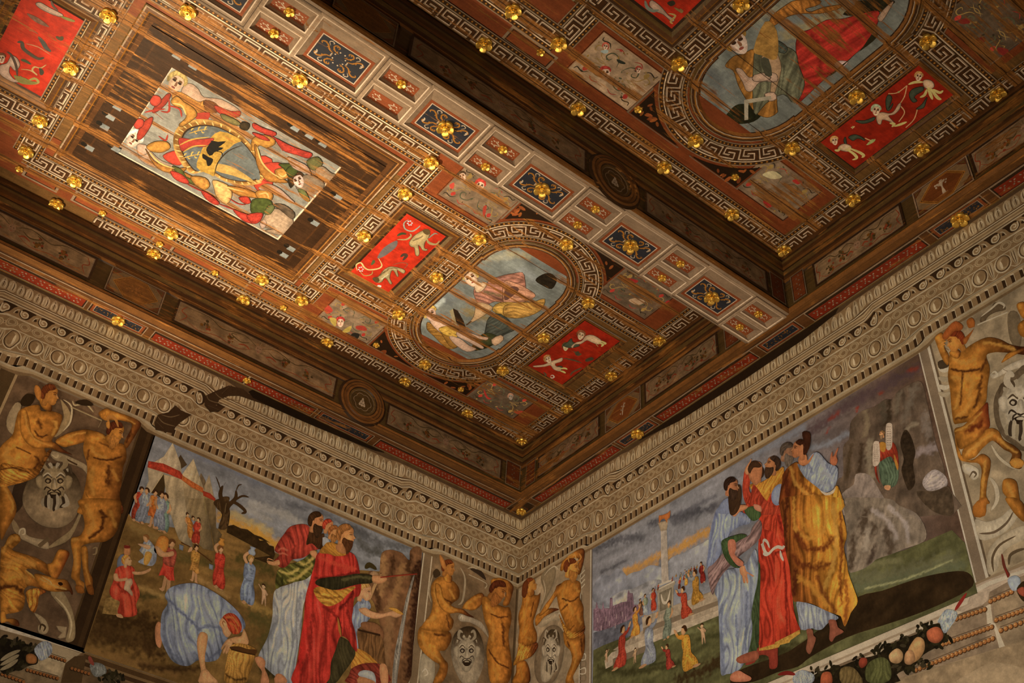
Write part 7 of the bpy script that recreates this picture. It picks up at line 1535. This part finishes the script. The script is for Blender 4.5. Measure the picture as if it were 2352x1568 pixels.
EC[0] = .28
def cherub(e, tile, pts, wing, tail, hd, r, ang, lab=None, hair='8a5a2c', lv=3):
    A = cpart(e, 'winged_figure', lv, M_PICL, .006, lab)
    for s in wing: cq(A, tile, s, '3c4030', 3, e=.4)
    for s in pts: cq(A, tile, s, 'b08a6a', 3, e=.55)
    for s in tail: cl(A, tile, s, 7, 'b09a5a')
    cface(A, tile, hd, r, ang, 1, 'b58e70', hair); return done(A)
e = red_panel(1, .562, .985, -.432, .402, 'small red panel with two pale winged boys near the room corner', .8, .4)
cherub(e, 11, ['400,255 450,240 490,225 485,255 430,275 440,300 480,310 470,340 420,325 390,290 340,300 260,305 245,295 330,285'], ['450,300 490,300 480,330'], ['470,320 510,315 535,325', '470,335 500,345 520,358'], (370, 240), 34, -30, 'pale boy with fish-like tail')
cherub(e, 11, ['690,40 740,30 790,50 830,85 800,110 740,90 700,75 650,105 600,110 580,140 570,125 610,95 660,80'], ['640,120 560,140 500,120 540,90 570,60 580,90'], ['800,95 840,110 825,130', '820,80 860,100 850,110', '780,110 800,130'], (650, 35), 38, 20, 'pale boy stretching one arm', '6a3a20')
A = cpart(e, 'mask_and_scrolls', 2.6, M_PICL, .006); cface(A, 11, (520, 135), 32, 10, 1, 'b0906a', '4a3a20')
for s in ('500,230 560,240 600,250 660,270', '590,170 620,190 650,195 620,210', '560,380 580,350 640,320 660,310', '330,350 350,370 340,385', '880,20 900,10 910,20'): cl(A, 11, s, 6, '4a3c28')
for s in ('690,240 740,220 760,240 700,260', '600,180 630,170 640,200 610,205'): cq(A, 11, s, '3a3424', 3)
cl(A, 11, '390,380 410,375 420,392 400,400 390,385', 4, 'b0a890'); done(A)
EC[0] = .34
e = red_panel(2, 0.53, 0.925, -.455, .447, 'bright red panel with three winged figures joined by thin cords', .75, .4)
cherub(e, 4, ['1050,990 1090,960 1160,970 1200,950 1230,900 1255,880 1245,930 1200,975 1150,990 1200,1050 1160,1035 1100,1020 1085,1060 1060,1050'], ['1130,860 1150,810 1180,840 1150,930 1190,880 1170,930 1140,940', '870,1030 950,1030 1030,1000 1020,1030 930,1055'], ['1160,1050 1200,1060 1180,1085', '1200,1080 1260,1060 1310,1040'], (1045, 945), 44, 10, 'winged boy with plumed crown in the middle', '8a8a6a', 3)
cherub(e, 4, ['1450,690 1490,680 1530,700 1540,740 1500,760 1460,740'], ['1360,760 1330,810 1360,870 1395,860 1370,830 1400,800 1450,770 1440,740', '1480,830 1440,890 1390,930 1450,920 1470,870'], ['1490,740 1510,800 1530,850', '1510,750 1570,830 1605,850', '1480,760 1460,810 1420,830', '1320,720 1380,700 1450,700', '1530,760 1590,790 1620,770'], (1410, 655), 38, 15, 'winged figure at the right end', 'a0703a', 3.2)
cherub(e, 4, ['740,1240 780,1230 830,1250 820,1290 770,1290 720,1270'], ['810,1170 860,1150 920,1170 950,1200 890,1180 850,1200 830,1190', '780,1170 770,1210 790,1230'], ['780,1270 850,1310 880,1350 840,1365', '800,1260 900,1300 940,1330 920,1345', '690,1280 720,1285 740,1260'], (690, 1205), 36, -10, 'winged figure at the left end', 'a0703a', 3.4)
A = cpart(e, 'cords', 2.6, M_PICL, 0)
for s in ('1150,800 1230,790 1310,730', '1310,730 1290,820 1255,880', '1250,900 1290,960 1240,1040', '1400,930 1370,1020 1300,1090', '830,1090 860,1080 840,1100', '950,1180 1000,1200 1040,1190'): cl(A, 4, s, 2.4, 'c08a5a', 0)
for s in ('1230,780 1250,780 1240,795', '850,1085 835,1095 845,1075', '960,1240 1010,1190 1040,1200 1000,1230'): cq(A, 4, s, '8a8a50', 2)
done(A)
EC[0] = .75
e = red_panel(1, 5.775, 6.20, -.41, .45, 'vivid red panel with pale half figures cut by the left edge', 1.0)
A = cpart(e, 'half_figure', 3, M_PICL, .007, 'pale half figure blowing, at the left edge')
cq(A, 1, '0,560 60,540 90,490 100,470 150,500 170,560 130,600 90,560 80,620 130,680 180,650 200,690 120,700 40,660 0,620', 'c49c84', 3, e=.55); cq(A, 1, '120,640 230,670 260,690 320,700 300,720 220,720 160,700', '8a7a3c', 3); cface(A, 1, (15, 500), 40, 0, 1, 'c9a58a', '6a3a20'); cl(A, 1, '60,440 100,470 140,560 150,650', 7, '5a4438'); done(A)
A = cpart(e, 'half_figure', 3, M_PICL, .007, 'pale foreshortened figure at the top edge')
cq(A, 1, '310,30 350,20 420,60 500,100 540,125 520,140 430,110 350,70', 'c49c84', 3, e=.5); cq(A, 1, '510,130 560,140 640,170 630,185 560,165', '8a7a3c', 3); cq(A, 1, '230,110 330,150 420,220 400,225 300,180', '8a5a44', 3, m=.5, mp=.02); cl(A, 1, '440,0 460,50 500,90', 6, '6a5444'); done(A)
A = cpart(e, 'scrolls', 2.6, M_PICL, 0)
for s, w, c in (('150,360 190,360 200,410 260,460 330,500 380,490', 10, '5a4a3a'), ('180,510 220,520 270,550', 8, '4a5638'), ('330,310 370,360 400,410 440,440', 12, '5a5248'), ('220,370 330,400 440,470', 3, 'c07a50'), ('180,590 260,600 320,640 280,600 300,570 350,580 400,550', 4, 'c09a60'), ('340,580 360,610 350,640', 10, '4a4030'), ('240,690 300,670 330,700 280,720', 7, 'a8904a'), ('480,310 520,330 540,310', 10, '5a4a30'), ('250,260 280,260 330,290', 5, 'b04a30')): cl(A, 1, s, w, c)
done(A)
EC[0] = .5
e = red_panel(2, X(2, 2.56), X(2, 2.95), -.455, .447, 'red panel with a pale curled figure cut by the top edge', 1.1)
A = cpart(e, 'half_figure', 3, M_PICL, .007)
cq(A, 3, '1260,0 1340,60 1400,130 1450,160 1430,180 1360,120 1290,90 1240,40', 'b89078', 3, e=.5); cl(A, 3, '1200,0 1220,60 1270,90 1320,80', 8, '7a7a6a'); cl(A, 3, '1400,110 1460,130 1420,180 1440,200', 5, 'b08a4a'); cl(A, 3, '1450,60 1520,100 1500,70', 6, '8a6a3a'); cq(A, 3, '1390,20 1440,0 1460,30 1420,50', '3a3020', 3); done(A)
# ---------------------------------------------------------------- oval pictures
def oval_path(bay, k=0.0):
    yc = BAY[bay][0]; cx = X(bay, 1.735) + .005; r = .40 + k; hw = .412 + k; hb = .42 + k * .4; o = []
    a0 = math.asin(min(1, (hb - .44) / r))
    for t in np.linspace(a0, math.pi - a0, 20): o.append((cx + r * math.cos(t), yc + .44 + r * math.sin(t)))
    o += [(cx - hw, yc + hb), (cx - hw, yc - hb)]
    for t in np.linspace(math.pi + a0, 2 * math.pi - a0, 20): o.append((cx + r * math.cos(t), yc - .44 + r * math.sin(t)))
    return o + [(cx + hw, yc - hb), (cx + hw, yc + hb)]
def oval_picture(bay, label, sky, st, worn):
    e = empty('oval_picture', (X(bay, 1.735), BAY[bay][0], ZP), label, 'ceiling picture')
    sweep('frame', 'C', oval_path(bay), [(-.075, .014, OLV * .8), (-.065, .026, LIL * .7), (-.058, .026, DARK * 2), (-.04, .028, OCH * .7), (-.03, .03, WHT * .6), (-.024, .028, BRN), (-.012, .03, WOOD * 1.4), (-.001, .006, DARK), (.012, .003, DARK)], M_PANEL, e, True)
    A = cpart(e, 'sky', 2, worn, .02); A.poly(oval_path(bay), Cc(sky), 0, m=.4, mp=.09, ms=2, ma=20, st=st); A.build(); return e
EC[0] = .42
e = oval_picture(1, 'oval picture of a seated woman painting and a boy holding a book', '6c6c66', [cs(6, '1500,1150 1600,1120 1700,1150', 40, '55606c', .8), cs(6, '1580,1200 1640,1150', 14, 'a5a8a4', .7), cs(6, '1450,1450 1650,1520', 40, '6f7068', .6), cs(6, '2000,800 2200,760', 30, '9a8f78', .6), cs(6, '2100,1100 2250,1200', 40, '8a7a4c', .7), cs(7, '150,900 300,1000', 30, '7d8084', .6), cs(7, '50,750 200,780', 24, '9a8a68', .6), cs(6, '1850,1250 2000,1300', 40, '7a6438', .7)], M_PIC)
A = cpart(e, 'seated_woman', 3, M_PIC, .008, 'seated woman in pink and yellow drapery')
cq(A, 6, '1900,1060 2000,1010 2080,960 2250,920 2330,940 2330,1200 2200,1180 2080,1160 1990,1200 1930,1170', '8a5a48', 4, e=.4, f=.55, fa=-20, fp=.06, st=[cs(6, '2000,1080 2150,1120', 12, '4a4a2a', .7), cs(6, '2050,980 2200,960', 10, 'a87060', .7)])
cq(A, 7, '-10,1000 80,1000 200,1060 260,1110 200,1150 60,1190 -10,1180', '9a6a50', 4, e=.4, f=.55, fa=-25, fp=.05); cq(A, 7, '0,1060 80,1030 120,1060 60,1120 0,1150', '5a3a30', 3); cq(A, 6, '2060,1240 2130,1170 2330,1190 2330,1290 2200,1300', '9a7430', 3, e=.4, f=.5, fa=-15, fp=.05); cq(A, 7, '0,1200 120,1170 230,1170 340,1140 300,1240 150,1300 0,1290', '9a7030', 3, e=.4, f=.5, fa=-20, fp=.05)
cq(A, 6, '1930,1170 2060,1210 2000,1270 1920,1320 1860,1350 1840,1360 1900,1290', 'a8845e', 3, e=.5); cl(A, 6, '1830,1365 1880,1330', 3, '3a2414', 0); cq(A, 6, '2030,1300 2130,1270 2250,1390 2170,1440 2060,1500 1990,1500 2000,1400', '3f4038', 3, e=.5, f=.4, fp=.05); cq(A, 6, '1910,1500 1980,1440 2060,1440 2130,1500 2020,1540 1930,1530', '38391f', 3, e=.4)
cq(A, 6, '1900,980 1960,1000 2010,1000 1980,1060 1920,1080', 'b59474', 3, e=.4); cface(A, 6, (1875, 965), 72, -28, -1, 'bb9a80', 'a08444'); cq(A, 6, '2050,1490 2130,1450 2150,1490 2080,1540', 'b08a6a', 2, e=.4); done(A)
A = cpart(e, 'boy', 3.6, M_PIC, .007, 'fair boy striding with an open book')
cq(A, 6, '1500,1340 1540,1360 1600,1420 1680,1480 1760,1540 1700,1568 1640,1540 1560,1460 1500,1400', '8a5f22', 3, e=.5, f=.4, fa=-40, fp=.04); cq(A, 10, '1620,0 1700,20 1770,90 1760,130 1700,130 1650,60', '8a5f22', 3, e=.5)
cq(A, 6, '1520,1320 1580,1300 1640,1310 1700,1340 1730,1300 1740,1330 1690,1380 1720,1420 1650,1440 1580,1400', 'b8927a', 3, e=.5); cq(A, 6, '1600,1390 1700,1370 1760,1400 1790,1440 1720,1470 1640,1440', 'a07a2c', 3, e=.4, f=.5, fa=-30, fp=.03); cq(A, 6, '1780,1400 1860,1430 1960,1460 2020,1470 2000,1490 1900,1470 1780,1450', 'b8927a', 3, e=.5); cq(A, 6, '1690,1460 1780,1480 1860,1540 1920,1568 1840,1590 1740,1530', 'b8927a', 3, e=.5); cq(A, 10, '1760,0 1830,30 1900,80 1980,130 1960,145 1860,90 1760,40', 'b8927a', 3, e=.5)
cq(A, 6, '1720,1220 1760,1240 1810,1330 1830,1390 1780,1380 1740,1330', '2b1c10', 0); cq(A, 6, '1690,1240 1720,1225 1745,1330 1760,1375 1720,1340', '8a7858', 0); cface(A, 6, (1530, 1270), 62, -20, 1, 'b8907a', 'a8843e'); done(A)
A = cpart(e, 'bushes', 2.7, M_PIC, .008, 'dark clumps of leaves'); cq(A, 7, '260,980 320,930 390,920 440,960 440,1000 400,1055 330,1030', '221a10', 3, m=.6, mp=.02); cq(A, 10, '1870,140 1920,90 2000,40 2060,30 2100,80 2040,130 1950,160 1880,165', '222412', 3, m=.6, mp=.02); done(A)
EC[0] = .40
e = oval_picture(2, 'oval picture of a young figure holding a carpenter square', '6f6e66', [cs(3, '1700,600 1850,700 1800,850', 50, '55585c', .6), cs(3, '1650,700 1750,950 1900,1000', 36, '7c7a70', .6), cs(4, '0,100 200,80 400,0', 40, '9a9078', .7), cs(4, '200,260 350,200 500,180', 40, '6a7a84', .7), cs(4, '300,300 500,220 720,100', 40, 'a08a5c', .6), cs(3, '1900,100 2100,150', 40, '8a7a50', .6)], M_PIC)
A = cpart(e, 'red_drapery', 3, M_PIC, .008, 'great red cloak')
cq(A, 4, '360,370 400,280 480,250 620,170 760,160 900,120 1060,90 1060,180 1010,280 940,390 850,470 720,590 640,640 540,730 360,890 430,720 380,560', '9c2012', 4, e=.35, w=.12, f=.4, fa=-70, fp=.14, st=[cs(4, '480,300 560,420 560,640', 14, '5a120a', .6), cs(4, '700,250 760,400', 16, 'b83a20', .5)])
cq(A, 4, '690,545 720,520 780,520 800,535 740,590 700,570', 'b8968c', 3, e=.4); cq(A, 4, '1060,150 1110,80 1180,15 1190,20 1140,110 1090,180', 'a8846a', 3, e=.4); cq(A, 4, '1000,300 1060,290 1020,350 850,480 720,600 640,650 740,560 900,440', '2a2412', 3); done(A)
A = cpart(e, 'ochre_drapery', 3.3, M_PIC, .008, 'flying ochre drapery'); cq(A, 4, '130,200 160,130 260,50 360,0 560,0 540,40 440,70 480,100 600,60 740,40 720,70 560,110 400,110 280,140 170,215', '9a5f1c', 4, e=.4, f=.6, fa=20, fp=.05); done(A)
A = cpart(e, 'tree', 2.8, M_PIC, .008, 'dark tree'); cq(A, 4, '760,120 860,40 900,0 1200,0 1150,60 1080,100 900,130', '241f10', 3, m=.7, mp=.02); cq(A, 3, '1870,1040 1930,940 2000,890 2100,900 2200,970 2130,1040 2000,1060', '1e200f', 3, m=.7, mp=.02); done(A)
A = cpart(e, 'young_figure', 3.8, M_PIC, .008, 'young figure leaning on one arm')
cq(A, 3, '1890,560 1960,480 2040,460 2120,420 2200,440 2300,500 2330,900 2330,960 2250,1000 2150,960 2060,830 2000,720 1960,600', '8a5a1e', 4, e=.4, f=.5, fa=60, fp=.08); cq(A, 4, '0,480 60,330 150,300 240,380 350,440 380,560 430,720 350,880 250,800 100,880 0,960', '5f5a44', 4, e=.4, f=.5, fa=50, fp=.07); cq(A, 4, '70,330 190,340 280,400 260,450 170,420 80,380', '44483e', 3, e=.4, f=.4, fp=.04)
cq(A, 3, '1980,590 2030,590 2090,660 2160,640 2250,650 2290,640 2280,680 2180,700 2120,770 2070,770 2040,700', 'b08c74', 3, e=.5); cq(A, 4, '60,520 100,430 180,430 230,560 210,680 170,800 140,790 150,660 120,560', 'a5805e', 4, e=.5); cq(A, 3, '2200,640 2290,620 2330,640 2330,690 2250,690', 'b08c74', 2, e=.4); cq(A, 4, '0,640 120,620 130,680 0,690', 'b08c74', 2, e=.4); cq(A, 4, '90,800 170,790 190,840 130,860', 'b08c74', 2, e=.4)
cq(A, 3, '2190,500 2260,500 2290,640 2230,640', '4a4636', 2); cq(A, 3, '2130,420 2230,180 2330,260 2330,500 2200,470', '9a6f30', 3, m=.5, mp=.04); cface(A, 3, (2000, 365), 105, -30, 1, 'b89a88', '8a6428'); done(A)
A = cpart(e, 'square', 4.4, M_PIC, 0, 'pale wooden carpenter square'); cq(A, 3, '2050,850 2085,850 2085,1020 2052,1025', '9a8a74', 0); cq(A, 3, '2050,850 2280,815 2285,845 2085,880', '9a8a74', 0); done(A)
EC[0] = .45
e = empty('picture_panel', (X(2, 3.9), 5.29, ZP), 'picture corner with blue sky cut off at the top edge', 'ceiling picture')
A = cpart(e, 'ground', 2.2, M_PIC, .02); A.rect(X(2, 3.23), 4.45, 4.3, 6.2, Cc('7a6a48'), m=.4, mp=.1); A.build()
# ---------------------------------------------------------------- grotesque panels
def grotesque(bay, xa, xb, sg, label, pale, seed, tile=None, faces=(), reds=(), E=.4):
    yc = BAY[bay][0]; EC[0] = E; rng = random.Random(seed)
    xa, xb = X(bay, xa), X(bay, xb); b0, b1 = sorted((sg * .776, sg * 1.173))
    e = empty('grotesque_panel', ((xa + xb) / 2, yc + sg, ZP), label, 'ceiling picture')
    frame(e, 'C', xa, yc + b0, xb, yc + b1, PF_GRO, M_PANEL, 'frame')
    A = cpart(e, 'painting', 4.4, M_PIC, .02); A.rect(xa, yc + b0, xb, yc + b1, LIL * pale, m=.45, mp=.05, seed=seed)
    cx, cy, w, h = (xa + xb) / 2, yc + (b0 + b1) / 2, (xb - xa) / 2, (b1 - b0) / 2
    dk, gn, oc, rd = Cc('35291c'), Cc('4c4a34'), Cc('8a6a34'), Cc('9a2a1c')
    for sx in (-1, 1):
        for sy in (-1, 1):
            F = lambda a, b: (cx + sx * a * w, cy + sy * b * h)
            A.line([F(.08, .15), F(.2, .5), F(.42, .55), F(.5, .3), F(.38, .22), F(.34, .36)], .010, gn); A.line([F(.45, .12), F(.6, .2), F(.72, .5), F(.86, .45), F(.84, .25), F(.76, .3)], .008, oc)
            A.line([F(.55, .62), F(.68, .78), F(.86, .72), F(.9, .86)], .010, dk); A.line([F(.15, .75), F(.32, .85), F(.46, .72)], .007, rd * .8); A.line([F(.3, .05), F(.5, -.05), F(.72, .08)], .005, oc)
            for _ in range(6): A.disc(F(rng.uniform(.1, .92), rng.uniform(.1, .92)), rng.uniform(.006, .016), rng.choice((dk, gn, oc, oc * .7)), 6, rng.uniform(.004, .009), rng.uniform(0, 3))
            A.poly([F(.60, .55), F(.68, .45), F(.74, .62), F(.66, .72)], rd if rng.random() < .5 else oc, 2)
    for tl, c, r, ang, hair in faces: cface(A, tl, c, r, ang, 1, 'c09a80', hair)
    for tl, s, c in reds: cq(A, tl, s, c, 3)
    A.build()
grotesque(1, 2.33, 2.87, -1, 'grey grotesque panel with a small red-haired mask and curling snakes', .62, 1, faces=[(6, (755, 1340), 40, 0, 'a02a20')], reds=[(6, '615,1230 650,1190 690,1240 640,1265', '9a3020'), (6, '890,1370 960,1370 980,1410 900,1400', '96301f'), (6, '690,1360 660,1300 720,1310 715,1370', 'a08438'), (6, '800,1390 850,1370 830,1420 770,1425', 'a08438'), (6, '830,1480 860,1430 920,1440 900,1480 870,1460', '26201a')], E=.45)
grotesque(1, 2.33, 2.87, 1, 'worn grotesque panel with two bearded masks beside the navy coffers', .55, 2, faces=[(6, (1950, 170), 48, 20, 'a83020'), (6, (1800, 90), 40, -20, '4a3420')], reds=[(6, '1690,160 1730,140 1725,190 1700,190', 'a83a28'), (6, '1980,350 2010,340 1990,430 1975,410', '9a3020')], E=.5)
grotesque(1, .60, 1.15, -1, 'dark grotesque panel with red birds close to the room corner', .42, 3, reds=[(10, '1985,490 2020,560 2050,570 2020,580 1990,540', '8a2018'), (10, '2250,680 2315,680 2315,705 2260,700', '8a2018')], faces=[(10, (2215, 560), 26, 0, 'b06a50')], E=.22)
grotesque(1, .60, 1.15, 1, 'dim grotesque panel with a red-winged bird beside the cross beam', .48, 4, reds=[(7, '1000,975 1060,960 1140,980 1120,1000 1040,990', '8a1c18'), (7, '1370,1170 1410,1150 1420,1210 1380,1200', '8a1c18'), (7, '1060,1150 1130,1130 1200,1160 1140,1190', '9a7a5c')], E=.28)
grotesque(2, 2.33, 2.91, -1, 'pale grotesque panel with a red-haired face and two busts under arches', 1.15, 5, faces=[(3, (862, 625), 52, -5, 'a03024'), (3, (862, 395), 30, 10, 'b0503a'), (3, (1145, 595), 28, 10, 'a03a28')], reds=[(3, '690,545 730,530 735,560 705,565', 'a83024'), (3, '965,745 1000,735 1000,760 970,765', 'a83024'), (3, '820,430 880,420 880,450 840,450', '8a9a9a'), (3, '980,430 1000,415 1005,440', '9a3024'), (3, '960,500 1030,530 1020,545 970,530', '2c2c22')], E=.45)
grotesque(2, .63, 1.21, -1, 'grey grotesque panel with red petals right of the lower curve', .75, 6, reds=[(8, '325,125 370,110 400,140 370,155', '9a1c18'), (8, '75,300 110,290 150,340 110,355', '9a1c18'), (8, '70,70 160,40 240,90 180,110 120,100', 'a8946c')], E=.34)
grotesque(2, .63, 1.21, 1, 'dark mottled grotesque panel at the upper right corner', .45, 7, reds=[(4, '1750,170 1830,150 1850,190 1780,200', '6a1c14'), (4, '2090,400 2180,420 2150,470 2090,450', '6a1c14'), (4, '1900,330 1970,310 1980,350 1920,370', '5a1812')], E=.22)
# ================================================================== camera and light
cam = bpy.data.cameras.new('camera'); co = bpy.data.objects.new('camera', cam); COL.objects.link(co)
cam.sensor_width = 36; cam.lens = FPX / 2352 * 36; cam.clip_start = 0.05
Mx = Matrix(((RC[0][0], -RC[1][0], -RC[2][0], CAM[0]), (RC[0][1], -RC[1][1], -RC[2][1], CAM[1]), (RC[0][2], -RC[1][2], -RC[2][2], CAM[2]), (0, 0, 0, 1)))
co.matrix_world = Mx
sc = bpy.context.scene; sc.camera = co
def lamp(kind, name, loc, aim, power, color, **k):
    l = bpy.data.lights.new(name, kind); l.energy = power; l.color = color
    for a, b in k.items(): setattr(l, a, b)
    o = bpy.data.objects.new(name, l); COL.objects.link(o); o.location = loc
    o.rotation_euler = (Vector(aim) - Vector(loc)).to_track_quat('-Z', 'Y').to_euler(); return o
WARM = (1.0, 0.74, 0.44)
lamp('SPOT', 'uplight', (6.6, 0.9, 2.2), (4.15, 1.85, ZP), 4300, WARM, spot_size=math.radians(42), spot_blend=1.0, shadow_soft_size=0.12)
lamp('SPOT', 'uplight', (5.4, 4.6, 1.4), (2.4, 3.0, ZP), 800, WARM, spot_size=math.radians(75), spot_blend=1.0, shadow_soft_size=0.2)
lamp('SPOT', 'uplight', (5.0, 6.5, 1.4), (0.3, 3.6, 5.9), 950, (1, .79, .53), spot_size=math.radians(74), spot_blend=1.0, shadow_soft_size=0.3)
lamp('SPOT', 'uplight', (5.2, 6.6, 1.4), (3.0, 0.1, 5.9), 680, (1, .79, .53), spot_size=math.radians(66), spot_blend=1.0, shadow_soft_size=0.3)
wd = bpy.data.worlds.new('world'); sc.world = wd; wd.use_nodes = True
wd.node_tree.nodes['Background'].inputs[0].default_value = (1, .75, .5, 1); wd.node_tree.nodes['Background'].inputs[1].default_value = 0.01
vs = sc.view_settings; vs.view_transform = 'Standard'; vs.look = 'None'; vs.exposure = 0; vs.gamma = 1
